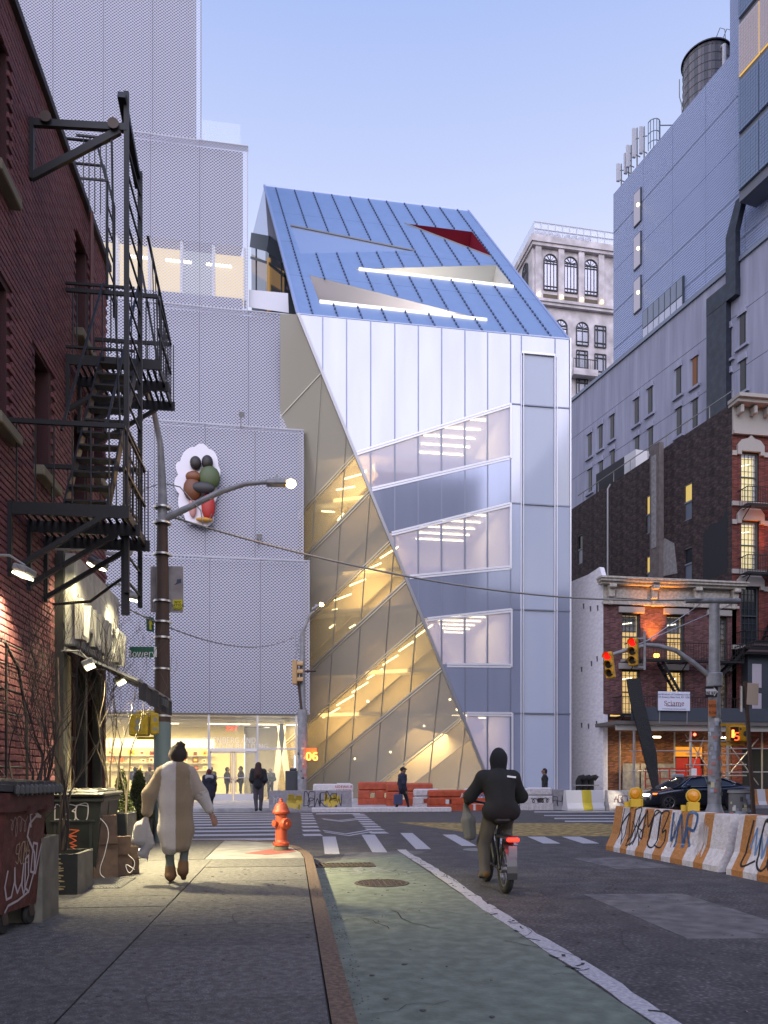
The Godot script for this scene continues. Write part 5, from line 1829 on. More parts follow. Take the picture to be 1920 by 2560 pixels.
	var side := Transform3D(Basis(back, Vector3.UP, back.cross(Vector3.UP)), Vector3.ZERO)
	var grimy := brick_of.call("brick_grimy", lin(0.17, 0.125, 0.125))
	grimy.detail_enabled = true
	grimy.detail_blend_mode = BaseMaterial3D.BLEND_MODE_MUL
	grimy.detail_albedo = noise("soot", 83, 0.006, Color(0.35, 0.34, 0.36), Color(1, 1, 1), 5)
	b = B.new()
	var wall_holes := [[7.1, 17.8, 7.7, 20.4], [3.3, 17.5, 4.0, 19.8], [7.1, 14.0, 7.7, 16.3], [3.3, 13.7, 4.0, 15.8], [15.2, 17.9, 15.9, 20.2]]
	var gx := [0.0, 3.3, 4.0, 7.1, 7.7, 15.2, 15.9, 24.0]
	for i in gx.size() - 1:
		var cx: float = (gx[i] + gx[i + 1]) / 2
		var spans := [[0.0, 23.1 - 0.035 * cx]]
		for h in wall_holes:
			if cx > h[0] and cx < h[2]:
				var cut := []
				for s in spans:
					if h[1] > s[0] and h[3] < s[1]:
						cut.append([s[0], h[1]])
						cut.append([h[3], s[1]])
					else: cut.append(s)
				spans = cut
		for s in spans: b.prism(PackedVector2Array([Vector2(gx[i], s[0]), Vector2(gx[i + 1], s[0]), Vector2(gx[i + 1], s[1] - (0.035 * (gx[i + 1] - cx) if s[1] > 20.7 else 0.0)), Vector2(gx[i], s[1] + (0.035 * (cx - gx[i]) if s[1] > 20.7 else 0.0))]), 0.0, 0.35, side)
	part("party_wall", b, grimy, u, "sooty dark side wall")
	for h in wall_holes:
		b = B.new()
		b.prism(rect(h[0], h[1], h[2], h[3]), 0.15, 0.2, side)
		part("window", b, glow("room_yellow", Color(1, 0.86, 0.5), 0.35) if h[1] != 13.7 and h[0] < 9 else mat("dusk_glass"), u)
		b = B.new()
		for y in [h[1] + 0.03, (h[1] + h[3]) / 2, h[3] - 0.03]: b.prism(rect(h[0], y - 0.05, h[2], y + 0.05), 0.05, 0.14, side)
		part("sash", b, mat("sash_grey", lin(0.18, 0.2, 0.23), 0.6), u)
		b = B.new()
		b.prism(rect(h[0] + 0.04, h[1] + 0.06, h[2] - 0.04, (h[1] + h[3]) / 2 - 0.05), 0.1, 0.13, side)
		part("lower_sash", b, mat("dusk_blue", lin(0.12, 0.15, 0.2), 0.3), u)
	b = B.new()
	b.prism(rect(5.9, 12.5, 6.85, 23.3), -0.35, 0.0, side)
	part("chimney_breast", b, wear(mat("breast_brick", lin(0.2, 0.17, 0.165), 0.9), tex["blotch"], 0.4), u)
	b = B.new()
	b.prism(rect(6.2, 16.5, 6.65, 22.6), -0.38, -0.352, side)
	part("render_patch", b, wear(mat("patch_grey", lin(0.36, 0.35, 0.35), 0.9), tex["blotch"], 0.7), u)
	b = B.new()
	b.prism(PackedVector2Array([Vector2(0.35, 13.4), Vector2(2.3, 13.3), Vector2(2.3, 16.2), Vector2(1.6, 16.6), Vector2(0.9, 16.5), Vector2(0.35, 17.2)]), -0.012, 0.0, side)
	part("paint_patch", b, mat("patch_black", lin(0.016, 0.018, 0.024), 0.8), u)
	b = B.new()
	b.prism(PackedVector2Array([Vector2(4.6, 14.4), Vector2(6.3, 14.6), Vector2(6.6, 16.2), Vector2(5.8, 17.0), Vector2(4.9, 16.4)]), -0.014, 0.0, side)
	part("plaster_patch", b, mats["patch_grey"], u)
	b = B.new()
	for i in 9:
		var p := side * Vector3(i * 1.9, 23.1 - 0.035 * i * 1.9, 0.1)
		b.bar(p, p + Vector3(0, 0.8, 0), 0.04)
	b.bar(side * Vector3(0, 23.9, 0.1), side * Vector3(16, 23.35, 0.1), 0.05)
	part("roof_rail", b, mat("black_metal"), u)
	b = B.new()
	b.prism(rect(10.6, 22.4, 14.0, 24.3), 0.4, 2.5, side)
	part("stair_hut", b, mat("tar_black", lin(0.03, 0.032, 0.038), 0.8), u)
	b = B.new()
	b.prism(rect(9.3, 22.4, 10.58, 24.3), 0.4, 1.5, side)
	part("roof_hut", b, mat("hut_white", lin(0.6, 0.6, 0.62), 0.8), u)
	b = B.new()
	b.tube([side * Vector3(11.5, 22.6, -0.1), side * Vector3(11.7, 22.3, -0.2), side * Vector3(11.7, 13.0, -0.2)], 0.06, 6)
	part("downpipe", b, mat("pipe_pale", lin(0.4, 0.4, 0.42), 0.6), u)
	# front
	var rich := brick_of.call("brick_rich", lin(0.2, 0.055, 0.042))
	var cream := wear(mat("trim_cream", lin(0.6, 0.55, 0.5), 0.7), tex["grain"], 1.2)
	b = B.new()
	var fw := [[17.45, 20.35], [13.5, 16.35], [9.1, 12.5]]
	var fy := [0.0, 9.1, 12.5, 13.5, 16.35, 17.45, 20.35, 22.0]
	var fx := [0.0, 0.55, 1.72, 2.75, 3.9, 7.0]
	for i in 5:
		for k in 7:
			if (i == 1 or i == 3) and k % 2 == 1: continue
			b.span(Vector3(fx[i], fy[k], -0.4), Vector3(fx[i + 1], fy[k + 1], 0.0))
	part("front_wall", b, rich, u)
	for k in 3:
		for i in 2:
			var x: float = (fx[1 + i * 2] + fx[2 + i * 2]) / 2
			var h: float = fw[k][1] - fw[k][0]
			sash_window(u, x, fw[k][0], 1.15, h, -0.15, glow("room_pale", Color(1.0, 0.92, 0.64), 0.55) if k < 2 else null)
			b = B.new()
			var yb: float = fw[k][1]
			b.prism(PackedVector2Array([Vector2(x - 0.85, yb - 0.2), Vector2(x - 0.6, yb - 0.2), Vector2(x - 0.6, yb), Vector2(x + 0.6, yb), Vector2(x + 0.6, yb - 0.2), Vector2(x + 0.85, yb - 0.2), Vector2(x + 0.85, yb + 0.35), Vector2(x + 0.6, yb + 0.65), Vector2(x + 0.2, yb + 0.75), Vector2(x, yb + 0.95), Vector2(x - 0.2, yb + 0.75), Vector2(x - 0.6, yb + 0.65), Vector2(x - 0.85, yb + 0.35)]), 0.0, 0.15)
			part("window_hood", b, cream, u)
		b = B.new()
		b.span(Vector3(0.0, fw[k][1] - 0.25, 0.0), Vector3(0.28, fw[k][1] + 0.02, 0.08))
		b.span(Vector3(2.0, fw[k][1] - 0.25, 0.0), Vector3(2.48, fw[k][1] + 0.02, 0.08))
		b.span(Vector3(-0.02, fw[k][0] - 0.28, 0.0), Vector3(7, fw[k][0] - 0.02, 0.1))
		part("string_course", b, cream, u)
	b = B.new()
	b.span(Vector3(0, 21.5, 0.0), Vector3(7, 22.9, 0.12))
	b.span(Vector3(0, 21.3, 0.0), Vector3(7, 21.5, 0.22))
	b.span(Vector3(-0.1, 22.9, -0.2), Vector3(7, 23.1, 0.75))
	b.span(Vector3(-0.15, 23.1, -0.2), Vector3(7, 23.3, 0.95))
	part("cornice", b, cream, u)
	for i in 6:
		b = B.new()
		b.soft(Vector3(0.3 + i * 0.85, 22.6, 0.35), Vector3(0.22, 0.5, 0.5), 0.05)
		part("console", b, cream, u)
	b = B.new()
	b.span(Vector3(0.6, 4.6, 0.0), Vector3(7, 8.4, 0.6))
	part("bay", b, mat("bay_slate", lin(0.035, 0.045, 0.055), 0.6), u)
	b = B.new()
	b.prism(PackedVector2Array([Vector2(0.2, 8.4), Vector2(7, 8.4), Vector2(7, 9.2), Vector2(0.9, 9.2)]), 0.0, 1.0)
	part("pent_roof", b, wear(mat("roof_tile", lin(0.075, 0.05, 0.05), 0.8), tex["rib"], 3.0, tex["rib"], 4.0), u)
	for x in [1.0, 1.6]:
		b = B.new()
		b.soft(Vector3(1.15, 5.5 if x < 1.5 else 7.2, 0.62), Vector3(0.6, 1.4, 0.06), 0.03)
		part("bay_panel", b, mat("panel_mauve", lin(0.4, 0.36, 0.4), 0.7), u)
	b = B.new()
	b.span(Vector3(1.9, 4.9, 0.61), Vector3(3.6, 8.1, 0.66))
	part("bay_window", b, mat("dusk_blue"), u)
	spot(Vector3(29.3, 14.0, -39.6), Vector3(29.6, 15.6, -40.5), Color(1, 0.5, 0.1), 14.0, 55, 0.9)
	var fe := thing("fire_escape", "black iron balconies and stair on the ornate red brick front", "fire escape", Vector3(26.88, 0, -40.5))
	railing(fe, 0.3, 5.5, 17.0, 1.0)
	railing(fe, 0.3, 5.5, 13.1, 1.0)
	railing(fe, 0.2, 5.5, 8.8, 1.0)
	b = B.new()
	for q in [[2.0, 13.1, 3.6, 17.0], [1.6, 9.0, 3.4, 13.1], [-1.3, 7.0, 0.4, 8.8]]:
		for s in [0.0, 0.5]: b.bar(Vector3(q[0], q[1], 0.3 + s), Vector3(q[2], q[3], 0.3 + s), 0.03, 0.16)
		for i in 12: b.box(Vector3(q[0], q[1], 0.55).lerp(Vector3(q[2], q[3], 0.55), (i + 0.5) / 12.0), Vector3(0.18, 0.02, 0.5))
	part("stair", b, mat("escape_iron"), fe)
	grey_blocks(back)

func grey_blocks(back: Vector3) -> void:
	var side := Transform3D(Basis(back, Vector3.UP, back.cross(Vector3.UP)), Vector3.ZERO)
	var u := thing("grey_loft_building", "wide grey rendered building with rows of small arched windows", "building", Vector3(35, 0, -40.5))
	var render := wear(mat("grey_render", lin(0.36, 0.37, 0.47), 0.85), noise("streak", 81, 0.01, Color(0.82, 0.82, 0.84), Color(1, 1, 1), 4), 0.06, tex["fine"], 0.4)
	render.uv1_scale = Vector3(0.25, 0.02, 0.25)
	# courses of wall with thin open joints, small windows set into them
	var win := []
	for q in [[Vector3(-0, 32.657, -27.407), Vector3(0, 32.685, -25.702), Vector3(-0, 32.841, -23.954), Vector3(0, 32.714, -20.535), Vector3(-0, 32.805, -18.767), Vector3(0, 32.716, -15.353), Vector3(0, 32.586, -13.536), Vector3(-0, 29.327, -27.343), Vector3(-0, 29.357, -25.64), Vector3(0, 29.663, -23.896), Vector3(-0, 29.448, -20.482), Vector3(0, 29.457, -18.716), Vector3(0, 29.539, -15.308), Vector3(0, 29.366, -13.536), Vector3(-0, 32.798, -10.12), Vector3(-0, 29.554, -10.12), Vector3(-0, 33.164, -8.807), Vector3(-0, 29.89, -8.77)]][0]:
		win.append(Vector2(-q.z / cos(0.0), q.y))
	var b := B.new()
	var top := 38.0
	var lines := [0.0, 12.0, 16.0, 19.5, 23.1, 26.6, 30.4, 34.4, top]
	for k in lines.size() - 1:
		b = B.new()
		b.prism(rect(-8, lines[k] + 0.02, 38, lines[k + 1] - 0.02), 0.0, 0.5, side)
		part("wall_course", b, render, u)
	b = B.new()
	b.prism(rect(-8, 0, 38, top), 0.06, 8.0, side)
	part("wall_core", b, mat("joint_shadow", lin(0.1, 0.1, 0.12), 0.9), u)
	b = B.new()
	b.prism(rect(-1, top, 38.1, top + 0.3), -0.15, 8.0, side)
	part("coping", b, mat("coping_zinc", lin(0.2, 0.23, 0.3), 0.5, 0.3), u)
	for i in win.size():
		var p: Vector2 = win[i]
		var n := Node3D.new()
		n.name = "window"
		u.add_child(n, true)
		var arch := PackedVector2Array([Vector2(p.x - 0.27, p.y - 1.25), Vector2(p.x + 0.27, p.y - 1.25), Vector2(p.x + 0.27, p.y + 0.95), Vector2(p.x + 0.2, p.y + 1.12), Vector2(p.x - 0.2, p.y + 1.12), Vector2(p.x - 0.27, p.y + 0.95)])
		b = B.new()
		b.prism(arch, -0.02, 0.0, side)
		part("reveal", b, mat("window_slot", lin(0.03, 0.03, 0.035), 0.4), n)
		b = B.new()
		b.prism(PackedVector2Array([Vector2(p.x - 0.42, p.y + 0.95), Vector2(p.x + 0.42, p.y + 0.95), Vector2(p.x + 0.35, p.y + 1.4), Vector2(p.x - 0.35, p.y + 1.4)]), -0.16, -0.03, side)
		part("hood", b, render, n)
		b = B.new()
		b.prism(rect(p.x - 0.6, p.y - 1.45, p.x + 0.6, p.y - 1.27), -0.2, -0.01, side)
		part("sill", b, render, n)
		b = B.new()
		b.prism(rect(p.x - 0.2, p.y - 1.15, p.x + 0.2, p.y + 0.9), -0.05, -0.021, side)
		part("sash", b, glow("slot_amber", Color(0.75, 0.45, 0.2), 0.12) if i in [6, 14] else mat("window_slot"), n)
	# ventilation duct up the wall
	b = B.new()
	b.prism(rect(9.9, 15, 11.85, 36.0), -0.45, -0.02, side)
	b.prism(rect(9.0, 35.6, 11.85, 36.9), -0.47, -0.021, side)
	b.prism(rect(9.02, 36.9, 9.95, 40.2), -0.45, -0.02, side)
	b.prism(PackedVector2Array([Vector2(9.02, 40.2), Vector2(9.95, 40.2), Vector2(9.0, 42.2), Vector2(8.3, 42.2)]), -0.45, -0.02, side)
	part("duct", b, wear(mat("duct_steel", lin(0.05, 0.06, 0.085), 0.45, 0.5), tex["blotch"], 0.3), u)
	# --- corrugated tower above, set back a little
	var v := thing("corrugated_tower", "blue grey corrugated metal tower with a glass block bay at the right", "building", Vector3(35, 0, -40.5))
	var clad := wear(mat("blue_cladding", lin(0.33, 0.38, 0.56), 0.5, 0.2), tex["blotch"], 0.05, tex["rib"], 4.0)
	clad.uv1_scale = Vector3(5, 5, 5)
	clad.uv1_world_triplanar = false
	clad.albedo_texture = null
	var bands := [38.35, 40.2, 43.6, 47.3, 50.8, 54.4]
	var cols := [-4.0, 3.5, 9.3, 13.2, 16.9, 20.6, 24.8]
	for k in bands.size() - 1:
		for i in cols.size() - 1:
			b = B.new()
			b.prism(rect(cols[i] + 0.02, bands[k] + 0.03, cols[i + 1] - 0.02, bands[k + 1] - 0.03), 0.7, 1.1, side)
			part("cladding_panel", b, clad, v)
	b = B.new()
	b.prism(rect(-4, 38.31, 24.7, 54.3), 0.78, 9.0, side)
	part("core", b, mats["joint_shadow"], v)
	for q in [[21.27, 42.95], [21.27, 46.75], [21.27, 50.5]]:
		b = B.new()
		b.prism(rect(q[0] - 0.5, q[1] - 1.3, q[0] + 0.5, q[1] + 1.6), 0.6, 0.68, side)
		part("window_frame", b, mat("slate_frame"), v)
		b = B.new()
		b.prism(rect(q[0] - 0.4, q[1] - 1.2, q[0] + 0.4, q[1] + 1.5), 0.54, 0.59, side)
		part("window", b, glow("window_lilac", Color(0.72, 0.7, 0.8), 0.38), v)
		b = B.new()
		b.ball(side * Vector3(q[0] - 0.25, q[1] + 0.2, 0.5), Vector3.ONE * 0.14, 6, 8)
		part("window_light", b, glow("point_warm", Color(1, 0.9, 0.6), 5.0), v)
	b = B.new()
	b.prism(rect(15.5, 38.5, 20.5, 41.2), 0.55, 0.68, side)
	part("window_frame", b, mats["slate_frame"], v)
	for i in 7:
		for k in 2:
			b = B.new()
			b.prism(rect(15.6 + i * 0.7, 38.6 + k * 1.1, 16.2 + i * 0.7, 39.6 + k * 1.5), 0.5, 0.54, side)
			part("window", b, mat("pane_slate", lin(0.2, 0.23, 0.3), 0.1) if k else mat("pane_sky", lin(0.5, 0.52, 0.62), 0.1), v)
	# upper set-back volume and the bay of glass blocks
	b = B.new()
	b.prism(rect(-6, 54.3, 11.7, 75), 1.6, 8.0, side)
	part("set_back", b, clad, v)
	b = B.new()
	b.prism(rect(-6, 41.4, 8.2, 70), -0.9, 0.6, side)
	part("bay_core", b, mat("bay_steel", lin(0.13, 0.14, 0.17), 0.6), v)
	var block := wear(mat("glass_block", lin(0.3, 0.38, 0.55), 0.12, 0.2), tex["grain"], 0.3)
	for k in 6:
		for i in 5:
			var x1 := 8.12 - i * 1.85
			var y0 := 42.1 + k * 3.98
			var n := Node3D.new()
			n.name = "glass_wall"
			v.add_child(n, true)
			b = B.new()
			b.prism(rect(x1 - 1.77, y0, x1, y0 + 3.55), -1.02, -0.92, side)
			part("backing", b, glow("block_lit", Color(1, 0.8, 0.46), 0.45) if k == 2 else mat("block_dark", lin(0.14, 0.18, 0.28), 0.4), n)
			b = B.new()
			for ix in 8:
				for iy in 14:
					b.prism(rect(x1 - 1.75 + ix * 0.22, y0 + 0.03 + iy * 0.25, x1 - 1.75 + ix * 0.22 + 0.2, y0 + 0.03 + iy * 0.25 + 0.225), -1.08, -1.025, side)
			part("block", b, pane("block_glass", Color(0.55, 0.62, 0.78), 0.45, 0.1) if k == 2 else block, n).set_meta("kind", "stuff")
	# roof things: water tank, aerials, caged ladder
	var w := thing("water_tank", "round timber rooftop water tank with iron hoops and a white pipe", "water tank", Vector3(35, 0, -40.5) + side * Vector3(17.0, 54.6, 4.2))
	var plank := [mat("tank_plank_a", lin(0.17, 0.17, 0.2), 0.85), mat("tank_plank_b", lin(0.12, 0.125, 0.15), 0.85), mat("tank_plank_c", lin(0.21, 0.2, 0.23), 0.85)]
	var R := 1.8
	for i in 44:
		var a := TAU * i / 44
		b = B.new()
		b.box(Vector3(sin(a) * R, 3.0, cos(a) * R), Vector3(0.247, 6.0, 0.07), Basis(Vector3.UP, a))
		part("stave", b, plank[(i * 7) % 3], w)
	for k in 9:
		b = B.new()
		var y := 0.3 + k * 0.68
		b.lathe([Vector2(R + 0.04, y), Vector2(R + 0.08, y + 0.02), Vector2(R + 0.04, y + 0.05)], 40)
		part("hoop", b, mat("black_metal"), w)
	b = B.new()
	b.lathe([Vector2(R + 0.2, 6.0), Vector2(R + 0.2, 6.1), Vector2(0.2, 7.2), Vector2(0.12, 7.6), Vector2(0, 7.65)], 36)
	part("lid", b, mat("tank_lid", lin(0.06, 0.06, 0.08), 0.8), w)
	b = B.new()
	b.tube([Vector3(0.2, 0.5, R + 0.3), Vector3(0.2, 5.4, R + 0.3), Vector3(0.2, 5.5, R)], 0.16, 8)
	part("pipe", b, mat("pipe_white", lin(0.6, 0.6, 0.64), 0.5), w)
	b = B.new()
	for s in [-0.3, 0.3]: b.tube([Vector3(0.9 + s, 4.5, R), Vector3(0.9 + s, 7.2, R - 0.2), Vector3(0.8 + s, 7.8, R - 0.7), Vector3(0.6 + s, 7.0, R - 1.3)], 0.03, 5)
	part("ladder_hoop", b, mats["black_metal"], w)
	b = B.new()
	b.lathe([Vector2(0, -0.2), Vector2(R, -0.2), Vector2(R, 0), Vector2(0, 0.01)], 30)
	part("base", b, mats["tank_lid"], w)
	var legs := B.new()
	for a in 4: legs.bar(Vector3(1.5 * (1 if a & 1 else -1), -2.2, 1.5 * (1 if a & 2 else -1)), Vector3(1.5 * (1 if a & 1 else -1), -0.2, 1.5 * (1 if a & 2 else -1)), 0.25)
	part("stand", legs, mats["black_metal"], w)
	var k2 := 0
	for q in [[24.3, 2.6, 1.2], [23.5, 3.0, 1.4], [22.9, 3.2, 1.2], [22.2, 4.2, 1.3], [21.5, 3.8, 1.5]]:
		var an := thing("roof_antenna", ["white panel antenna at the far end of the tower roof edge", "slim panel antenna second from the far end of the tower roof", "middle panel antenna of the row on the tower roof edge", "tallest panel antenna of the row on the tower roof edge", "panel antenna nearest the water tank in the roof row"][k2], "antenna", Vector3(35, 0, -40.5) + side * Vector3(q[0], 54.3, q[2]), 0.0, "antennas on the tower roof")
		b = B.new()
		b.tube([Vector3(0, 0, 0), Vector3(0, q[1], 0)], 0.06, 6)
		b.bar(Vector3(0.3, q[1] * 0.4, 0), Vector3(-0.35, q[1] * 0.45, 0), 0.06)
		b.bar(Vector3(0.3, q[1] * 0.8, 0), Vector3(-0.35, q[1] * 0.75, 0), 0.06)
		part("mast", b, mat("black_metal"), an)
		b = B.new()
		b.soft(Vector3(-0.35, q[1] * 0.65, 0.1), Vector3(0.32, q[1] * 0.62, 0.2), 0.04)
		part("panel", b, mat("aerial_white", lin(0.5, 0.5, 0.56), 0.5), an)
		k2 += 1
	var mast := thing("roof_mast", "thin forked mast on the roof edge just left of the water tank", "mast", Vector3(35, 0, -40.5) + side * Vector3(16.6, 54.3, 1.4))
	b = B.new()
	b.tube([Vector3(0, 0, 0), Vector3(-0.05, 1.6, 0), Vector3(-0.25, 2.2, 0), Vector3(-0.25, 3.6, 0)], 0.04, 5)
	b.tube([Vector3(-0.05, 1.6, 0), Vector3(0.15, 2.2, 0), Vector3(0.15, 3.5, 0)], 0.04, 5)
	part("mast", b, mats["black_metal"], mast)
	var cage := thing("caged_ladder", "curved grey safety cage of a ladder at the tower roof edge", "ladder", Vector3(35, 0, -40.5) + side * Vector3(19.6, 54.3, 1.0))
	b = B.new()
	for i in 7:
		var a := PI * i / 6
		b.bar(Vector3(cos(a) * 0.5, 0, sin(a) * 0.5), Vector3(cos(a) * 0.5, 2.4, sin(a) * 0.5), 0.05)
	for y in [0.6, 1.4, 2.4]:
		for i in 6:
			b.bar(Vector3(cos(PI * i / 6) * 0.5, y, sin(PI * i / 6) * 0.5), Vector3(cos(PI * (i + 1) / 6) * 0.5, y, sin(PI * (i + 1) / 6) * 0.5), 0.05)
	b.bar(Vector3(0.5, 2.3, 0), Vector3(2.2, 2.3, 0.3), 0.06)
	part("cage", b, mat("coping_zinc"), cage)
	var low := thing("avenue_block", "long low block on the near side of the avenue, mirrored in the glass", "building", Vector3(20.6, 0, -12))
	b = B.new()
	b.span(Vector3(0, 0, 0), Vector3(40, 19, 9))
	b.span(Vector3(14, 19, 0.5), Vector3(22, 24, 9))
	part("wall", b, wear(mat("brick_low", lin(0.2, 0.15, 0.14), 0.85), tex["brick"], 0.5), low)
	var west := thing("avenue_houses", "row of plain houses left of the corner building, mirrored in the glass", "building", Vector3(-40, 0, -12.5))
	b = B.new()
	b.span(Vector3(0, 0, 0), Vector3(27.5, 12.5, 9))
	b.span(Vector3(6, 12.5, 0.2), Vector3(14, 17, 9))
	part("wall", b, mats["brick_low"], west)
	# house on the corner behind and to the right: seen only in the glass
	var o := thing("corner_block", "plain brick block on the near right corner, mirrored in the pale glass", "building", Vector3(9.6, 0, -12))
	b = B.new()
	b.span(Vector3(0, 0, 0), Vector3(10.4, 29, 9))
	part("wall", b, wear(mat("brick_far", lin(0.14, 0.09, 0.08), 0.85), tex["brick"], 0.5), o)
	b = B.new()
	b.span(Vector3(-0.2, 29, -0.25), Vector3(10.6, 29.4, 9))
	part("coping", b, mats["coping_zinc"], o)
	b = B.new()
	for i in 12: b.bar(Vector3(i * 0.94, 29.4, 0.2), Vector3(i * 0.94, 30.5, 0.2), 0.05)
	b.bar(Vector3(0, 30.5, 0.2), Vector3(10.4, 30.5, 0.2), 0.06)
	b.bar(Vector3(0, 30.0, 0.2), Vector3(10.4, 30.0, 0.2), 0.05)
	part("roof_rail", b, mats["black_metal"], o)
	for k in 6:
		for i in 4:
			b = B.new()
			b.span(Vector3(1.2 + i * 2.4, 5 + k * 4.0, -0.03), Vector3(2.3 + i * 2.4, 7 + k * 4.0, -0.01))
			part("window", b, mat("dusk_glass"), o)

func far_tower() -> void:
	# cream apartment tower far behind, drawn to one side of the gap
	var o := Vector3(33.3, 0, -91)
	var t := thing("apartment_tower", "cream classical apartment tower with tall arched windows and a glass roof rail", "building", o, 0.03)
	var stone := wear(mat("cream_stone", lin(0.78, 0.72, 0.74), 0.8), tex["blotch"], 0.1)
	var dark := mat("bronze_dark", lin(0.03, 0.03, 0.035), 0.5)
	var glassy := mat("sky_pane", lin(0.45, 0.45, 0.52), 0.08, 0.4)
	var b := B.new()
	b.span(Vector3(0, 20, -22), Vector3(16, 68.6, -0.3))
	part("core", b, stone, t)
	b = B.new()
	b.span(Vector3(-0.2, 67.9, -22.3), Vector3(16.3, 68.3, 0.2))
	b.span(Vector3(-0.35, 68.3, -22.5), Vector3(16.5, 69.1, 0.35))
	b.span(Vector3(-0.2, 60.95, -22.3), Vector3(16.3, 61.3, 0.3))
	b.span(Vector3(-0.1, 60.6, -22.3), Vector3(16.3, 60.95, 0.15))
	part("cornice", b, stone, t)
	var arched := func(called: String, x: float, y0: float, y1: float, w: float, z: float, face: Basis, bars: int) -> void:
		var n := Node3D.new()
		n.name = called
		t.add_child(n, true)
		n.transform = Transform3D(face, face * Vector3.ZERO)
		var p := PackedVector2Array([Vector2(x - w / 2, y0), Vector2(x + w / 2, y0)])
		for i in 13: p.append(Vector2(x + cos(PI * i / 12) * w / 2, y1 - w / 2 + sin(PI * i / 12) * w / 2))
		var q := B.new()
		q.prism(p, z, z + 0.06)
		part("pane", q, glassy, n)
		q = B.new()
		for i in p.size():
			var a := p[i]
			var e := p[(i + 1) % p.size()]
			q.bar(Vector3(a.x, a.y, z + 0.1), Vector3(e.x, e.y, z + 0.1), 0.13, 0.12)
		for i in bars:
			var xx := x - w / 2 + w * (i + 1) / (bars + 1.0)
			q.bar(Vector3(xx, y0, z + 0.1), Vector3(xx, y1 - w / 2, z + 0.1), 0.075)
		for yy in [y1 - w / 2, y1 - w / 2 - 0.3, y0 + 0.45]: q.bar(Vector3(x - w / 2, yy, z + 0.1), Vector3(x + w / 2, yy, z + 0.1), 0.09)
		for i in 5:
			var a := PI * (i + 0.5) / 5
			q.bar(Vector3(x, y1 - w / 2, z + 0.1), Vector3(x + cos(a) * w / 2, y1 - w / 2 + sin(a) * w / 2, z + 0.1), 0.06)
		part("frame", q, dark, n)
	for i in 3:
		var x := 2.35 + i * 2.72
		arched.call("window", x, 62.7, 67.2, 1.75, -0.3, Basis(), 3)
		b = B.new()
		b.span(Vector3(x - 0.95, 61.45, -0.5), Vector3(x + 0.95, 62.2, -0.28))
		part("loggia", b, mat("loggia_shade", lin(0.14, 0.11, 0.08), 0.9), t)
	for x in [0.65, 3.7, 6.42, 9.14]:
		b = B.new()
		b.span(Vector3(x - 0.38, 61.3, -0.3), Vector3(x + 0.38, 67.9, 0.06))
		part("pier", b, stone, t)
		b = B.new()
		b.ball(Vector3(x, 61.75, 0.25), Vector3(0.2, 0.22, 0.12), 6, 8)
		part("uplight", b, glow("tower_light", Color(1, 0.85, 0.55), 4.0), t)
	for i in 3:
		var side := Basis(Vector3.UP, -PI / 2)
		arched.call("window", -2.6 - i * 3.4, 62.7, 67.2, 1.75, 0.02, side, 3)
	for i in 2:
		arched.call("window", 3.75 + i * 2.9, 56.2, 59.1, 1.6, -0.3, Basis(), 1)
	for q in [[9.1, 56.2], [9.1, 52.6], [6.6, 52.8], [9.1, 49.0], [6.6, 49.2]]:
		var n := Node3D.new()
		n.name = "window"
		t.add_child(n, true)
		b = B.new()
		b.span(Vector3(q[0] - 0.75, q[1], -0.32), Vector3(q[0] + 0.75, q[1] + 2.7, -0.26))
		part("pane", b, glassy, n)
		b = B.new()
		for x in [-0.75, -0.4, 0.4, 0.75]: b.bar(Vector3(q[0] + x, q[1], -0.2), Vector3(q[0] + x, q[1] + 2.7, -0.2), 0.11)
		for y in [0.0, 0.5, 2.2, 2.7]: b.bar(Vector3(q[0] - 0.75, q[1] + y, -0.2), Vector3(q[0] + 0.75, q[1] + y, -0.2), 0.11)
		part("frame", b, dark, n)
	b = B.new()
	b.span(Vector3(5.0, 51.9, -0.3), Vector3(8.3, 52.7, 0.8))
	part("balcony", b, stone, t)
	b = B.new()
	for i in 14: b.bar(Vector3(5.0 + i * 0.25, 52.7, 0.75), Vector3(5.0 + i * 0.25, 53.9, 0.75), 0.04)
	b.bar(Vector3(5.0, 53.9, 0.75), Vector3(8.3, 53.9, 0.75), 0.08)
	part("balcony_rail", b, dark, t)
	# roof: glass rail before a row of round-topped plant
	b = B.new()
	b.span(Vector3(0.0, 69.1, 0.1), Vector3(16, 70.7, 0.14))
	b.span(Vector3(-0.05, 69.1, -22), Vector3(-0.01, 70.7, 0.1))
	part("roof_glass", b, pane("rail_pane", Color(0.8, 0.82, 0.9), 0.3, 0.04), t)
	b = B.new()
	for i in 11: b.bar(Vector3(i * 0.95, 69.1, 0.2), Vector3(i * 0.95, 70.75, 0.2), 0.06)
	for y in [69.9, 70.75]: b.bar(Vector3(0, y, 0.2), Vector3(16, y, 0.2), 0.08)
	part("roof_rail", b, mat("rail_white", lin(0.6, 0.6, 0.66), 0.5), t)
	for i in 8:
		b = B.new()
		b.lathe([Vector2(0.46, 69), Vector2(0.46, 70.1), Vector2(0.5, 70.15), Vector2(0.4, 70.45), Vector2(0, 70.5)], 12, Vector3(0.9 + i * 0.92 + (0.4 if i > 3 else 0.0), 0, -1.2))
		part("roof_plant", b, mat("plant_grey", lin(0.22, 0.21, 0.23), 0.7), t)

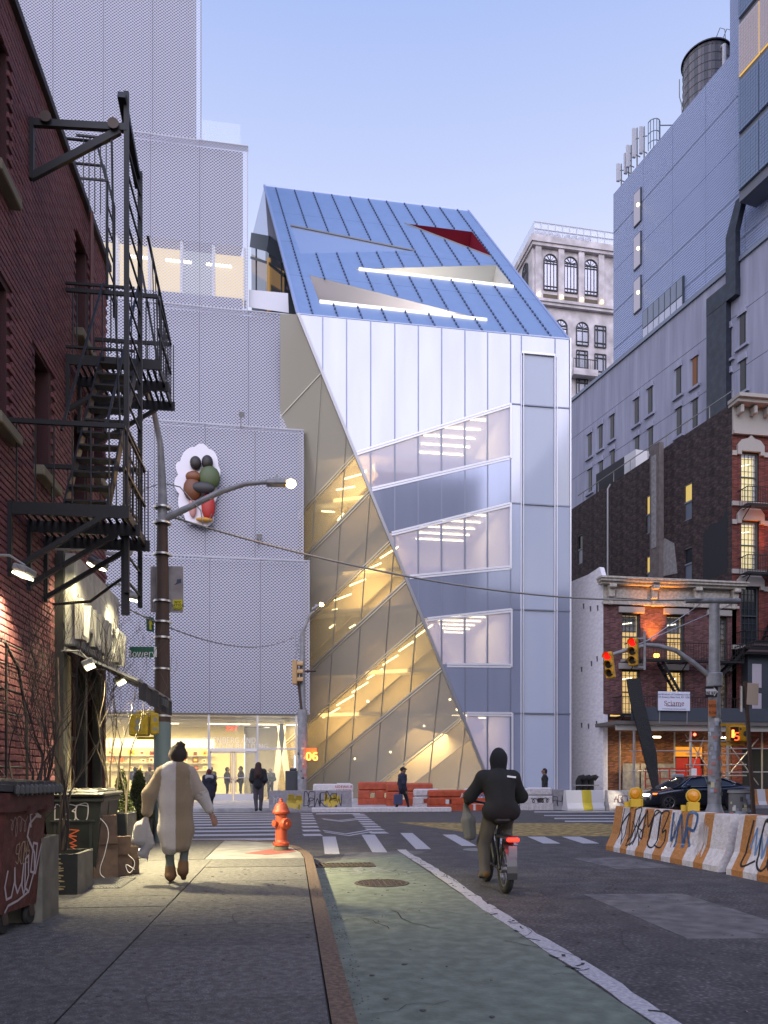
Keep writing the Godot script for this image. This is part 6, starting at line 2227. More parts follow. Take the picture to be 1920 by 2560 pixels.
func street_lamp_head(t: Node3D, at: Vector3, along: Vector3, m: Material) -> void:
	var b := B.new()
	var x := along.normalized()
	var bs := Basis(x, Vector3.UP, x.cross(Vector3.UP))
	b.soft(at, Vector3(0.42, 0.12, 0.2), 0.03, bs)
	b.box(at + Vector3(0, 0.09, 0), Vector3(0.07, 0.08, 0.07), bs)
	part("lamp_housing", b, m, t)
	b = B.new()
	b.ball(at + x * 0.27 - Vector3(0, 0.02, 0), Vector3(0.1, 0.08, 0.1), 6, 10)
	part("lamp_bulb", b, glow("street_bulb", Color(1.0, 0.8, 0.42), 22.0), t)
	lamp(t.transform * (at + x * 0.27 - Vector3(0, 0.02, 0)), Color(1.0, 0.76, 0.42), 0.9, 0.09)

func traffic_head(t: Node3D, at: Vector3, turn: float, m: Material, lit: int, tilt := 0.0, size := 1.0) -> void:
	# three stacked lanterns with visors, facing local +z after the turn
	var n := Node3D.new()
	n.name = "signal_head"
	t.add_child(n, true)
	n.transform = Transform3D(Basis(Vector3.UP, turn) * Basis(Vector3.BACK, tilt).scaled_local(Vector3.ONE * size), at)
	var b := B.new()
	b.soft(Vector3.ZERO, Vector3(0.32, 0.98, 0.2), 0.03)
	part("housing", b, m, n)
	for i in 3:
		var y := 0.32 - i * 0.32
		b = B.new()
		b.lathe([Vector2(0.12, 0.0), Vector2(0.12, 0.02), Vector2(0.0, 0.025)], 16, Vector3(0, y, 0.1), Basis(Vector3.RIGHT, PI / 2))
		part("lens", b, glow("signal_red", Color(1, 0.05, 0.03), 1.2) if i == lit else mat("lens_dark", lin(0.02, 0.02, 0.02), 0.3), n)
		b = B.new()
		for k in 12:
			var a := -0.35 + (PI + 0.7) * k / 12.0
			var e := -0.35 + (PI + 0.7) * (k + 1) / 12.0
			var p := Vector3(cos(a) * 0.135, y + sin(a) * 0.135, 0.1)
			var q := Vector3(cos(e) * 0.135, y + sin(e) * 0.135, 0.1)
			var l := Vector3(0, 0, 0.24)
			b.quad(p, p + l, q + l, q)
			b.quad(q * Vector3(0.96, 1, 1), q * Vector3(0.96, 1, 1) + l, p * Vector3(0.96, 1, 1) + l, p * Vector3(0.96, 1, 1))
		part("visor", b, m, n)

func sticker_rows(t: Node3D, r: float, y0: float, y1: float, count: int, seed_: int) -> void:
	var g := RandomNumberGenerator.new()
	g.seed = seed_
	var tones := [lin(0.6, 0.6, 0.6), lin(0.55, 0.55, 0.5), lin(0.04, 0.04, 0.04), lin(0.38, 0.14, 0.13), lin(0.3, 0.34, 0.42), lin(0.5, 0.47, 0.28), lin(0.3, 0.3, 0.3)]
	for i in count:
		var a := g.randf_range(-1.3, 1.3)
		var w := g.randf_range(0.05, 0.13)
		var h := g.randf_range(0.05, 0.14)
		var y := g.randf_range(y0, y1)
		var b := B.new()
		var da := w / r / 2
		for k in 3:
			var a0 := a - da + 2 * da * k / 3.0
			var a1 := a - da + 2 * da * (k + 1) / 3.0
			var rr := r + 0.004 + 0.0004 * i
			b.quad(Vector3(sin(a0) * rr, y, cos(a0) * rr), Vector3(sin(a1) * rr, y, cos(a1) * rr), Vector3(sin(a1) * rr, y + h, cos(a1) * rr), Vector3(sin(a0) * rr, y + h, cos(a0) * rr))
		var k := g.randi() % tones.size()
		part("sticker", b, mat("sticker_%d" % k, tones[k], 0.6), t)

func street_poles() -> void:
	var grey := wear(mat("pole_grey", lin(0.34, 0.35, 0.37), 0.6, 0.2), tex["blotch"], 0.8)
	var rust := wear(mat("pole_rust", lin(0.11, 0.07, 0.055), 0.7, 0.2), tex["grain"], 1.2)
	var black := mat("black_metal")
	var clamp_m := mat("clamp_steel", lin(0.55, 0.55, 0.56), 0.35, 0.7)
	# --- tall lamp post at the near corner
	var at := Vector3(-1.929, 0.263, -15.085)
	at.y = 0.15
	var t := thing("lamp_post", "tall rusty street lamp post at the near corner with curved arm and lit lamp", "lamp post", at, deg_to_rad(-8.97))
	var b := B.new()
	b.tube([Vector3(0, 0, 0), Vector3(0, 2.3, 0)], 0.16, 10)
	part("base_shaft", b, mat("pole_teal", lin(0.14, 0.19, 0.2), 0.6, 0.2), t)
	b = B.new()
	b.tube([Vector3(0, 2.3, 0), Vector3(0, 6.1, 0)], [0.16, 0.1], 10)
	part("shaft", b, rust, t)
	b = B.new()
	b.tube([Vector3(0, 6.1, 0), Vector3(0, 6.7, 0), Vector3(-0.01, 7.6, 0.1), Vector3(-0.06, 8.15, 0.4), Vector3(-0.08, 8.3, 0.9)], [0.1, 0.09, 0.06, 0.05, 0.045], 8)
	part("top_arm", b, grey, t)
	b = B.new()
	b.tube([Vector3(0.02, 6.2, 0), Vector3(0.5, 6.42, 0), Vector3(1.1, 6.72, 0), Vector3(1.6, 6.88, 0), Vector3(2.1, 6.92, 0)], [0.075, 0.065, 0.055, 0.05, 0.045], 8)
	part("lamp_arm", b, grey, t)
	for y in [2.4, 2.6, 3.3, 3.9, 4.2, 4.6, 5.5, 6.1, 6.4]:
		b = B.new()
		b.lathe([Vector2(0.14, y), Vector2(0.17, y), Vector2(0.17, y + 0.035), Vector2(0.1, y + 0.035)], 10)
		part("clamp", b, clamp_m, t)
	street_lamp_head(t, Vector3(2.2, 6.9, 0), Vector3.RIGHT, grey)
	b = B.new()
	b.ball(Vector3(-0.08, 8.28, 0.95), Vector3(0.07, 0.07, 0.07), 6, 8)
	part("lamp_bulb", b, glow("amber_bulb", Color(1, 0.62, 0.12), 16.0), t)
	b = B.new()
	b.tube([Vector3(0, 6.9, 0), Vector3(-0.35, 6.75, 0.05), Vector3(-0.45, 6.2, 0.05), Vector3(-0.65, 5.9, 0), Vector3(-0.4, 6.4, 0)], 0.012, 4)
	b.tube([Vector3(0, 6.9, 0), Vector3(0.35, 6.8, 0.05), Vector3(0.75, 6.35, 0.05), Vector3(0.8, 5.95, 0), Vector3(0.95, 6.3, 0), Vector3(1.0, 6.0, 0)], 0.012, 4)
	part("loose_wire", b, black, t)
	var sg := thing("pole_sign", "blank back of a rounded aluminium sign on the rusty lamp post with stickers", "sign", at + Basis(Vector3.UP, deg_to_rad(-8.97)) * Vector3(0.03, 4.9, -0.2), deg_to_rad(-8.97))
	b = B.new()
	b.soft(Vector3(0, 0, 0), Vector3(0.645, 0.9, 0.012), 0.005)
	part("plate", b, wear(mat("sign_back", lin(0.5, 0.47, 0.48), 0.4, 0.5), tex["blotch"], 0.5), sg)
	b = B.new()
	b.box(Vector3(0.215, -0.3, 0.01), Vector3(0.18, 0.2, 0.008))
	part("yellow_sticker", b, mat("sticker_yellow", lin(0.55, 0.5, 0.03), 0.6), sg)
	var ink := mat("ink_black", lin(0.01, 0.01, 0.01), 0.6)
	var k := 0
	for w in ["NYC", "TATTOO", "SHOP"]:
		text(w, 0.048, ink, sg, Transform3D(Basis(), Vector3(0.215, -0.255 - 0.062 * k, 0.016)), 0.002, "lettering", "Droid Sans", true)
		k += 1
	b = B.new()
	b.prism(PackedVector2Array([Vector2(0.14, 0.08), Vector2(0.28, 0.13), Vector2(0.28, 0.2), Vector2(0.2, 0.19), Vector2(0.19, 0.13)]), 0.008, 0.012)
	part("dark_sticker", b, mat("sticker_navy", lin(0.05, 0.07, 0.11), 0.6), sg)
	var nm := thing("street_name_sign", "green street name sign reading Bowery on the rusty lamp post", "sign", at + Basis(Vector3.UP, deg_to_rad(-8.97)) * Vector3(-0.33, 3.62, 0.16), deg_to_rad(-8.97))
	b = B.new()
	b.soft(Vector3(0, 0, 0), Vector3(0.5, 0.2, 0.015), 0.004)
	part("plate", b, mat("sign_green", lin(0.01, 0.13, 0.07), 0.5), nm)
	b = B.new()
	b.box(Vector3(0.245, 0, 0.006), Vector3(0.05, 0.19, 0.015))
	part("end_panel", b, mat("paper_white", lin(0.65, 0.65, 0.65), 0.8), nm)
	text("Bowery", 0.12, mat("letter_white", lin(0.75, 0.75, 0.75), 0.6), nm, Transform3D(Basis(), Vector3(-0.02, -0.035, 0.01)), 0.003)
	var ow := thing("side_sign", "small green and yellow sign set edgeways on the rusty lamp post", "sign", at + Basis(Vector3.UP, deg_to_rad(-8.97)) * Vector3(-0.22, 4.17, 0.05), deg_to_rad(40))
	b = B.new()
	b.soft(Vector3(0, 0, 0), Vector3(0.16, 0.28, 0.012), 0.004)
	part("plate", b, mat("sign_teal", lin(0.03, 0.1, 0.08), 0.5), ow)
	b = B.new()
	b.prism(PackedVector2Array([Vector2(-0.05, 0), Vector2(0.0, 0.1), Vector2(0.05, 0), Vector2(0.02, 0), Vector2(0.02, -0.1), Vector2(-0.02, -0.1), Vector2(-0.02, 0)]), 0.007, 0.01)
	part("arrow", b, mat("sticker_yellow"), ow)
	# back of the walking signals
	var yel := wear(mat("signal_yellow", lin(0.6, 0.42, 0.03), 0.55), tex["blotch"], 1.5)
	var pd := thing("pedestrian_signal", "backs of two yellow pedestrian signals with stickers beside the rusty post", "pedestrian signal", at + Basis(Vector3.UP, deg_to_rad(-8.97)) * Vector3(-0.42, 2.24, 0.05), deg_to_rad(-8.97))
	b = B.new()
	b.soft(Vector3(0, 0, 0), Vector3(0.36, 0.42, 0.2), 0.03)
	b.soft(Vector3(0.32, 0.02, 0), Vector3(0.2, 0.42, 0.22), 0.03)
	part("housing", b, yel, pd)
	b = B.new()
	b.bar(Vector3(-0.05, -0.25, 0), Vector3(0.44, -0.25, 0), 0.05)
	b.bar(Vector3(-0.05, 0.25, 0), Vector3(0.44, 0.25, 0), 0.05)
	part("bracket", b, yel, pd)
	b = B.new()
	b.lathe([Vector2(0.055, 0), Vector2(0.055, 0.006), Vector2(0, 0.006)], 12, Vector3(0.0, 0.06, 0.101), Basis(Vector3.RIGHT, PI / 2))
	b.box(Vector3(0.0, -0.06, 0.102), Vector3(0.11, 0.1, 0.006))
	b.box(Vector3(0.33, 0.1, 0.112), Vector3(0.07, 0.08, 0.006))
	b.box(Vector3(0.33, -0.08, 0.112), Vector3(0.08, 0.06, 0.006))
	part("sticker", b, mat("sticker_0"), pd)
	# --- signal post on the far pavement
	var p2 := Vector3(1.556, 0.283, -31.341)
	p2.y = 0.15
	var u := thing("signal_post", "grey octagonal signal post with lamp arm before the gold glass, far side of avenue", "signal post", p2, deg_to_rad(-8.97))
	b = B.new()
	b.tube([Vector3(0, 0, 0), Vector3(0, 4.0, 0)], 0.2, 8)
	b.tube([Vector3(0, 4.0, 0), Vector3(0, 7.3, 0)], [0.13, 0.1], 8)
	part("shaft", b, grey, u)
	b = B.new()
	b.tube([Vector3(0.02, 7.2, 0), Vector3(0.3, 7.9, 0), Vector3(0.65, 8.25, 0)], [0.07, 0.05, 0.045], 7)
	part("lamp_arm", b, grey, u)
	street_lamp_head(u, Vector3(0.55, 8.2, 0), Vector3(1, 0.6, 0), grey)
	b = B.new()
	b.tube([Vector3(-0.35, 5.55, 0), Vector3(0.55, 5.6, 0)], 0.05, 6)
	b.tube([Vector3(-0.25, 5.95, 0.15), Vector3(-0.02, 3.95, 0.1)], 0.06, 6)
	part("bracket", b, rust, u)
	traffic_head(u, Vector3(-0.28, 5.5, 0.22), PI / 2, mat("signal_tan", lin(0.42, 0.26, 0.11), 0.6), 9)
	b = B.new()
	b.tube([Vector3(-0.05, 7.3, 0), Vector3(-0.3, 7.2, 0.1), Vector3(-0.25, 6.6, 0.1), Vector3(-0.05, 6.2, 0.1), Vector3(-0.3, 6.1, 0.1), Vector3(-0.1, 6.9, 0.1)], 0.018, 4)
	part("loose_wire", b, black, u)
	sticker_rows(u, 0.2, 0.9, 2.4, 26, 5)
	var pw := thing("countdown_signal", "lit orange walking signal counting down on the far signal post", "pedestrian signal", p2 + Vector3(0.25, 2.2, 0.1), deg_to_rad(-8.97))
	b = B.new()
	b.soft(Vector3(0.1, 0, 0), Vector3(0.5, 0.48, 0.2), 0.03)
	part("housing", b, mat("signal_orange", lin(0.55, 0.2, 0.04), 0.5), pw)
	text("06", 0.34, glow("countdown_orange", Color(1.0, 0.5, 0.2), 4.0), pw, Transform3D(Basis(), Vector3(0.14, -0.12, 0.105)), 0.01, "lettering", "Droid Sans", true)
	b = B.new()
	b.bar(Vector3(-0.3, 0.22, 0), Vector3(0.1, 0.22, 0), 0.04)
	b.bar(Vector3(-0.3, -0.22, 0), Vector3(0.1, -0.22, 0), 0.04)
	part("bracket", b, mats["signal_orange"], pw)
	lamp(p2 + Vector3(0.4, 2.2, 0.5), Color(1, 0.45, 0.15), 0.25, 0.1)
	var bin := thing("dark_cabinet", "dark street cabinet behind the far signal post", "cabinet", p2 + Vector3(-0.15, 0, -0.7))
	b = B.new()
	b.soft(Vector3(-0.1, 0.75, 0), Vector3(0.85, 1.5, 0.5), 0.03)
	b.soft(Vector3(-0.2, 1.55, 0), Vector3(0.3, 0.14, 0.3), 0.05)
	part("body", b, mat("cabinet_dark", lin(0.04, 0.045, 0.05), 0.6), bin)
	# --- big signal mast at the right
	var p3 := Vector3(11.473, -0.024, -18.032)
	p3.y = 0.0
	var m := thing("signal_mast", "tall grey signal mast with curved arm and cross bar at right, covered in stickers", "signal mast", p3, deg_to_rad(-8.97))
	b = B.new()
	b.lathe([Vector2(0.3, 0), Vector2(0.28, 0.35), Vector2(0.19, 0.6), Vector2(0.165, 0.7), Vector2(0.155, 2.2), Vector2(0.125, 5.85), Vector2(0.0, 5.86)], 10)
	part("shaft", b, grey, m)
	b = B.new()
	b.lathe([Vector2(0.19, 3.72), Vector2(0.2, 3.74), Vector2(0.2, 4.05), Vector2(0.18, 4.08)], 12)
	part("collar", b, grey, m)
	b = B.new()
	b.tube([Vector3(0, 3.9, 0), Vector3(-0.55, 4.35, 0), Vector3(-1.0, 4.66, 0), Vector3(-1.45, 4.78, 0), Vector3(-1.75, 4.8, 0), Vector3(-2.15, 4.7, 0), Vector3(-2.75, 4.52, 0)], [0.07, 0.066, 0.062, 0.06, 0.055, 0.055, 0.045], 8)
	part("mast_arm", b, grey, m)
	b = B.new()
	b.tube([Vector3(-0.75, 5.95, 0), Vector3(0.65, 5.93, 0)], 0.075, 8)
	part("cross_bar", b, grey, m)
	b = B.new()
	for q in [[Vector3(-0.3, 5.9, 0), Vector3(-1.75, 4.9, 0)], [Vector3(0.45, 5.85, 0), Vector3(-2.0, 4.8, 0)]]: b.tube(q, 0.012, 4)
	part("stay_wire", b, clamp_m, m)
	b = B.new()
	b.box(Vector3(-1.82, 4.65, 0.05), Vector3(0.05, 1.0, 0.05))
	b.box(Vector3(-1.95, 4.22, 0.05), Vector3(0.3, 0.04, 0.04))
	b.box(Vector3(-1.95, 4.96, 0.05), Vector3(0.3, 0.04, 0.04))
	b.tube([Vector3(-2.75, 4.55, 0), Vector3(-2.8, 4.6, 0), Vector3(-2.72, 4.5, 0)], 0.045, 6)
	part("hanger", b, grey, m)
	sticker_rows(m, 0.163, 0.9, 2.9, 46, 9)
	var orange := wear(mat("signal_amber", lin(0.75, 0.4, 0.02), 0.5), tex["blotch"], 1.2)
	var tl := thing("traffic_light", "yellow traffic light showing red, hung at the arm's outer end", "traffic light", p3 + Basis(Vector3.UP, deg_to_rad(-8.97)) * Vector3(-2.72, 4.27, 0.05), 0.0, "traffic lights on the mast arm")
	traffic_head(tl, Vector3.ZERO, -0.75, orange, 0, 0.12, 0.7)
	var tl2 := thing("traffic_light", "yellow traffic light showing red, upright in the middle of the arm", "traffic light", p3 + Basis(Vector3.UP, deg_to_rad(-8.97)) * Vector3(-2.12, 4.6, 0.1), 0.0, "traffic lights on the mast arm")
	traffic_head(tl2, Vector3.ZERO, -0.75, orange, 0, 0.0, 0.72)
	var one := thing("one_way_sign", "black and white ONE WAY arrow sign on the signal mast", "sign", p3 + Basis(Vector3.UP, deg_to_rad(-8.97)) * Vector3(-0.16, 3.57, 0.2), deg_to_rad(12))
	b = B.new()
	b.soft(Vector3(0, 0, 0), Vector3(0.43, 0.28, 0.012), 0.004)
	part("plate", b, mat("sign_black", lin(0.02, 0.02, 0.025), 0.6), one)
	b = B.new()
	b.prism(PackedVector2Array([Vector2(-0.19, -0.075), Vector2(0.07, -0.075), Vector2(0.07, -0.115), Vector2(0.2, 0.0), Vector2(0.07, 0.115), Vector2(0.07, 0.075), Vector2(-0.19, 0.075)]), 0.006, 0.01)
	part("arrow", b, mats["letter_white"], one)
	text("ONE WAY", 0.085, ink, one, Transform3D(Basis().scaled(Vector3(0.72, 1, 1)), Vector3(-0.035, -0.033, 0.012)), 0.002, "lettering", "Droid Sans", true)
	one.rotate_object_local(Vector3.BACK, 0.05)
	var pl := thing("plow_sign", "small orange RAISE PLOW sign under the arrow sign on the mast", "sign", p3 + Basis(Vector3.UP, deg_to_rad(-8.97)) * Vector3(-0.14, 3.15, 0.2), deg_to_rad(4))
	b = B.new()
	b.soft(Vector3(0, 0, 0), Vector3(0.22, 0.42, 0.012), 0.004)
	part("plate", b, mat("sign_orange", lin(0.5, 0.16, 0.05), 0.6), pl)
	text("RAISE", 0.07, ink, pl, Transform3D(Basis().scaled(Vector3(0.9, 1, 1)), Vector3(0, 0.06, 0.008)), 0.002)
	text("PLOW", 0.07, ink, pl, Transform3D(Basis().scaled(Vector3(0.9, 1, 1)), Vector3(0, -0.12, 0.008)), 0.002)
	var pz := thing("hand_signal", "orange walking signal with a lit hand and stickers on the mast", "pedestrian signal", p3 + Basis(Vector3.UP, deg_to_rad(-8.97)) * Vector3(0.44, 2.5, 0.05), deg_to_rad(-8.97))
	b = B.new()
	b.soft(Vector3(0.12, 0, 0), Vector3(0.46, 0.42, 0.32), 0.03)
	part("housing", b, orange, pz)
	b = B.new()
	b.bar(Vector3(-0.35, 0.24, 0), Vector3(0.3, 0.24, 0), 0.06)
	b.bar(Vector3(-0.35, -0.26, 0), Vector3(0.3, -0.26, 0), 0.06)
	part("bracket", b, orange, pz)
	b = B.new()
	b.box(Vector3(-0.02, 0.0, 0.165), Vector3(0.2, 0.34, 0.02))
	part("display", b, mat("display_dark", lin(0.05, 0.02, 0.02), 0.5), pz)
	b = B.new()
	b.soft(Vector3(-0.065, -0.05, 0.18), Vector3(0.07, 0.1, 0.012), 0.005)
	for i in 4: b.box(Vector3(-0.09 + i * 0.017, 0.04 + 0.01 * (1 if i in [1, 2] else 0), 0.18), Vector3(0.013, 0.1, 0.012))
	b.box(Vector3(-0.025, -0.03, 0.18), Vector3(0.015, 0.07, 0.012), Basis(Vector3.BACK, -0.5))
	part("lit_hand", b, glow("hand_orange", Color(1, 0.35, 0.12), 6.0), pz)
	text("5", 0.2, glow("hand_digit", Color(1, 0.3, 0.12), 2.5), pz, Transform3D(Basis(), Vector3(0.035, -0.08, 0.178)), 0.008)
	b = B.new()
	b.ball(Vector3(0.26, 0.0, 0.155), Vector3(0.06, 0.08, 0.012), 6, 12)
	b.ball(Vector3(0.14, 0.12, 0.158), Vector3(0.03, 0.03, 0.006), 5, 10)
	part("sticker", b, mat("sticker_2"), pz)
	# thin brown post with sign backs, far right
	var p4 := Vector3(11.19, 0.037, -15.95)
	p4.y = 0
	var br := thing("sign_post", "leaning brown post with the backs of two signs at far right", "sign post", p4, deg_to_rad(-8.97))
	b = B.new()
	b.bar(Vector3(-0.02, 0, 0), Vector3(-0.25, 3.6, 0), 0.07, 0.07)
	part("post", b, wear(mat("post_brown", lin(0.1, 0.065, 0.045), 0.8), tex["grain"], 1.5), br)
	b = B.new()
	b.soft(Vector3(-0.32, 3.2, -0.05), Vector3(0.18, 0.6, 0.012), 0.004, Basis(Vector3.UP, 0.9))
	part("sign_back", b, mat("sign_back"), br)
	b = B.new()
	b.soft(Vector3(-0.1, 3.3, 0.05), Vector3(0.26, 0.5, 0.012), 0.004, Basis(Vector3.BACK, -0.04))
	part("sign_board", b, mat("board_buff", lin(0.45, 0.36, 0.28), 0.8), br)
	# overhead cables
	var cab := func(called: String, label: String, p: Vector3, q: Vector3, sag: float, r: float) -> void:
		var pts := []
		for i in 25:
			var f := i / 24.0
			pts.append(p.lerp(q, f) - Vector3(0, sag * 4 * f * (1 - f), 0))
		var w := B.new()
		w.tube(pts, r, 5)
		solid(called, w, black, label, "cable")
	cab.call("overhead_cable", "thick black cable sagging from the near lamp post to the signal mast", at + Vector3(0, 6.3, 0), p3 + Vector3(-0.3, 5.98, 0), 0.55, 0.022)
	cab.call("overhead_wire", "thin wire from the fire escape corner to the far signal post", SV(Vector3(-2.95, 4.3, -12.9)), p2 + Vector3(0, 7.2, 0), 0.7, 0.015)

func jersey_profile(h: float, w: float) -> PackedVector2Array:
	# half section mirrored: foot, slope, neck, top
	return PackedVector2Array([Vector2(-w, 0), Vector2(w, 0), Vector2(w, h * 0.1), Vector2(w * 0.62, h * 0.38), Vector2(w * 0.36, h * 0.97), Vector2(w * 0.33, h), Vector2(-w * 0.33, h), Vector2(-w * 0.36, h * 0.97), Vector2(-w * 0.62, h * 0.38), Vector2(-w, h * 0.1)])

# x along the barrier from 0 to length, faces +z and -z
func jersey(t: Node3D, length: float, h: float, w: float, stripes: Array, called := "stripe") -> void:
	var p := jersey_profile(h, w)
	var turn := Transform3D(Basis(Vector3(0, 0, 1), Vector3.UP, Vector3(-1, 0, 0)), Vector3.ZERO)
	var x := 0.0
	for s in stripes:
		var x1: float = minf(length, x + s[0])
		var b := B.new()
		# prism runs along +z of the section, which is -x here
		b.prism(p, -x1, -x, turn)
		part(called, b, s[1], t)
		x = x1

func on_jersey(u: float, f: float, h: float, w: float, side: float) -> Array:
	# a point on the barrier's face: u metres along, f of the height; returns place and normal
	var pts := [Vector2(w, h * 0.1), Vector2(w * 0.62, h * 0.38), Vector2(w * 0.36, h * 0.97)]
	var y := f * h
	var a: Vector2 = pts[0]; var b: Vector2 = pts[1]
	if y > h * 0.38:
		a = pts[1]; b = pts[2]
	var z := lerpf(a.x, b.x, clampf((y - a.y) / (b.y - a.y), 0, 1))
	var n := Vector2(b.y - a.y, a.x - b.x).normalized()
	return [Vector3(u, y, z * side) + Vector3(0, n.y, n.x * side) * 0.004, Vector3(0, n.y, n.x * side)]

func tag_jersey(t: Node3D, p: Array, u0: float, f0: float, du: float, df: float, h: float, w: float, side: float, m: Material, width: float) -> void:
	var pos := []
	var nor := []
	var fine := []
	for i in p.size() - 1:
		for k in 3: fine.append((p[i] as Vector2).lerp(p[i + 1], k / 3.0))
	for q in fine:
		var r := on_jersey(u0 + q.x * du, f0 + q.y * df, h, w, side)
		pos.append(r[0])
		nor.append(r[1])
	var b := B.new()
	b.stroke(pos, nor, width)
	part("graffiti", b, m, t)

func barriers() -> void:
	var orange := wear(mat("stripe_orange", lin(0.5, 0.22, 0.06), 0.75), noise("chips", 91, 0.03, Color(0.84, 0.82, 0.8), Color(1, 1, 1), 6), 0.7, tex["lump"], 0.8)
	var white := wear(mat("stripe_white", lin(0.7, 0.68, 0.68), 0.75), tex["chips"], 0.6, tex["lump"], 0.8)
	var dark := mat("spray_black", lin(0.045, 0.045, 0.05), 0.7)
	var blue := mat("spray_blue", lin(0.13, 0.25, 0.45), 0.7)
	var chalk := mat("spray_white", lin(0.6, 0.55, 0.52), 0.7)
	# the striped pair at the right: x runs towards the viewer along each
	var d := Vector3(6.614, 0, -10.177) - Vector3(6.498, 0, -13.69)
	var yaw := atan2(-d.z, d.x)
	var o := Vector3(6.498, 0, -13.69) + Vector3(0.28, 0, -0.02)
	var t := thing("striped_barrier", "orange and white striped concrete barrier with graffiti, three amber lamps on top", "barrier", o, yaw, "striped concrete barriers")
	var st := [[0.2, orange], [0.16, white]]
	for i in 8:
		st.append([0.2, orange] if i % 2 == 0 else [0.24, white])
		st.append([0.2, white] if i % 2 == 0 else [0.22, orange])
	jersey(t, d.length() - 0.05, 0.84, 0.32, [[0.3, orange], [0.24, white], [0.24, orange], [0.3, white], [0.3, orange], [0.27, white], [0.28, orange], [0.27, white], [0.34, orange], [0.3, white], [0.24, orange], [0.9, white]])
	for q in [["KNZK", 0.32, 0.22, 0.8, 0.7, dark, 0.026], ["MOB", 1.12, 0.3, 0.72, 0.6, dark, 0.028], ["VNR", 1.95, 0.36, 0.66, 0.55, blue, 0.05]]:
		for p in spray(q[0], 5): tag_jersey(t, p, q[1], q[2], q[3], q[4], 0.84, 0.32, 1.0, q[5], q[6])
	for q in [[31, 4, 2.0, 0.3, 0.2, 0.5, mat("spray_brown", lin(0.2, 0.09, 0.05), 0.7), 0.008, false], [40, 7, 2.75, 0.15, 0.25, 0.75, chalk, 0.014, true], [9, 2, 0.7, 0.2, 0.5, 0.5, dark, 0.022, false]]:
		tag_jersey(t, scrawl(q[0], q[1], q[8]), q[2], q[3], q[4], q[5], 0.84, 0.32, 1.0, q[6], q[7])

	var t2 := thing("striped_barrier", "orange and white striped concrete barrier cut off by the right frame edge", "barrier", Vector3(6.582, 0, -10.089) + Vector3(0.3, 0, 0.08), yaw - 0.03, "striped concrete barriers")
	jersey(t2, 3.2, 0.86, 0.33, [[0.12, white], [0.26, orange], [0.3, white], [0.3, orange], [0.3, white], [0.34, orange], [0.34, white], [0.34, orange], [0.34, white], [0.34, orange], [0.34, white]])
	for p in spray("LOO", 8): tag_jersey(t2, p, 0.3, 0.25, 0.75, 0.65, 0.86, 0.33, 1.0, dark, 0.032)
	tag_jersey(t2, scrawl(53, 2, true), 0.35, 0.3, 0.6, 0.6, 0.86, 0.33, 1.0, blue, 0.03)
	# amber warning lamps
	var amb := mat("amber_lens", lin(0.62, 0.25, 0.01), 0.25)
	var yb := mat("battery_yellow", lin(0.55, 0.36, 0.02), 0.5)
	var k := 0
	for q in [[Vector3(7.043, 0, -13.685), 0.42, -0.1], [Vector3(7.033, 0, -13.368), 0.62, 0.06], [Vector3(6.958, 0, -11.255), 2.35, 0.0]]:
		var l := thing("warning_lamp", ["round amber warning lamp leaning on the striped barrier's far end", "amber warning lamp second from the far end of the striped barrier", "amber warning lamp in front of the sticker covered signal mast"][k], "warning lamp", o + Basis(Vector3.UP, yaw) * Vector3(q[1], 0.84, q[2]), 0.1 - 0.25 * k, "amber lamps on the striped barrier")
		var b := B.new()
		b.soft(Vector3(0, 0.075, 0), Vector3(0.19, 0.15, 0.11), 0.012)
		b.box(Vector3(-0.13, 0.05, -0.05), Vector3(0.1, 0.1, 0.02))
		part("battery_box", b, yb, l)
		b = B.new()
		b.lathe([Vector2(0, -0.045), Vector2(0.07, -0.035), Vector2(0.098, -0.01), Vector2(0.1, 0.01), Vector2(0.075, 0.04), Vector2(0.0, 0.055)], 20, Vector3(0, 0.25, 0.0), Basis(Vector3.RIGHT, PI / 2))
		part("lens", b, amb, l)
		b = B.new()
		b.lathe([Vector2(0.1, -0.016), Vector2(0.115, -0.012), Vector2(0.115, 0.012), Vector2(0.1, 0.016)], 20, Vector3(0, 0.25, 0.0), Basis(Vector3.RIGHT, PI / 2))
		part("rim", b, yb, l)
		k += 1
	# grey tagged block across the avenue
	var grey := wear(mat("block_grey", lin(0.26, 0.25, 0.27), 0.85), tex["chips"], 0.4, tex["lump"], 0.8)
	var g := thing("grey_barrier", "long grey concrete barrier with black graffiti and yellow daubs across the avenue", "barrier", Vector3(0.185, 0, -30.228), 0.0)
	jersey(g, 3.263, 0.86, 0.3, [[9.0, grey]], "block")
	for p in spray("DEWRDEW", 21): tag_jersey(g, p, 1.35, 0.28, 1.5, 0.6, 0.86, 0.3, 1.0, dark, 0.03)
	for q in [[62, 2, 0.75, 0.1, 0.55, 0.85, mat("spray_yellow", lin(0.42, 0.3, 0.03), 0.7), 0.13, true], [63, 2, 2.2, 0.1, 0.6, 0.8, mats["spray_yellow"], 0.12, true], [64, 3, 0.15, 0.4, 0.3, 0.3, chalk, 0.012, false]]:
		tag_jersey(g, scrawl(q[0], q[1], q[8]), q[2], q[3], q[4], q[5], 0.86, 0.3, 1.0, q[6], q[7])
	# plastic water-filled barriers, red-orange and white
	var red := wear(mat("plastic_orange", lin(0.5, 0.085, 0.03), 0.5), tex["blotch"], 0.6)
	var pale := wear(mat("plastic_white", lin(0.58, 0.56, 0.58), 0.5), tex["chips"], 0.5)
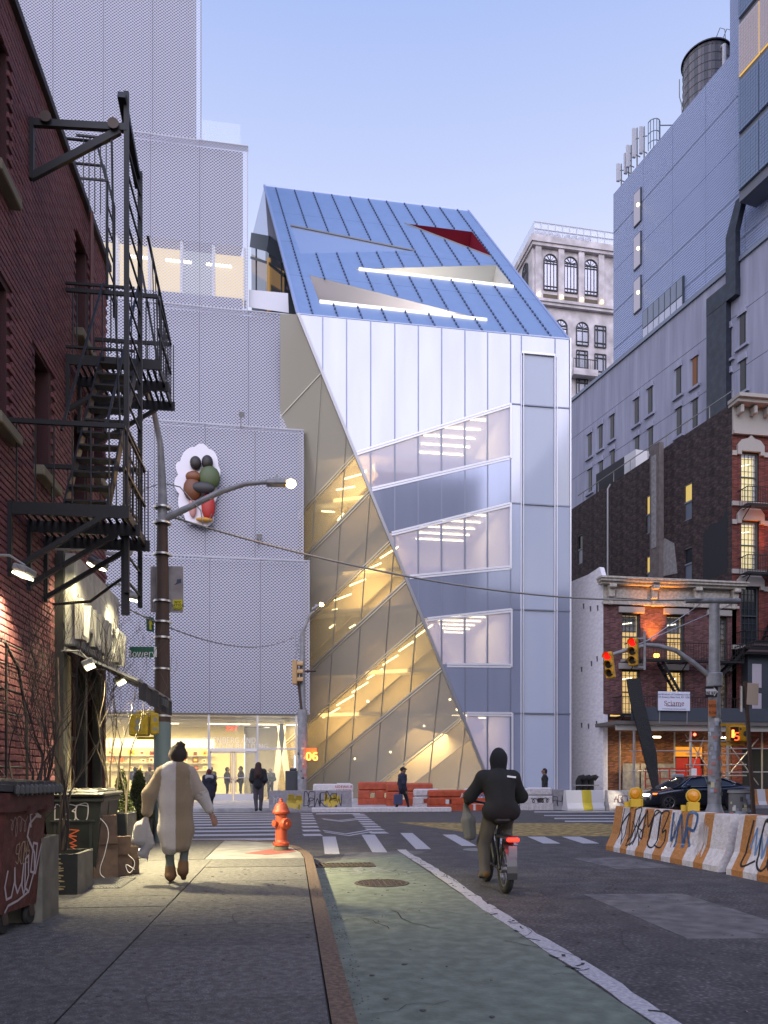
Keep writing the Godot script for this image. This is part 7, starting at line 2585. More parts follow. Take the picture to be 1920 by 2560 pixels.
	var plastic := func(px: Vector3, turn: float, length: float, m: Material, label: String, h := 0.95, windows := 2) -> void:
		var p := thing("plastic_barrier", label, "barrier", px, turn, "plastic barriers before the gold glass")
		var half := 0.26
		var face := rect(0.0, 0.0, length, h * 0.62)
		var b := B.new()
		var ww := 0.26
		var xs := [0.0]
		for i in windows:
			var c := length * (i + 1.0) / (windows + 1.0)
			xs.append_array([c - ww / 2, c + ww / 2])
		xs.append(length)
		for i in xs.size() - 1:
			if i % 2 == 1:
				b.span(Vector3(xs[i], 0.0, -half), Vector3(xs[i + 1], h * 0.32, half))
				b.span(Vector3(xs[i], h * 0.54, -0.17), Vector3(xs[i + 1], h * 0.64, 0.17))
			else:
				b.span(Vector3(xs[i], 0.0, -half), Vector3(xs[i + 1], h * 0.3, half))
				b.soft(Vector3((xs[i] + xs[i + 1]) / 2, h * 0.46, 0), Vector3(xs[i + 1] - xs[i], h * 0.34, 0.4), 0.03)
		b.soft(Vector3(length / 2, h * 0.82, 0), Vector3(length, h * 0.36, 0.32), 0.06)
		for i in windows + 2:
			b.soft(Vector3(length * (i + 0.5) / (windows + 2.0), h * 0.15, 0), Vector3(0.12, h * 0.3, half * 2 + 0.06), 0.015)
		part("shell", b, m, p)
	plastic.call(Vector3(2.428, 0, -38.087), -0.12, 2.0, pale, "white plastic barrier with rounded top behind the grey concrete block", 1.05, 0)
	plastic.call(Vector3(4.165, 0, -33.867) + Vector3(0, 0.12, 0), -0.06, 1.95, red, "red orange plastic barrier with two slots, leftmost of the orange ones", 1.05)
	plastic.call(Vector3(5.223, 0, -32.422) + Vector3(0, 0.08, 0), -0.1, 2.0, red, "red orange plastic barrier tilted behind the walking person", 1.05)
	plastic.call(Vector3(6.156, 0, -31.087), 0.0, 1.05, pale, "short white plastic barrier between two orange ones", 0.9, 1)
	plastic.call(Vector3(6.669, 0, -30.629), 0.06, 2.5, red, "red orange plastic barrier with white numbers, rightmost of the orange ones", 0.86)
	plastic.call(Vector3(8.23, 0, -30.76), 0.03, 2.9, pale, "white plastic barrier with small blue and black tags left of the cyclist", 0.92)
	plastic.call(Vector3(10.962, -0, -30.715), 0.0, 1.05, pale, "white plastic barrier with interlocking end right of the cyclist", 0.95, 1)
	for q in [[Vector3(11.633, 0, -44.594), "ARE-2", 0.2, chalk]]:
		text("ARE-2", 0.2, chalk, get_node("plastic_barrier_004"), Transform3D(Basis(), Vector3(1.7, 0.62, 0.167)), 0.004)
	for s in [[5, 71, 0.4, 0.5, 0.6], [5, 72, 1.6, 0.12, 0.8], [6, 73, 0.1, 0.3, 0.8]]:
		var pn: Node3D = get_node("plastic_barrier_%03d" % s[0])
		var pts := []
		var nn := []
		for q in scrawl(s[1], 4):
			pts.append(Vector3(s[2] + q.x * s[4], s[3] + q.y * 0.22, 0.275 if s[3] < 0.2 else 0.21))
			nn.append(Vector3.BACK)
		var b := B.new()
		b.stroke(pts, nn, 0.03)
		part("graffiti", b, blue if s[1] == 71 else dark, pn)
	# concrete blocks at right
	var wy := [[0.25, mat("lime_white", lin(0.55, 0.54, 0.55), 0.8)], [0.45, mats["lime_white"]], [0.42, mat("band_yellow", lin(0.5, 0.4, 0.03), 0.75)], [0.6, mats["lime_white"]], [0.42, mats["band_yellow"]], [0.8, mats["lime_white"]]]
	var c1 := thing("tagged_barrier", "white concrete barrier with black graffiti right of the cyclist", "barrier", Vector3(11.551, 0, -31.017), 0.02)
	jersey(c1, 1.15, 0.86, 0.3, [[2.0, grey]], "block")
	for p in spray("KNSH", 31): tag_jersey(c1, p, 0.15, 0.2, 0.85, 0.45, 0.86, 0.3, 1.0, dark, 0.024)
	var c2 := thing("banded_barrier", "white concrete barrier with two yellow bands across the avenue", "barrier", Vector3(12.379, 0, -30.105), 0.02)
	jersey(c2, 1.646, 0.84, 0.3, wy, "band")
	var c3 := thing("pale_barrier", "dirty white concrete barrier with maroon graffiti behind the amber lamps", "barrier", Vector3(14.041, 0, -29.842) + Vector3(0.05, 0, 0), 0.02)
	jersey(c3, 3.4, 0.84, 0.3, [[4.0, wear(mat("dirty_white", lin(0.45, 0.43, 0.42), 0.85), tex["chips"], 0.35, tex["lump"], 0.8)]], "block")
	for p in spray("ABOVU", 33): tag_jersey(c3, p, 0.25, 0.4, 0.95, 0.32, 0.84, 0.3, 1.0, mat("spray_maroon", lin(0.12, 0.03, 0.05), 0.7), 0.024)
	var c4 := thing("pale_barrier", "white concrete barrier glimpsed behind the dark car's tail", "barrier", Vector3(20.236, 0, -29.646) + Vector3(0, 0, -1.5), 0.02)
	jersey(c4, 4.0, 0.84, 0.3, [[1.3, mats["lime_white"]], [0.3, orange], [0.4, mats["lime_white"]], [0.3, orange], [2.0, mats["lime_white"]]])
	# sidewalk notice
	var n := thing("pavement_notice", "white notice board reading sidewalk section closed on the barriers", "sign", Vector3(3.206, 0.894, -30.878), 0.06)
	var b := B.new()
	b.soft(Vector3(0, 0, 0), Vector3(0.56, 0.5, 0.02), 0.005)
	part("board", b, mat("paper_white"), n)
	var ri := mat("notice_red", lin(0.35, 0.03, 0.05), 0.7)
	var i := 0
	for w in ["SIDEWALK", "SECTION", "CLOSED"]:
		text(w, 0.105, ri, n, Transform3D(Basis(), Vector3(0, 0.1 - 0.145 * i, 0.013)), 0.003, "lettering", "Droid Sans", true)
		i += 1
	b = B.new()
	b.bar(Vector3(-0.2, -1.0, -0.02), Vector3(-0.2, 0, -0.02), 0.04)
	b.bar(Vector3(0.2, -1.0, -0.02), Vector3(0.2, 0, -0.02), 0.04)
	part("stake", b, mat("scaffold_pole"), n)
	# low white kerb blocks by the walking person
	b = B.new()
	b.soft(Vector3(0, 0.1, 0), Vector3(5.5, 0.2, 0.3), 0.03)
	var kb := solid("kerb_block", b, pale, "low white block along the foot of the orange barriers", "kerb block")
	kb.position = Vector3(4.582, 0, -29.534)
	kb.rotation.y = -0.05

func box_planter(label: String, at: Vector3, size: Vector3, m: Material, turn := STREET) -> Node3D:
	var t := thing("planter", label, "planter", at, turn)
	var b := B.new()
	for s in [-1, 1]:
		b.box(Vector3(s * (size.x / 2 - 0.02), size.y / 2, 0), Vector3(0.04, size.y, size.z))
		b.box(Vector3(0, size.y / 2, s * (size.z / 2 - 0.02)), Vector3(size.x - 0.08, size.y, 0.04))
	part("box", b, m, t)
	b = B.new()
	b.box(Vector3(0, size.y - 0.1, 0), Vector3(size.x - 0.08, 0.05, size.z - 0.08))
	part("soil", b, mat("soil", lin(0.03, 0.022, 0.015), 0.95), t)
	return t

func grow(b: B, p: Vector3, d: Vector3, length: float, r: float, depth: int, g: RandomNumberGenerator) -> void:
	var pts := [p]
	var rad := [r]
	var q := p
	var dir := d
	var n := 4
	for i in n:
		dir = (dir + Vector3(g.randf_range(-0.2, 0.2), g.randf_range(-0.02, 0.16), g.randf_range(-0.2, 0.2))).normalized()
		q += dir * length / n
		pts.append(q)
		rad.append(r * (1.0 - (0.42 if depth > 0 else 0.75) * (i + 1) / n))
	b.tube(pts, rad, 6 if r > 0.012 else 4, false)
	if depth <= 0: return
	var kids := g.randi_range(2, 3) if depth > 2 else g.randi_range(1, 3)
	for i in kids:
		var f := g.randi_range(1, n)
		var side := Vector3(g.randf_range(-1, 1), g.randf_range(0.1, 0.9), g.randf_range(-1, 1)).normalized()
		grow(b, pts[f] if i > 0 else q, (dir * 0.9 + side * 0.75).normalized(), length * g.randf_range(0.55, 0.8), maxf(rad[f] * 0.58, 0.0022), depth - 1, g)

func topiary(t: Node3D, h: float, r: float, seed_: int) -> void:
	# a clipped cone of small leaves
	var g := RandomNumberGenerator.new()
	g.seed = seed_
	var leaf := B.new()
	leaf.tri(Vector3(-0.5, 0, 0), Vector3(0.5, 0, 0.1), Vector3(0, 1, 0))
	leaf.tri(Vector3(0.5, 0, 0.1), Vector3(0.9, 0.7, -0.2), Vector3(0, 1, 0))
	var mm := MultiMesh.new()
	mm.transform_format = MultiMesh.TRANSFORM_3D
	mm.use_colors = true
	mm.mesh = leaf.mesh()
	var count := 9000
	mm.instance_count = count
	for i in count:
		var f := 1.0 - sqrt(g.randf())
		var y := f * h
		var rr := r * pow(1.0 - f * 0.97, 0.8) * (0.98 + 0.06 * sin(f * 9.0) ) * (1.0 if f > 0.08 else 0.86 + f * 1.7)
		var a := g.randf() * TAU
		var depth := 1.0 - absf(g.randfn(0.0, 0.1))
		var p := Vector3(cos(a) * rr * depth, y + g.randf_range(-0.015, 0.015), sin(a) * rr * depth)
		var s := g.randf_range(0.014, 0.026)
		mm.set_instance_transform(i, Transform3D(Basis.from_euler(Vector3(g.randf() * TAU, g.randf() * TAU, g.randf() * TAU)).scaled(Vector3.ONE * s), p))
		var k := g.randf_range(0.6, 1.5)
		mm.set_instance_color(i, Color(0.05 * k, 0.062 * k, 0.018 * k))
	var o := MultiMeshInstance3D.new()
	o.name = "foliage"
	o.multimesh = mm
	var m := mat("box_leaf", Color.WHITE, 0.45)
	m.vertex_color_use_as_albedo = true
	o.material_override = m
	o.set_meta("kind", "stuff")
	t.add_child(o)
	var b := B.new()
	b.lathe([Vector2(0, 0), Vector2(r * 0.8, 0.02), Vector2(r * 0.78, h * 0.2), Vector2(r * 0.45, h * 0.55), Vector2(r * 0.12, h * 0.9), Vector2(0, h * 0.95)], 12)
	part("inner_twigs", b, mat("twig_dark", lin(0.012, 0.014, 0.006), 0.95), t)

func sidewalk_things() -> void:
	# --- dumpster
	var red := wear(mat("dumpster_red", lin(0.125, 0.035, 0.028), 0.6), noise("scuffs", 95, 0.02, Color(0.6, 0.6, 0.6), Color(1, 1, 1), 6), 0.8, tex["lump"], 0.3)
	var dx := Vector3(-1.982, 0.319, -6.286)
	var du := thing("dumpster", "dark red steel dumpster with pale graffiti and black ribbed lid", "dumpster", Vector3(dx.x, 0.15, dx.z), deg_to_rad(-10.5))
	# local: x runs left from the visible face at 0, z from 0 (near corner) to -0.86
	var b := B.new()
	b.prism(PackedVector2Array([Vector2(-0.9, 0.17), Vector2(-0.06, 0.17), Vector2(0.0, 0.98), Vector2(0.02, 1.12), Vector2(-0.9, 1.12)]), -0.66, 0.0)
	part("body", b, red, du)
	b = B.new()
	b.box(Vector3(-0.42, 1.05, -0.33), Vector3(0.95, 0.15, 0.74))
	part("rim", b, wear(mat("rim_red", lin(0.1, 0.03, 0.026), 0.6), tex["scuffs"], 1.0), du)
	b = B.new()
	b.box(Vector3(0.05, 0.98, -0.3), Vector3(0.05, 0.06, 0.1))
	b.box(Vector3(0.05, 0.98, -0.58), Vector3(0.05, 0.06, 0.08))
	part("lug", b, mats["rim_red"], du)
	b = B.new()
	b.box(Vector3(-0.42, 1.19, -0.34), Vector3(1.02, 0.05, 0.8), Basis(Vector3.BACK, -0.06))
	for i in 11:
		b.soft(Vector3(0.1, 1.145, 0.02 - i * 0.073), Vector3(0.05, 0.09, 0.055), 0.02)
	for i in 5: b.box(Vector3(-0.42, 1.225, -0.05 - i * 0.15), Vector3(1.0, 0.03, 0.07), Basis(Vector3.BACK, -0.06))
	part("lid", b, wear(mat("lid_black", lin(0.05, 0.052, 0.055), 0.45), tex["blotch"], 0.8), du)
	for q in [[-0.1, -0.12], [-0.1, -0.55], [-0.75, -0.12], [-0.75, -0.55]]:
		b = B.new()
		b.lathe([Vector2(0, -0.025), Vector2(0.075, -0.025), Vector2(0.085, 0), Vector2(0.075, 0.025), Vector2(0, 0.025)], 14, Vector3(q[0], 0.085, q[1]), Basis(Vector3.BACK, PI / 2))
		part("castor_wheel", b, mat("rubber", lin(0.015, 0.015, 0.015), 0.8), du)
		b = B.new()
		b.bar(Vector3(q[0] + 0.04, 0.08, q[1]), Vector3(q[0] + 0.03, 0.2, q[1] + 0.02), 0.015, 0.06)
		part("castor_fork", b, mats["pulley_rust"] if mats.has("pulley_rust") else mat("black_metal"), du)
	var face_mark := func(pts: Array, z0: float, y0: float, w: float, h: float, m: Material, width: float) -> void:
		var p := []
		var n := []
		for q in pts:
			var y: float = y0 + q.y * h
			p.append(Vector3(-0.06 + 0.06 * (y - 0.17) / 0.81 + 0.004, y, z0 * 0.78 - q.x * w * 0.78))
			n.append(Vector3(1, -0.07, 0))
		var s := B.new()
		s.stroke(p, n, width)
		part("graffiti", s, m, du)
	var pale := mat("marker_pale", lin(0.36, 0.31, 0.32), 0.7)
	var big := [Vector2(0.08, 0.55), Vector2(0.03, 0.3), Vector2(0.1, 0.08), Vector2(0.22, 0.1), Vector2(0.28, 0.35), Vector2(0.26, 0.58), Vector2(0.3, 0.3), Vector2(0.38, 0.14), Vector2(0.48, 0.3), Vector2(0.5, 0.62), Vector2(0.49, 0.25), Vector2(0.56, 0.08), Vector2(0.66, 0.4), Vector2(0.62, 0.75), Vector2(0.54, 0.7), Vector2(0.58, 0.2), Vector2(0.7, 0.1), Vector2(0.84, 0.5), Vector2(0.86, 0.92), Vector2(0.74, 0.95), Vector2(0.72, 0.45), Vector2(0.86, 0.4), Vector2(0.98, 0.9)]
	face_mark.call(big, -0.06, 0.24, 0.75, 0.48, pale, 0.02)
	face_mark.call([Vector2(0.0, 0.0), Vector2(0.1, 0.3), Vector2(0.45, 0.42), Vector2(0.8, 0.7)], -0.12, 0.18, 0.55, 0.15, pale, 0.02)
	face_mark.call([Vector2(0.55, 0.75), Vector2(0.5, 0.95), Vector2(0.62, 1.0), Vector2(0.9, 0.9), Vector2(0.72, 0.92), Vector2(0.5, 0.8), Vector2(0.45, 0.6), Vector2(0.6, 0.45), Vector2(0.75, 0.3), Vector2(0.8, 0.0)], -0.2, 0.46, 0.6, 0.5, pale, 0.022)
	face_mark.call(scrawl(101, 4), -0.1, 0.76, 0.35, 0.2, mat("marker_faint", lin(0.22, 0.15, 0.14), 0.7), 0.009)
	for p in spray("SKOMB", 41): face_mark.call(p, -0.26, 0.56, 0.27, 0.15, mat("marker_tan", lin(0.28, 0.2, 0.13), 0.7), 0.009)
	# --- dark wheeled bins
	var bin_m := wear(mat("bin_green", lin(0.022, 0.026, 0.02), 0.5), tex["blotch"], 1.2)
	var bin_at := func(label: String, at: Vector3, turn: float) -> Node3D:
		var t := thing("wheeled_bin", label, "bin", at, turn, "wheeled bins by the wall")
		var s := B.new()
		var lo := [Vector3(-0.25, 0.06, 0.25), Vector3(0.25, 0.06, 0.25), Vector3(0.25, 0.06, -0.25), Vector3(-0.25, 0.06, -0.25)]
		var hi := [Vector3(-0.33, 1.0, 0.36), Vector3(0.33, 1.0, 0.36), Vector3(0.33, 1.0, -0.36), Vector3(-0.33, 1.0, -0.36)]
		for i in 4: s.quad(lo[i], lo[(i + 1) % 4], hi[(i + 1) % 4], hi[i])
		s.quad(lo[3], lo[2], lo[1], lo[0])
		s.soft(Vector3(0, 0.97, 0), Vector3(0.72, 0.06, 0.78), 0.015)
		s.box(Vector3(0, 0.72, 0.33), Vector3(0.5, 0.02, 0.03))
		s.box(Vector3(-0.2, 0.5, 0.31), Vector3(0.03, 0.42, 0.03))
		s.box(Vector3(0.2, 0.5, 0.31), Vector3(0.03, 0.42, 0.03))
		part("body", s, bin_m, t)
		s = B.new()
		s.soft(Vector3(0, 1.035, 0), Vector3(0.76, 0.05, 0.84), 0.02)
		s.soft(Vector3(0, 1.07, -0.02), Vector3(0.6, 0.04, 0.68), 0.018)
		for i in 4: s.soft(Vector3(-0.24 + i * 0.16, 1.093, -0.02), Vector3(0.05, 0.012, 0.6), 0.004)
		part("lid", s, wear(mat("bin_lid", lin(0.06, 0.06, 0.055), 0.4), tex["blotch"], 1.2), t)
		for x in [-0.24, 0.24]:
			s = B.new()
			s.lathe([Vector2(0, -0.03), Vector2(0.11, -0.03), Vector2(0.12, 0), Vector2(0.11, 0.03), Vector2(0, 0.03)], 16, Vector3(x, 0.12, -0.3), Basis(Vector3.BACK, PI / 2))
			part("wheel", s, mat("rubber"), t)
		s = B.new()
		s.bar(Vector3(-0.28, 0.93, -0.42), Vector3(0.28, 0.93, -0.42), 0.03)
		part("handle", s, bin_m, t)
		return t
	var b1: Node3D = bin_at.call("dark green wheeled bin with white and orange tags behind the small planter", S(-2.64, 0.15, -9.85), STREET + 0.1)
	for v in spray("DBO", 51):
		var p := []
		var n := []
		for w in v:
			var y: float = 0.74 + w.y * 0.17
			p.append(Vector3(-0.2 + w.x * 0.36, y, 0.256 + 0.117 * (y - 0.06)))
			n.append(Vector3(0, -0.11, 1))
		b = B.new()
		b.stroke(p, n, 0.011)
		part("graffiti", b, mats["spray_white"], b1)
	for q in [[112, 4, true, -0.06, 0.2, 0.14, 0.42, "spray_orange", 0.012]]:
		var p := []
		var n := []
		for v in scrawl(q[0], q[1], q[2]):
			var w: Vector2 = v if q[7] == "spray_white" else Vector2(v.y, v.x)
			var y: float = q[4] + w.y * q[6]
			p.append(Vector3(q[3] + w.x * q[5], y, 0.256 + 0.117 * (y - 0.06)))
			n.append(Vector3(0, -0.11, 1))
		b = B.new()
		b.stroke(p, n, q[8])
		part("graffiti", b, mat(q[7], lin(0.5, 0.1, 0.03) if q[7] == "spray_orange" else null, 0.7), b1)
	bin_at.call("second dark wheeled bin, mostly hidden behind the tagged one", S(-2.7, 0.15, -10.62), STREET + 0.05)
	# --- planters
	var black := wear(mat("planter_black", lin(0.022, 0.024, 0.024), 0.55), tex["blotch"], 1.0)
	var pl1 := box_planter("tall grey planter squeezed in right behind the dumpster", S(-2.35, 0.15, -7.06), Vector3(0.46, 0.72, 0.46), wear(mat("planter_grey", lin(0.17, 0.16, 0.13), 0.7), tex["blotch"], 0.8))
	var pl2 := box_planter("small black planter with gold graffiti between dumpster and bin", S(-2.5, 0.15, -8.7), Vector3(0.5, 0.43, 0.62), black)
	var p3 := []
	var n3 := []
	for v in scrawl(121, 6, true):
		p3.append(Vector3(-0.1 + v.y * 0.24, 0.06 + v.x * 0.34, 0.3125))
		n3.append(Vector3.BACK)
	b = B.new()
	b.stroke(p3, n3, 0.011)
	part("graffiti", b, mat("marker_gold", lin(0.4, 0.32, 0.16), 0.6), pl2)
	b = B.new()
	b.box(Vector3(0.252, 0.215, 0), Vector3(0.006, 0.428, 0.61))
	part("side_panel", b, mats["planter_grey"], pl2)
	var pl3 := box_planter("tall black planter with a bare shrub in front of the shop", S(-2.48, 0.15, -11.2), Vector3(0.44, 0.74, 0.62), black)
	b = B.new()
	b.box(Vector3(0.222, 0.37, 0), Vector3(0.006, 0.738, 0.61))
	part("side_panel", b, mats["planter_grey"], pl3)
	var taper := func(label: String, at: Vector3) -> Node3D:
		var t := thing("tapered_planter", label, "planter", at, STREET)
		var s := B.new()
		var lo := [Vector3(-0.22, 0, 0.22), Vector3(0.22, 0, 0.22), Vector3(0.22, 0, -0.22), Vector3(-0.22, 0, -0.22)]
		var hi := [Vector3(-0.28, 0.46, 0.28), Vector3(0.28, 0.46, 0.28), Vector3(0.28, 0.46, -0.28), Vector3(-0.28, 0.46, -0.28)]
		for i in 4: s.quad(lo[i], lo[(i + 1) % 4], hi[(i + 1) % 4], hi[i])
		s.quad(hi[0], hi[1], hi[2], hi[3])
		part("tub", s, mat("tub_brown", lin(0.05, 0.042, 0.035), 0.6), t)
		return t
	var a1 := Vector3(-2.344, 0.203, -14.948)
	a1.y = 0.15
	taper.call("tapered dark planter that holds the larger clipped cone bush", a1)
	var to := thing("clipped_bush", "large clipped cone bush in a dark planter left of the walking woman", "bush", a1 + Vector3(0, 0.44, 0))
	topiary(to, 1.0, 0.3, 5)
	var a2 := S(-2.72, 0.15, -12.7)
	taper.call("tapered dark planter half hidden behind the bare shrub", a2)
	var to2 := thing("clipped_bush", "smaller clipped cone bush half hidden behind the bare shrub's stems", "bush", a2 + Vector3(0, 0.44, 0))
	topiary(to2, 0.95, 0.24, 6)
	# --- bare shrubs
	var bark := mat("bark_pale", lin(0.1, 0.08, 0.06), 0.85)
	var sh := thing("bare_shrub", "leafless multi stemmed young tree growing in the tall black planter", "tree", S(-2.48, 0.8, -11.2))
	var g := RandomNumberGenerator.new()
	g.seed = 31
	for i in 5:
		b = B.new()
		var d := Vector3(g.randf_range(-0.15, 0.3), 1, g.randf_range(-0.25, 0.3)).normalized()
		grow(b, Vector3(g.randf_range(-0.12, 0.12), 0, g.randf_range(-0.15, 0.15)), d, g.randf_range(0.9, 1.3), g.randf_range(0.013, 0.02), 5, g)
		part("stem", b, bark, sh)
	var dark_bark := mat("bark_dark", lin(0.03, 0.022, 0.02), 0.9)
	var k := 0
	for q in [[-2.36, -7.1, 41], [-2.45, -7.6, 42], [-2.5, -8.65, 43]]:
		var s2 := thing("bare_shrub", ["leafless dark shrub above the dumpster at the left frame edge", "leafless dark shrub on the trellis behind the dumpster lid", "leafless dark shrub against the lit brick behind the small planter"][k], "tree", S(q[0], 0.6, q[1]))
		g.seed = q[2]
		for i in 3:
			b = B.new()
			grow(b, Vector3(g.randf_range(-0.08, 0.08), 0, g.randf_range(-0.15, 0.15)), Vector3(g.randf_range(-0.1, 0.2), 1, g.randf_range(-0.3, 0.25)).normalized(), g.randf_range(0.8, 1.15), 0.018, 5, g)
			part("stem", b, dark_bark, s2)
		k += 1
	# trellis of thin iron bars on the wall
	var tr := thing("trellis", "thin iron trellis of bars and an arch against the brick wall", "trellis", S(-2.9, 0.15, -7.9), STREET)
	b = B.new()
	for y in [1.0, 1.35, 1.9, 2.15, 2.4, 2.62]: b.tube([Vector3(0, y, 0.9), Vector3(0, y, -0.75)], 0.012, 5)
	part("cross_bar", b, mat("matte_black", lin(0.012, 0.012, 0.013), 0.95), tr)
	b = B.new()
	for z in [0.8, 0.45, 0.1, -0.25]: b.tube([Vector3(0.02, 0, z), Vector3(0.02, 2.6, z)], 0.013, 5)
	b.tube([Vector3(0.02, 0, -0.9), Vector3(0.02, 1.9, -0.85), Vector3(0.02, 2.4, -0.6), Vector3(0.02, 2.62, -0.2)], 0.016, 5)
	part("upright", b, mats["matte_black"], tr)
	var rod := thing("iron_rod", "thin upright iron rod standing in the small black planter", "rod", S(-2.5, 0.5, -8.7))
	b = B.new()
	b.tube([Vector3.ZERO, Vector3(-0.02, 1.55, 0), Vector3(-0.03, 2.2, 0.02)], 0.011, 5)
	part("rod", b, mats["pulley_rust"] if mats.has("pulley_rust") else mats["black_metal"], rod)
	# --- flattened cartons
	var card := wear(mat("cardboard", lin(0.13, 0.085, 0.06), 0.9), tex["blotch"], 1.4)
	k = 0
	for q in [[-2.28, -9.72, 0.3, 0.78, -0.1, "tall flattened brown cardboard carton leaning beside the bin"], [-2.12, -9.95, 0.22, 0.5, 0.05, "shorter flattened cardboard carton in front of the tall planter"], [-2.05, -10.1, 0.2, 0.36, 0.1, "small scrap of cardboard at the planter's foot"]]:
		var c := thing("carton", q[5], "cardboard", S(q[0], 0.15, q[1]), STREET + 0.5, "flattened cartons by the bins")
		b = B.new()
		b.soft(Vector3(0, q[3] / 2, 0), Vector3(q[2], q[3], 0.05), 0.008, Basis(Vector3.RIGHT, -0.12 - q[4] * 0.3))
		b.box(Vector3(0.01, q[3] * 0.55, 0.03), Vector3(q[2] * 0.98, 0.012, 0.05), Basis(Vector3.RIGHT, -0.12))
		part("sheet", b, card, c)
		k += 1
	k = 0
	for q in [[Vector3(-0.04, 0.75, 0.13), Vector3(0.05, 0.6, 0.12), Vector3(0.02, 0.35, 0.13), Vector3(-0.04, 0.12, 0.14), Vector3(0.02, 0.03, 0.17)], [Vector3(0.28, 0.3, 0.1), Vector3(0.36, 0.2, 0.12), Vector3(0.3, 0.08, 0.12), Vector3(0.26, 0.18, 0.12), Vector3(0.36, 0.12, 0.13)]]:
		var c := Curve3D.new()
		for i in q.size():
			var tg: Vector3 = (q[mini(i + 1, 4)] - q[maxi(i - 1, 0)]) * 0.22
			c.add_point(q[i], -tg, tg)
		b = B.new()
		b.tube(Array(c.tessellate_even_length(4, 0.03)), 0.004, 5)
		var cord := solid("white_cord", b, mat("paper_white"), ["loose white cord hanging down the tall flattened carton", "tangle of white cord beside the shorter carton"][k], "cord")
		cord.position = S(-2.26, 0.15, -9.68)
		k += 1
	b = B.new()
	b.ball(Vector3(0, 0.075, 0), Vector3(0.1, 0.075, 0.075), 7, 10)
	b.ball(Vector3(0.08, 0.06, 0.02), Vector3(0.05, 0.045, 0.045), 6, 8)
	var bag := solid("plastic_litter", b, pane("clear_plastic", Color(0.75, 0.78, 0.88), 0.45, 0.12), "crumpled clear plastic bottle lying on the pavement", "litter")
	bag.position = Vector3(-1.929, 0.15, -12.149)
	# --- hydrant
	var hm := wear(mat("hydrant_paint", lin(0.5, 0.085, 0.028), 0.5), noise("chipped", 97, 0.06, Color(0.55, 0.5, 0.48), Color(1, 1, 1), 5), 1.6, tex["lump"], 0.3)
	var h := thing("fire_hydrant", "chipped orange fire hydrant at the pavement corner", "hydrant", Vector3(0.288, 0.15, -13.022), 0.55)
	b = B.new()
	b.lathe([Vector2(0.125, 0.0), Vector2(0.125, 0.07), Vector2(0.11, 0.09)], 18)
	part("foot", b, mat("hydrant_foot", lin(0.09, 0.085, 0.06), 0.8), h)
	b = B.new()
	b.lathe([Vector2(0.11, 0.08), Vector2(0.14, 0.09), Vector2(0.14, 0.13), Vector2(0.11, 0.15), Vector2(0.1, 0.18), Vector2(0.098, 0.6), Vector2(0.11, 0.62), Vector2(0.145, 0.63), Vector2(0.15, 0.66), Vector2(0.13, 0.69), Vector2(0.115, 0.74), Vector2(0.08, 0.8), Vector2(0.045, 0.825), Vector2(0.03, 0.83), Vector2(0.028, 0.88), Vector2(0, 0.88)], 22)
	part("barrel", b, hm, h)
	b = B.new()
	b.lathe([Vector2(0.075, 0.0), Vector2(0.08, 0.05), Vector2(0.1, 0.06), Vector2(0.1, 0.12), Vector2(0.085, 0.14), Vector2(0.03, 0.145), Vector2(0.028, 0.18), Vector2(0, 0.18)], 16, Vector3(0, 0.46, 0.05), Basis(Vector3.RIGHT, PI / 2))
	part("large_outlet", b, hm, h)
	b = B.new()
	b.lathe([Vector2(0.05, 0.0), Vector2(0.055, 0.06), Vector2(0.06, 0.09), Vector2(0.0, 0.1)], 14, Vector3(-0.06, 0.46, 0), Basis(Vector3.BACK, PI / 2))
	part("small_outlet", b, hm, h)
	for i in 8:
		b = B.new()
		var a := TAU * i / 8
		b.lathe([Vector2(0.014, 0), Vector2(0.014, 0.03), Vector2(0, 0.03)], 6, Vector3(cos(a) * 0.127, 0.12, sin(a) * 0.127))
		part("bolt", b, hm, h)
	# --- wire litter bin thick with stickers, right
	var cp := Vector3(11.783, -0.03, -17.375)
	var can := thing("litter_bin", "round grey litter bin plastered with stickers beside the signal mast", "bin", Vector3(cp.x, 0, cp.z), deg_to_rad(-8.97))
	b = B.new()
	b.lathe([Vector2(0.27, 0), Vector2(0.29, 0.02), Vector2(0.29, 1.0), Vector2(0.31, 1.02), Vector2(0.31, 1.07), Vector2(0.26, 1.08), Vector2(0.25, 0.9), Vector2(0, 0.9)], 22)
	part("drum", b, wear(mat("can_grey", lin(0.26, 0.26, 0.27), 0.6, 0.2), tex["grain"], 0.9), can)
	b = B.new()
	b.lathe([Vector2(0.312, 1.0), Vector2(0.318, 1.0), Vector2(0.318, 1.05), Vector2(0.312, 1.05)], 22)
	part("rim_band", b, mat("black_metal"), can)
	sticker_rows(can, 0.292, 0.3, 0.85, 46, 15)

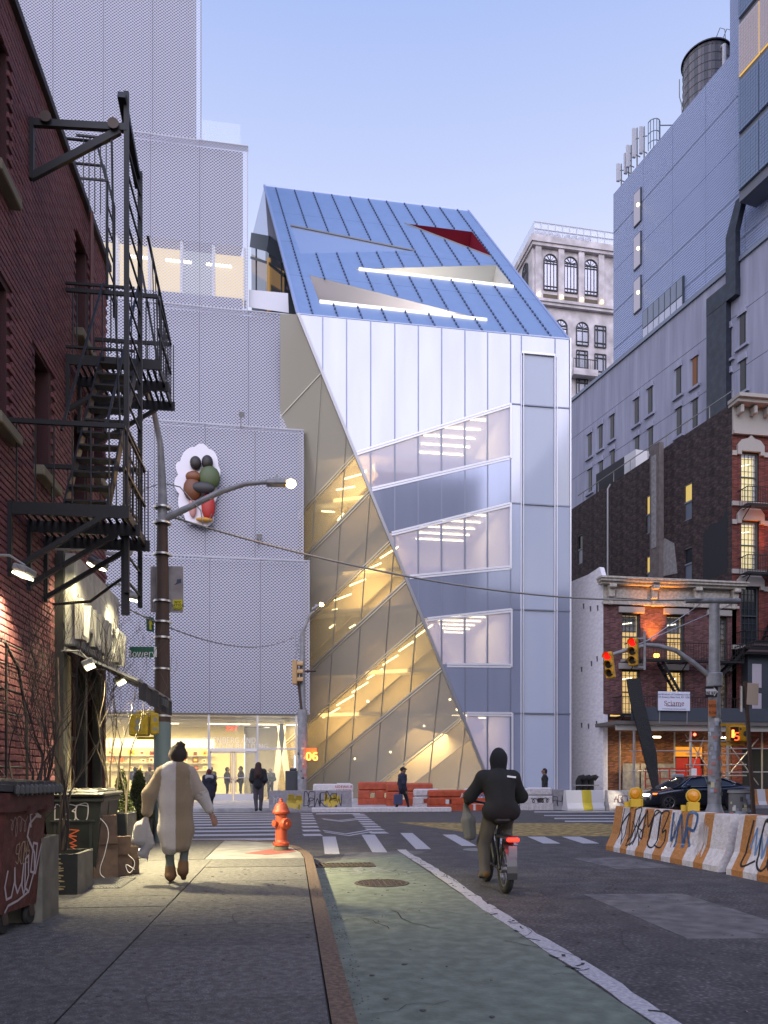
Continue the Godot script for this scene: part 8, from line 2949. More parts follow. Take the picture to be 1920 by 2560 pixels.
func sedan(called: String, label: String, at: Vector3, turn: float, paint: Material, lights: bool) -> Node3D:
	# x from the front bumper (0) to the tail (4.85); wheels on y = 0
	var t := thing(called, label, "car", at, turn)
	var st := [[0.0, 0.30, 0.58, 0.60], [0.06, 0.22, 0.66, 0.74], [0.25, 0.2, 0.74, 0.84], [0.6, 0.2, 0.82, 0.9], [1.2, 0.2, 0.93, 0.92], [1.6, 0.2, 0.97, 0.92], [2.6, 0.2, 0.99, 0.92], [3.6, 0.2, 1.02, 0.915], [4.2, 0.22, 1.05, 0.9], [4.6, 0.26, 1.03, 0.86], [4.8, 0.32, 0.96, 0.78], [4.85, 0.4, 0.84, 0.7]]
	var section := func(s: Array) -> Array:
		var y0: float = s[1]
		var y1: float = s[2]
		var w: float = s[3]
		var r := []
		for q in [[0.0, 0.0], [0.86, 0.0], [0.97, 0.12], [1.0, 0.42], [0.985, 0.68], [0.95, 0.86], [0.86, 0.97], [0.5, 1.03], [0.0, 1.05]]: r.append(Vector3(s[0], y0 + (y1 - y0) * q[1], w * q[0]))
		return r
	var loft := func(rows: Array) -> B:
		var b := B.new()
		var nr := []
		for i in rows.size():
			var line := []
			for k in rows[i].size():
				var dx: Vector3 = rows[mini(i + 1, rows.size() - 1)][k] - rows[maxi(i - 1, 0)][k]
				var dy: Vector3 = rows[i][mini(k + 1, rows[i].size() - 1)] - rows[i][maxi(k - 1, 0)]
				line.append(dx.cross(dy).normalized() * 1.0)
			nr.append(line)
		for i in rows.size() - 1:
			for k in rows[i].size() - 1:
				for s in [1.0, -1.0]:
					var f := Vector3(1, 1, s)
					var a: Vector3 = rows[i][k] * f; var d: Vector3 = rows[i + 1][k] * f; var e: Vector3 = rows[i + 1][k + 1] * f; var g: Vector3 = rows[i][k + 1] * f
					var na: Vector3 = nr[i][k] * f; var nd: Vector3 = nr[i + 1][k] * f; var ne: Vector3 = nr[i + 1][k + 1] * f; var ng: Vector3 = nr[i][k + 1] * f
					if s > 0:
						b.smooth(a, na, d, nd, e, ne)
						b.smooth(a, na, e, ne, g, ng)
					else:
						b.smooth(a, na, e, ne, d, nd)
						b.smooth(a, na, g, ng, e, ne)
		return b
	var rows := []
	for s in st: rows.append(section.call(s))
	part("body", loft.call(rows), paint, t)
	# cabin: dark glass with a painted roof and pillars standing just proud of it
	var cab := [[1.2, 0.93, 0.935, 0.84, 0.8], [2.0, 0.96, 1.36, 0.83, 0.6], [2.5, 0.97, 1.43, 0.83, 0.585], [3.1, 0.98, 1.42, 0.83, 0.57], [3.6, 1.0, 1.33, 0.82, 0.54], [4.35, 1.02, 1.06, 0.76, 0.62]]
	rows = []
	for c in cab: rows.append([Vector3(c[0], c[1], c[3]), Vector3(c[0], lerpf(c[1], c[2], 0.5), lerpf(c[3], c[4], 0.42)), Vector3(c[0], lerpf(c[1], c[2], 0.86), c[4] + 0.03), Vector3(c[0], c[2], c[4] * 0.8), Vector3(c[0], c[2] + 0.015, 0)])
	part("cabin_glass", loft.call(rows), mat("car_glass", lin(0.03, 0.035, 0.045), 0.05, 0.3), t)
	rows = []
	for c in cab.slice(1, 5): rows.append([Vector3(c[0], lerpf(c[1], c[2], 0.88) + 0.012, c[4] + 0.035), Vector3(c[0], c[2] + 0.012, c[4] * 0.8), Vector3(c[0], c[2] + 0.03, 0)])
	part("roof", loft.call(rows), paint, t)
	for s in [-1, 1]:
		var b := B.new()
		b.tube([Vector3(1.25, 0.95, s * 0.84), Vector3(1.98, 1.33, s * 0.64), Vector3(2.5, 1.4, s * 0.62)], 0.032, 6)
		b.tube([Vector3(3.1, 1.39, s * 0.61), Vector3(3.6, 1.3, s * 0.58), Vector3(4.3, 1.05, s * 0.7)], 0.04, 6)
		b.tube([Vector3(2.72, 0.98, s * 0.84), Vector3(2.66, 1.39, s * 0.62)], 0.028, 6)
		part("pillar", b, paint, t)
		b = B.new()
		b.tube([Vector3(1.5, 0.985, s * 0.855), Vector3(2.7, 1.0, s * 0.86), Vector3(3.8, 1.03, s * 0.83), Vector3(4.0, 1.14, s * 0.74), Vector3(3.5, 1.33, s * 0.615), Vector3(2.6, 1.405, s * 0.63), Vector3(2.05, 1.36, s * 0.655), Vector3(1.5, 0.985, s * 0.855)], 0.01, 5)
		part("window_trim", b, mat("chrome", lin(0.6, 0.6, 0.62), 0.15, 1.0), t)
		b = B.new()
		b.soft(Vector3(1.75, 1.02, s * 0.98), Vector3(0.14, 0.13, 0.2), 0.03)
		part("mirror", b, paint, t)
		b = B.new()
		for x in [1.5, 2.68, 3.65]: b.tube([Vector3(x, 0.3, s * 0.921), Vector3(x, 0.97, s * 0.88)], 0.006, 4)
		b.box(Vector3(2.5, 0.84, s * 0.915), Vector3(0.2, 0.03, 0.03))
		b.box(Vector3(3.5, 0.86, s * 0.91), Vector3(0.2, 0.03, 0.03))
		part("door_line", b, mat("gap_black", lin(0.006, 0.006, 0.007), 0.6), t)
		for x in [0.93, 3.78]:
			var w := Node3D.new()
			w.name = "wheel"
			t.add_child(w, true)
			w.position = Vector3(x, 0.335, s * 0.82)
			b = B.new()
			b.lathe([Vector2(0.22, 0.12), Vector2(0.3, 0.115), Vector2(0.335, 0.08), Vector2(0.335, -0.08), Vector2(0.2, -0.1)], 26, Vector3.ZERO, Basis(Vector3.RIGHT, PI / 2 * s))
			part("tyre", b, mat("rubber"), w)
			b = B.new()
			b.lathe([Vector2(0, 0.06), Vector2(0.22, 0.06), Vector2(0.235, 0.11), Vector2(0.22, 0.125)], 24, Vector3.ZERO, Basis(Vector3.RIGHT, PI / 2 * s))
			part("rim_well", b, mats["gap_black"], w)
			b = B.new()
			for i in 5:
				for o in [-0.09, 0.09]:
					var a: float = TAU * i / 5 + o
					b.bar(Vector3(cos(a * 1.0) * 0.04, sin(a) * 0.04, s * 0.115), Vector3(cos(a + o * 0.7) * 0.215, sin(a + o * 0.7) * 0.215, s * 0.12), 0.026, 0.02)
			b.lathe([Vector2(0.215, 0.11), Vector2(0.235, 0.125), Vector2(0.22, 0.13)], 24, Vector3.ZERO, Basis(Vector3.RIGHT, PI / 2 * s))
			part("rim", b, mat("alloy", lin(0.35, 0.34, 0.34), 0.3, 0.9), w)
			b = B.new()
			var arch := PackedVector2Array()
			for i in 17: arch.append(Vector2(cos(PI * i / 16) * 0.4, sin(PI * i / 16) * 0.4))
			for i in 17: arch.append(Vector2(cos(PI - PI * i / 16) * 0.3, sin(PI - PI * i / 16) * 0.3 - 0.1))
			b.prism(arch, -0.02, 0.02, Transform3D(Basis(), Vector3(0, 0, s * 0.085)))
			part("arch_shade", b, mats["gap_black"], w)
		b = B.new()
		b.soft(Vector3(0.14, 0.66, s * 0.6), Vector3(0.34, 0.09, 0.3), 0.03, Basis(Vector3.UP, s * 0.5))
		part("headlight", b, glow("head_lamp", Color(1, 0.95, 0.85), 6.0) if lights else mat("lens_clear", lin(0.4, 0.4, 0.42), 0.1, 0.3), t)
		b = B.new()
		b.box(Vector3(0.4, 0.7, s * 0.8), Vector3(0.18, 0.05, 0.1), Basis(Vector3.UP, s * 0.3))
		part("indicator", b, glow("indicator_amber", Color(1, 0.4, 0.08), 2.5) if lights else mat("lens_clear"), t)
		b = B.new()
		b.soft(Vector3(4.7, 0.85, s * 0.62), Vector3(0.2, 0.14, 0.36), 0.03, Basis(Vector3.UP, -s * 0.4))
		part("tail_light", b, glow("tail_lamp", Color(1, 0.12, 0.08), 2.5) if lights else mat("lens_red", lin(0.2, 0.01, 0.01), 0.2), t)
	var b2 := B.new()
	b2.soft(Vector3(0.03, 0.42, 0), Vector3(0.1, 0.2, 1.1), 0.03)
	b2.soft(Vector3(0.02, 0.26, 0), Vector3(0.12, 0.06, 1.35), 0.02)
	part("grille", b2, mats["gap_black"], t)
	b2 = B.new()
	b2.box(Vector3(2.4, 0.24, 0), Vector3(4.2, 0.1, 1.5))
	part("underbody", b2, mats["gap_black"], t)
	return t

func vehicles() -> void:
	var navy := mat("paint_dark", lin(0.018, 0.021, 0.03), 0.22, 0.3)
	navy.clearcoat_enabled = true
	navy.clearcoat = 0.8
	navy.clearcoat_roughness = 0.05
	var c := sedan("parked_car", "dark sedan with lit headlights passing behind the signal mast", Vector3(15.339, 0, -28.892) + Vector3(0.15, 0, -1.0), -0.03, navy, true)
	spot(c.transform * Vector3(-0.1, 0.66, 0.55), c.transform * Vector3(-6, 0.2, 0.6), Color(1, 0.95, 0.85), 3.0, 30)
	# sign on the roof of the car: a small pale box
	var rs := thing("roof_sign", "small pale sign box on the dark sedan's roof", "roof sign", c.transform * Vector3(1.75, 1.38, 0.1))
	var b := B.new()
	b.soft(Vector3(0, 0.07, 0), Vector3(0.5, 0.15, 0.2), 0.03)
	part("box", b, mat("roof_sign_grey", lin(0.3, 0.32, 0.34), 0.5), rs)
	var blue := mat("paint_blue", lin(0.012, 0.022, 0.09), 0.2, 0.3)
	blue.clearcoat_enabled = true
	sedan("parked_car", "dark blue car half hidden behind the clipped cone bush", Vector3(-2.932, 0.774, -21.217) * Vector3(1, 0, 1) + Vector3(-0.2, 0, 0), PI, blue, false)
	bicycle()

func bicycle() -> void:
	var at := S(2.56, 0, -8.9)
	var t := thing("bicycle", "dark fat tyred bicycle with a lit red tail light ridden up the road", "bicycle", at, STREET - 0.04)
	var black := mat("bike_black", lin(0.02, 0.02, 0.022), 0.45, 0.3)
	for z in [0.0, -1.06]:
		var w := Node3D.new()
		w.name = "wheel"
		t.add_child(w, true)
		w.position = Vector3(0, 0.29, z)
		var b := B.new()
		var ring := []
		for i in 13:
			var a := TAU * i / 12
			ring.append(Vector2(0.25 + cos(a) * 0.045, sin(a) * 0.045))
		b.lathe(ring, 30, Vector3.ZERO, Basis(Vector3.BACK, PI / 2))
		part("tyre", b, mat("rubber"), w)
		b = B.new()
		b.lathe([Vector2(0.19, -0.025), Vector2(0.215, -0.025), Vector2(0.215, 0.025), Vector2(0.19, 0.025), Vector2(0.19, -0.025)], 26, Vector3.ZERO, Basis(Vector3.BACK, PI / 2))
		for i in 10: b.bar(Vector3(0.02 * (1 if i % 2 else -1), 0, 0), Vector3(0, cos(TAU * i / 10) * 0.2, sin(TAU * i / 10) * 0.2), 0.008)
		b.lathe([Vector2(0, -0.06), Vector2(0.05, -0.06), Vector2(0.05, 0.06), Vector2(0, 0.06)], 12, Vector3.ZERO, Basis(Vector3.BACK, PI / 2))
		part("rim", b, mat("alloy", lin(0.35, 0.34, 0.34), 0.3, 0.9), w)
	var b := B.new()
	b.tube([Vector3(0, 0.3, -0.5), Vector3(0, 0.82, -0.3)], 0.024, 8)
	b.tube([Vector3(0, 0.3, -0.5), Vector3(0, 0.78, -0.92)], 0.035, 8)
	b.tube([Vector3(0, 0.66, -0.36), Vector3(0, 0.84, -0.9)], 0.026, 8)
	for s in [-0.07, 0.07]:
		b.tube([Vector3(s, 0.29, 0), Vector3(s, 0.3, -0.5)], 0.014, 6)
		b.tube([Vector3(s, 0.29, 0), Vector3(s * 0.6, 0.68, -0.34)], 0.014, 6)
		b.tube([Vector3(s, 0.29, -1.06), Vector3(s, 0.66, -0.97), Vector3(0.0, 0.72, -0.95)], 0.018, 6)
	b.tube([Vector3(0, 0.7, -0.95), Vector3(0, 1.02, -0.87)], 0.024, 8)
	part("frame", b, black, t)
	b = B.new()
	b.tube([Vector3(-0.34, 1.06, -0.78), Vector3(-0.2, 1.08, -0.84), Vector3(0, 1.04, -0.87), Vector3(0.2, 1.08, -0.84), Vector3(0.34, 1.06, -0.78)], 0.016, 8)
	part("handlebar", b, black, t)
	b = B.new()
	b.soft(Vector3(0, 0.87, -0.26), Vector3(0.2, 0.07, 0.3), 0.03)
	b.tube([Vector3(0, 0.82, -0.3), Vector3(0, 0.86, -0.28)], 0.02, 8)
	part("saddle", b, mat("saddle_black", lin(0.015, 0.015, 0.015), 0.6), t)
	b = B.new()
	b.box(Vector3(0, 0.68, 0.02), Vector3(0.14, 0.025, 0.4))
	for s in [-0.06, 0.06]: b.tube([Vector3(s, 0.68, 0.12), Vector3(s, 0.3, 0.0)], 0.01, 5)
	part("rack", b, black, t)
	b = B.new()
	for i in 9:
		var a := -0.3 + 1.9 * i / 8.0
		var e := -0.3 + 1.9 * (i + 1) / 8.0
		b.quad(Vector3(-0.06, 0.29 + 0.33 * cos(a), 0.33 * sin(a)), Vector3(-0.06, 0.29 + 0.33 * cos(e), 0.33 * sin(e)), Vector3(0.06, 0.29 + 0.33 * cos(e), 0.33 * sin(e)), Vector3(0.06, 0.29 + 0.33 * cos(a), 0.33 * sin(a)))
	part("mudguard", b, mat("guard_grey", lin(0.06, 0.06, 0.06), 0.35, 0.4), t)
	b = B.new()
	b.soft(Vector3(0.03, 0.66, 0.24), Vector3(0.15, 0.045, 0.04), 0.015)
	part("tail_light", b, glow("bike_red", Color(1.0, 0.12, 0.07), 4.0), t)
	b = B.new()
	b.box(Vector3(0.02, 0.52, 0.27), Vector3(0.1, 0.14, 0.012))
	part("number_plate", b, mat("plate_pale", lin(0.2, 0.2, 0.22), 0.3, 0.3), t)
	b = B.new()
	b.tube([Vector3(-0.1, 0.14, -0.52), Vector3(-0.09, 0.3, -0.5), Vector3(0.09, 0.3, -0.5), Vector3(0.1, 0.44, -0.56)], 0.014, 6)
	b.box(Vector3(-0.16, 0.13, -0.52), Vector3(0.12, 0.025, 0.08))
	b.box(Vector3(0.16, 0.45, -0.56), Vector3(0.12, 0.025, 0.08))
	part("crank", b, black, t)
	lamp(t.transform * Vector3(0.03, 0.66, 0.3), Color(1, 0.1, 0.05), 0.02, 0.03)

# the joined surface of tapered bones: each is [from, to, radius, radius, colour]
func body_surface(b: B, bones: Array, cell: float, blend: float) -> void:
	var lo := Vector3(1e9, 1e9, 1e9)
	var hi := -lo
	for q in bones:
		var m: float = maxf(q[2], q[3]) + 0.04
		lo = lo.min(q[0] - Vector3.ONE * m).min(q[1] - Vector3.ONE * m)
		hi = hi.max(q[0] + Vector3.ONE * m).max(q[1] + Vector3.ONE * m)
	var nx := int((hi.x - lo.x) / cell) + 2
	var ny := int((hi.y - lo.y) / cell) + 2
	var nz := int((hi.z - lo.z) / cell) + 2
	var f := PackedFloat32Array()
	f.resize(nx * ny * nz)
	var who := PackedInt32Array()
	who.resize(nx * ny * nz)
	var best := PackedFloat32Array()
	best.resize(nx * ny * nz)
	var k := 1.0 / blend
	for n in bones.size():
		var q = bones[n]
		var a: Vector3 = q[0]
		var d: Vector3 = q[1] - a
		var l2 := maxf(d.length_squared(), 1e-9)
		var ra: float = q[2]
		var rb: float = q[3]
		var m := maxf(ra, rb) + blend * 3.5
		var p0 := ((a.min(q[1]) - Vector3.ONE * m - lo) / cell).floor()
		var p1 := ((a.max(q[1]) + Vector3.ONE * m - lo) / cell).ceil()
		for z in range(maxi(0, int(p0.z)), mini(nz, int(p1.z) + 1)):
			for y in range(maxi(0, int(p0.y)), mini(ny, int(p1.y) + 1)):
				var at := (z * ny + y) * nx
				var p := lo + Vector3(0, y, z) * cell - a
				for x in range(maxi(0, int(p0.x)), mini(nx, int(p1.x) + 1)):
					p.x = lo.x + x * cell - a.x
					var t := clampf(p.dot(d) / l2, 0.0, 1.0)
					var dist := (p - d * t).length() - (ra + (rb - ra) * t)
					if dist < blend * 3.5:
						var e := exp(minf(-dist * k, 30.0))
						f[at + x] += e
						if e > best[at + x]:
							best[at + x] = e
							who[at + x] = n
	var verts := {}
	var corner := [0, 1, nx, nx + 1, nx * ny, nx * ny + 1, nx * ny + nx, nx * ny + nx + 1]
	var off := []
	for i in 8: off.append(Vector3(i & 1, (i >> 1) & 1, i >> 2))
	var edges := [[0, 1], [2, 3], [4, 5], [6, 7], [0, 2], [1, 3], [4, 6], [5, 7], [0, 4], [1, 5], [2, 6], [3, 7]]
	var pos := PackedVector3Array()
	var nor := PackedVector3Array()
	var cols := PackedColorArray()
	for z in nz - 1:
		for y in ny - 1:
			var row := (z * ny + y) * nx
			for x in nx - 1:
				var i := row + x
				var inside := 0
				for c in 8:
					if f[i + corner[c]] > 1.0: inside += 1
				if inside == 0 or inside == 8: continue
				var s := Vector3.ZERO
				var cnt := 0
				for e in edges:
					var u := log(maxf(f[i + corner[e[0]]], 1e-6))
					var w := log(maxf(f[i + corner[e[1]]], 1e-6))
					if (u > 0.0) != (w > 0.0):
						s += (off[e[0]] as Vector3).lerp(off[e[1]], u / (u - w))
						cnt += 1
				var g := Vector3.ZERO
				for c in 8:
					var v := clampf(log(maxf(f[i + corner[c]], 1e-6)), -4.0, 6.0)
					g -= (off[c] - Vector3.ONE * 0.5) * v
				var mx := 0
				for c in 8:
					if best[i + corner[c]] > best[i + corner[mx]]: mx = c
				verts[i] = pos.size()
				pos.append(lo + (Vector3(x, y, z) + s / cnt) * cell)
				nor.append(g.normalized())
				cols.append(bones[who[i + corner[mx]]][4])
	for i in verts:
		for ax in 3:
			var st: int = [1, nx, nx * ny][ax]
			var o1: int = [nx, nx * ny, 1][ax]
			var o2: int = [nx * ny, 1, nx][ax]
			var in0 := f[i] > 1.0
			if in0 == (f[i + st] > 1.0): continue
			if not (verts.has(i - o1) and verts.has(i - o2) and verts.has(i - o1 - o2)): continue
			var q := [verts[i], verts[i - o1], verts[i - o1 - o2], verts[i - o2]]
			if not in0: q.reverse()
			for t in [[0, 1, 2], [0, 2, 3]]:
				for c in [0, 2, 1]:
					var w: int = q[t[c]]
					b.v.append(pos[w])
					b.n.append(nor[w])
					b.c.append(cols[w])
					b.uv.append(Vector2.ZERO)
	b.tinted = true

var hand_part := {}

func hand(b: B, at: Vector3, down: Vector3, palm: Vector3, side: float, skin: Color, size := 1.0) -> void:
	# palm, four unequal bent fingers and a thumb; the fingers point along «down»
	if not hand_part.has("mesh"):
		var h := B.new()
		var w := Color.WHITE
		var bones := [[Vector3(0, 0.01, 0), Vector3(0, -0.03, 0), 0.026, 0.026, w]]
		for i in 4:
			var x := -0.03 + i * 0.02
			var l: float = [0.058, 0.072, 0.078, 0.068][i]
			bones.append([Vector3(x * 0.6, -0.02, 0), Vector3(x, -0.085, 0), 0.016, 0.012, w])
			var kn := Vector3(x * 1.1, -0.085 - l * 0.5, 0.008)
			bones.append([Vector3(x, -0.085, 0), kn, 0.0095, 0.0088, w])
			bones.append([kn, kn + Vector3(0, -l * 0.42, 0.018), 0.0088, 0.0075, w])
		bones.append([Vector3(0.02, -0.03, 0.0), Vector3(0.048, -0.065, 0.014), 0.015, 0.011, w])
		bones.append([Vector3(0.048, -0.065, 0.014), Vector3(0.055, -0.1, 0.024), 0.0105, 0.0085, w])
		body_surface(h, bones, 0.005, 0.004)
		hand_part["mesh"] = h
	var m: B = hand_part["mesh"]
	var y := -down.normalized()
	var z := (palm - y * palm.dot(y)).normalized()
	var x := y.cross(z) * side
	var bs := Basis(x, y, z).scaled_local(Vector3.ONE * size)
	for i in m.v.size() / 3:
		for k in ([0, 1, 2] if side > 0 else [0, 2, 1]):
			b.v.append(at + bs * m.v[i * 3 + k])
			b.n.append((bs * m.n[i * 3 + k]).normalized())
			b.c.append(skin)
			b.uv.append(Vector2.ZERO)

var cloth_m: StandardMaterial3D

func person(label: String, at: Vector3, turn: float, j: Dictionary, look: Dictionary, group := "") -> Node3D:
	# joints for somebody 1.75 m tall who faces -z; entries of j replace the standing pose
	var d := {"pelvis": Vector3(0, 0.96, 0), "waist": Vector3(0, 1.1, 0), "chest": Vector3(0, 1.32, 0.0), "neck": Vector3(0, 1.5, 0.0), "head": Vector3(0, 1.64, -0.02),
		"shl": Vector3(-0.18, 1.43, 0), "ell": Vector3(-0.24, 1.14, 0.03), "wrl": Vector3(-0.25, 0.88, -0.05), "shr": Vector3(0.18, 1.43, 0), "elr": Vector3(0.24, 1.14, 0.03), "wrr": Vector3(0.25, 0.88, -0.05),
		"hil": Vector3(-0.09, 0.94, 0), "knl": Vector3(-0.1, 0.5, -0.02), "anl": Vector3(-0.1, 0.09, 0.02), "tol": Vector3(-0.11, 0.035, -0.14), "hir": Vector3(0.09, 0.94, 0), "knr": Vector3(0.1, 0.5, -0.02), "anr": Vector3(0.1, 0.09, 0.02), "tor": Vector3(0.11, 0.035, -0.14)}
	d.merge(j, true)
	var t := thing("person", label, "person", at, turn, group)
	var s: float = look.get("scale", 1.0)
	var skin: Color = look.get("skin", Color(0.35, 0.2, 0.14))
	var top: Color = look.get("top", Color(0.02, 0.02, 0.025))
	var legs: Color = look.get("legs", Color(0.02, 0.02, 0.02))
	var shoe: Color = look.get("shoe", Color(0.02, 0.02, 0.02))
	var hair: Color = look.get("hair", Color(0.02, 0.015, 0.012))
	var puff: float = look.get("puff", 0.0)
	var bones := [
		[d.pelvis, d.waist, 0.135 + puff, 0.125 + puff, top], [d.waist, d.chest, 0.125 + puff, 0.15 + puff, top], [d.chest, d.neck - Vector3(0, 0.06, 0), 0.15 + puff, 0.08 + puff, top],
		[d.shl, d.shr, 0.075 + puff, 0.075 + puff, top], [d.chest, d.neck, 0.06, 0.055, skin], [d.neck, d.head, 0.052, 0.05, skin]]
	for q in ["l", "r"]:
		bones.append([d["sh" + q], d["el" + q], 0.062 + puff, 0.05 + puff, top])
		bones.append([d["el" + q], d["wr" + q], 0.05 + puff, 0.036 + puff * 0.7, top])
		bones.append([d["hi" + q], d["kn" + q], 0.09 + puff * 0.5, 0.062 + look.get("baggy", 0.0), legs])
		bones.append([d["kn" + q], d["an" + q], 0.06 + look.get("baggy", 0.0), 0.042 + look.get("baggy", 0.0), legs])
		bones.append([d["an" + q], d["to" + q], 0.045, 0.034, shoe])
		bones.append([d["an" + q], d["an" + q] + (d["an" + q] - d["to" + q]) * 0.25 - Vector3(0, 0.03, 0), 0.042, 0.036, shoe])
		if look.has("boot"): bones.append([d["an" + q], d["an" + q].lerp(d["kn" + q], 0.2), 0.052, 0.052, shoe])
	var fw: Vector3 = look.get("face", Vector3(0, 0, -1))
	var h: Vector3 = d.head
	var rt := fw.cross(Vector3.UP)
	bones.append([h + Vector3(0, 0.035, 0) - fw * 0.015, h + Vector3(0, 0.02, 0) + fw * 0.02, 0.092, 0.085, skin])
	bones.append([h + Vector3(0, -0.03, 0) + fw * 0.03, h + Vector3(0, -0.075, 0) + fw * 0.055, 0.062, 0.04, skin])
	bones.append([h + Vector3(0, 0.01, 0) + fw * 0.1, h + Vector3(0, -0.02, 0) + fw * 0.118, 0.012, 0.016, skin])
	for e in [-1.0, 1.0]:
		bones.append([h + rt * 0.088 * e + Vector3(0, 0.02, 0), h + rt * 0.092 * e + Vector3(0, -0.02, 0), 0.02, 0.016, skin])
		bones.append([h + rt * 0.034 * e + Vector3(0, 0.014, 0) + fw * 0.098, h + rt * 0.04 * e + Vector3(0, 0.014, 0) + fw * 0.096, 0.012, 0.012, Color(0.03, 0.02, 0.02)])
	bones.append([h + rt * -0.02 + Vector3(0, -0.052, 0) + fw * 0.094, h + rt * 0.02 + Vector3(0, -0.052, 0) + fw * 0.094, 0.01, 0.01, Color(0.2, 0.07, 0.06)])
	for q in look.get("extra", []): bones.append(q)
	if s != 1.0:
		for q in bones:
			q[0] *= s; q[1] *= s; q[2] *= s; q[3] *= s
	var b := B.new()
	body_surface(b, bones, look.get("cell", 0.014) * maxf(s, 0.8), 0.016)
	for q in ["l", "r"]:
		if look.get("hands", "lr").contains(q):
			var dn: Vector3 = (d["wr" + q] - d["el" + q]).normalized()
			hand(b, (d["wr" + q] + dn * 0.02) * s, dn, look.get("palm_" + q, Vector3(1 if q == "l" else -1, 0, 0)), 1.0 if q == "l" else -1.0, skin, s)
	if cloth_m == null:
		cloth_m = wear(mat("clothing", Color.WHITE, 0.85), tex["grain"], 6.0, tex["lump"], 0.7)
		cloth_m.vertex_color_use_as_albedo = true
	part("body", b, cloth_m, t)
	# hair or hat
	var hb := []
	for q in look.get("cap", [[Vector3(0, 0.05, 0.015), Vector3(0, 0.03, 0.03), 0.1, 0.098], [Vector3(0, 0.02, 0.05), Vector3(0, -0.06, 0.06), 0.08, 0.06]]):
		var f: Vector3 = q[0]
		var g: Vector3 = q[1]
		hb.append([(h + rt * f.x + Vector3(0, f.y, 0) - fw * f.z) * s, (h + rt * g.x + Vector3(0, g.y, 0) - fw * g.z) * s, q[2] * s, q[3] * s, hair])
	b = B.new()
	body_surface(b, hb, look.get("cell", 0.014) * maxf(s, 0.8), 0.012)
	part(look.get("cap_name", "hair"), b, cloth_m, t)
	return t

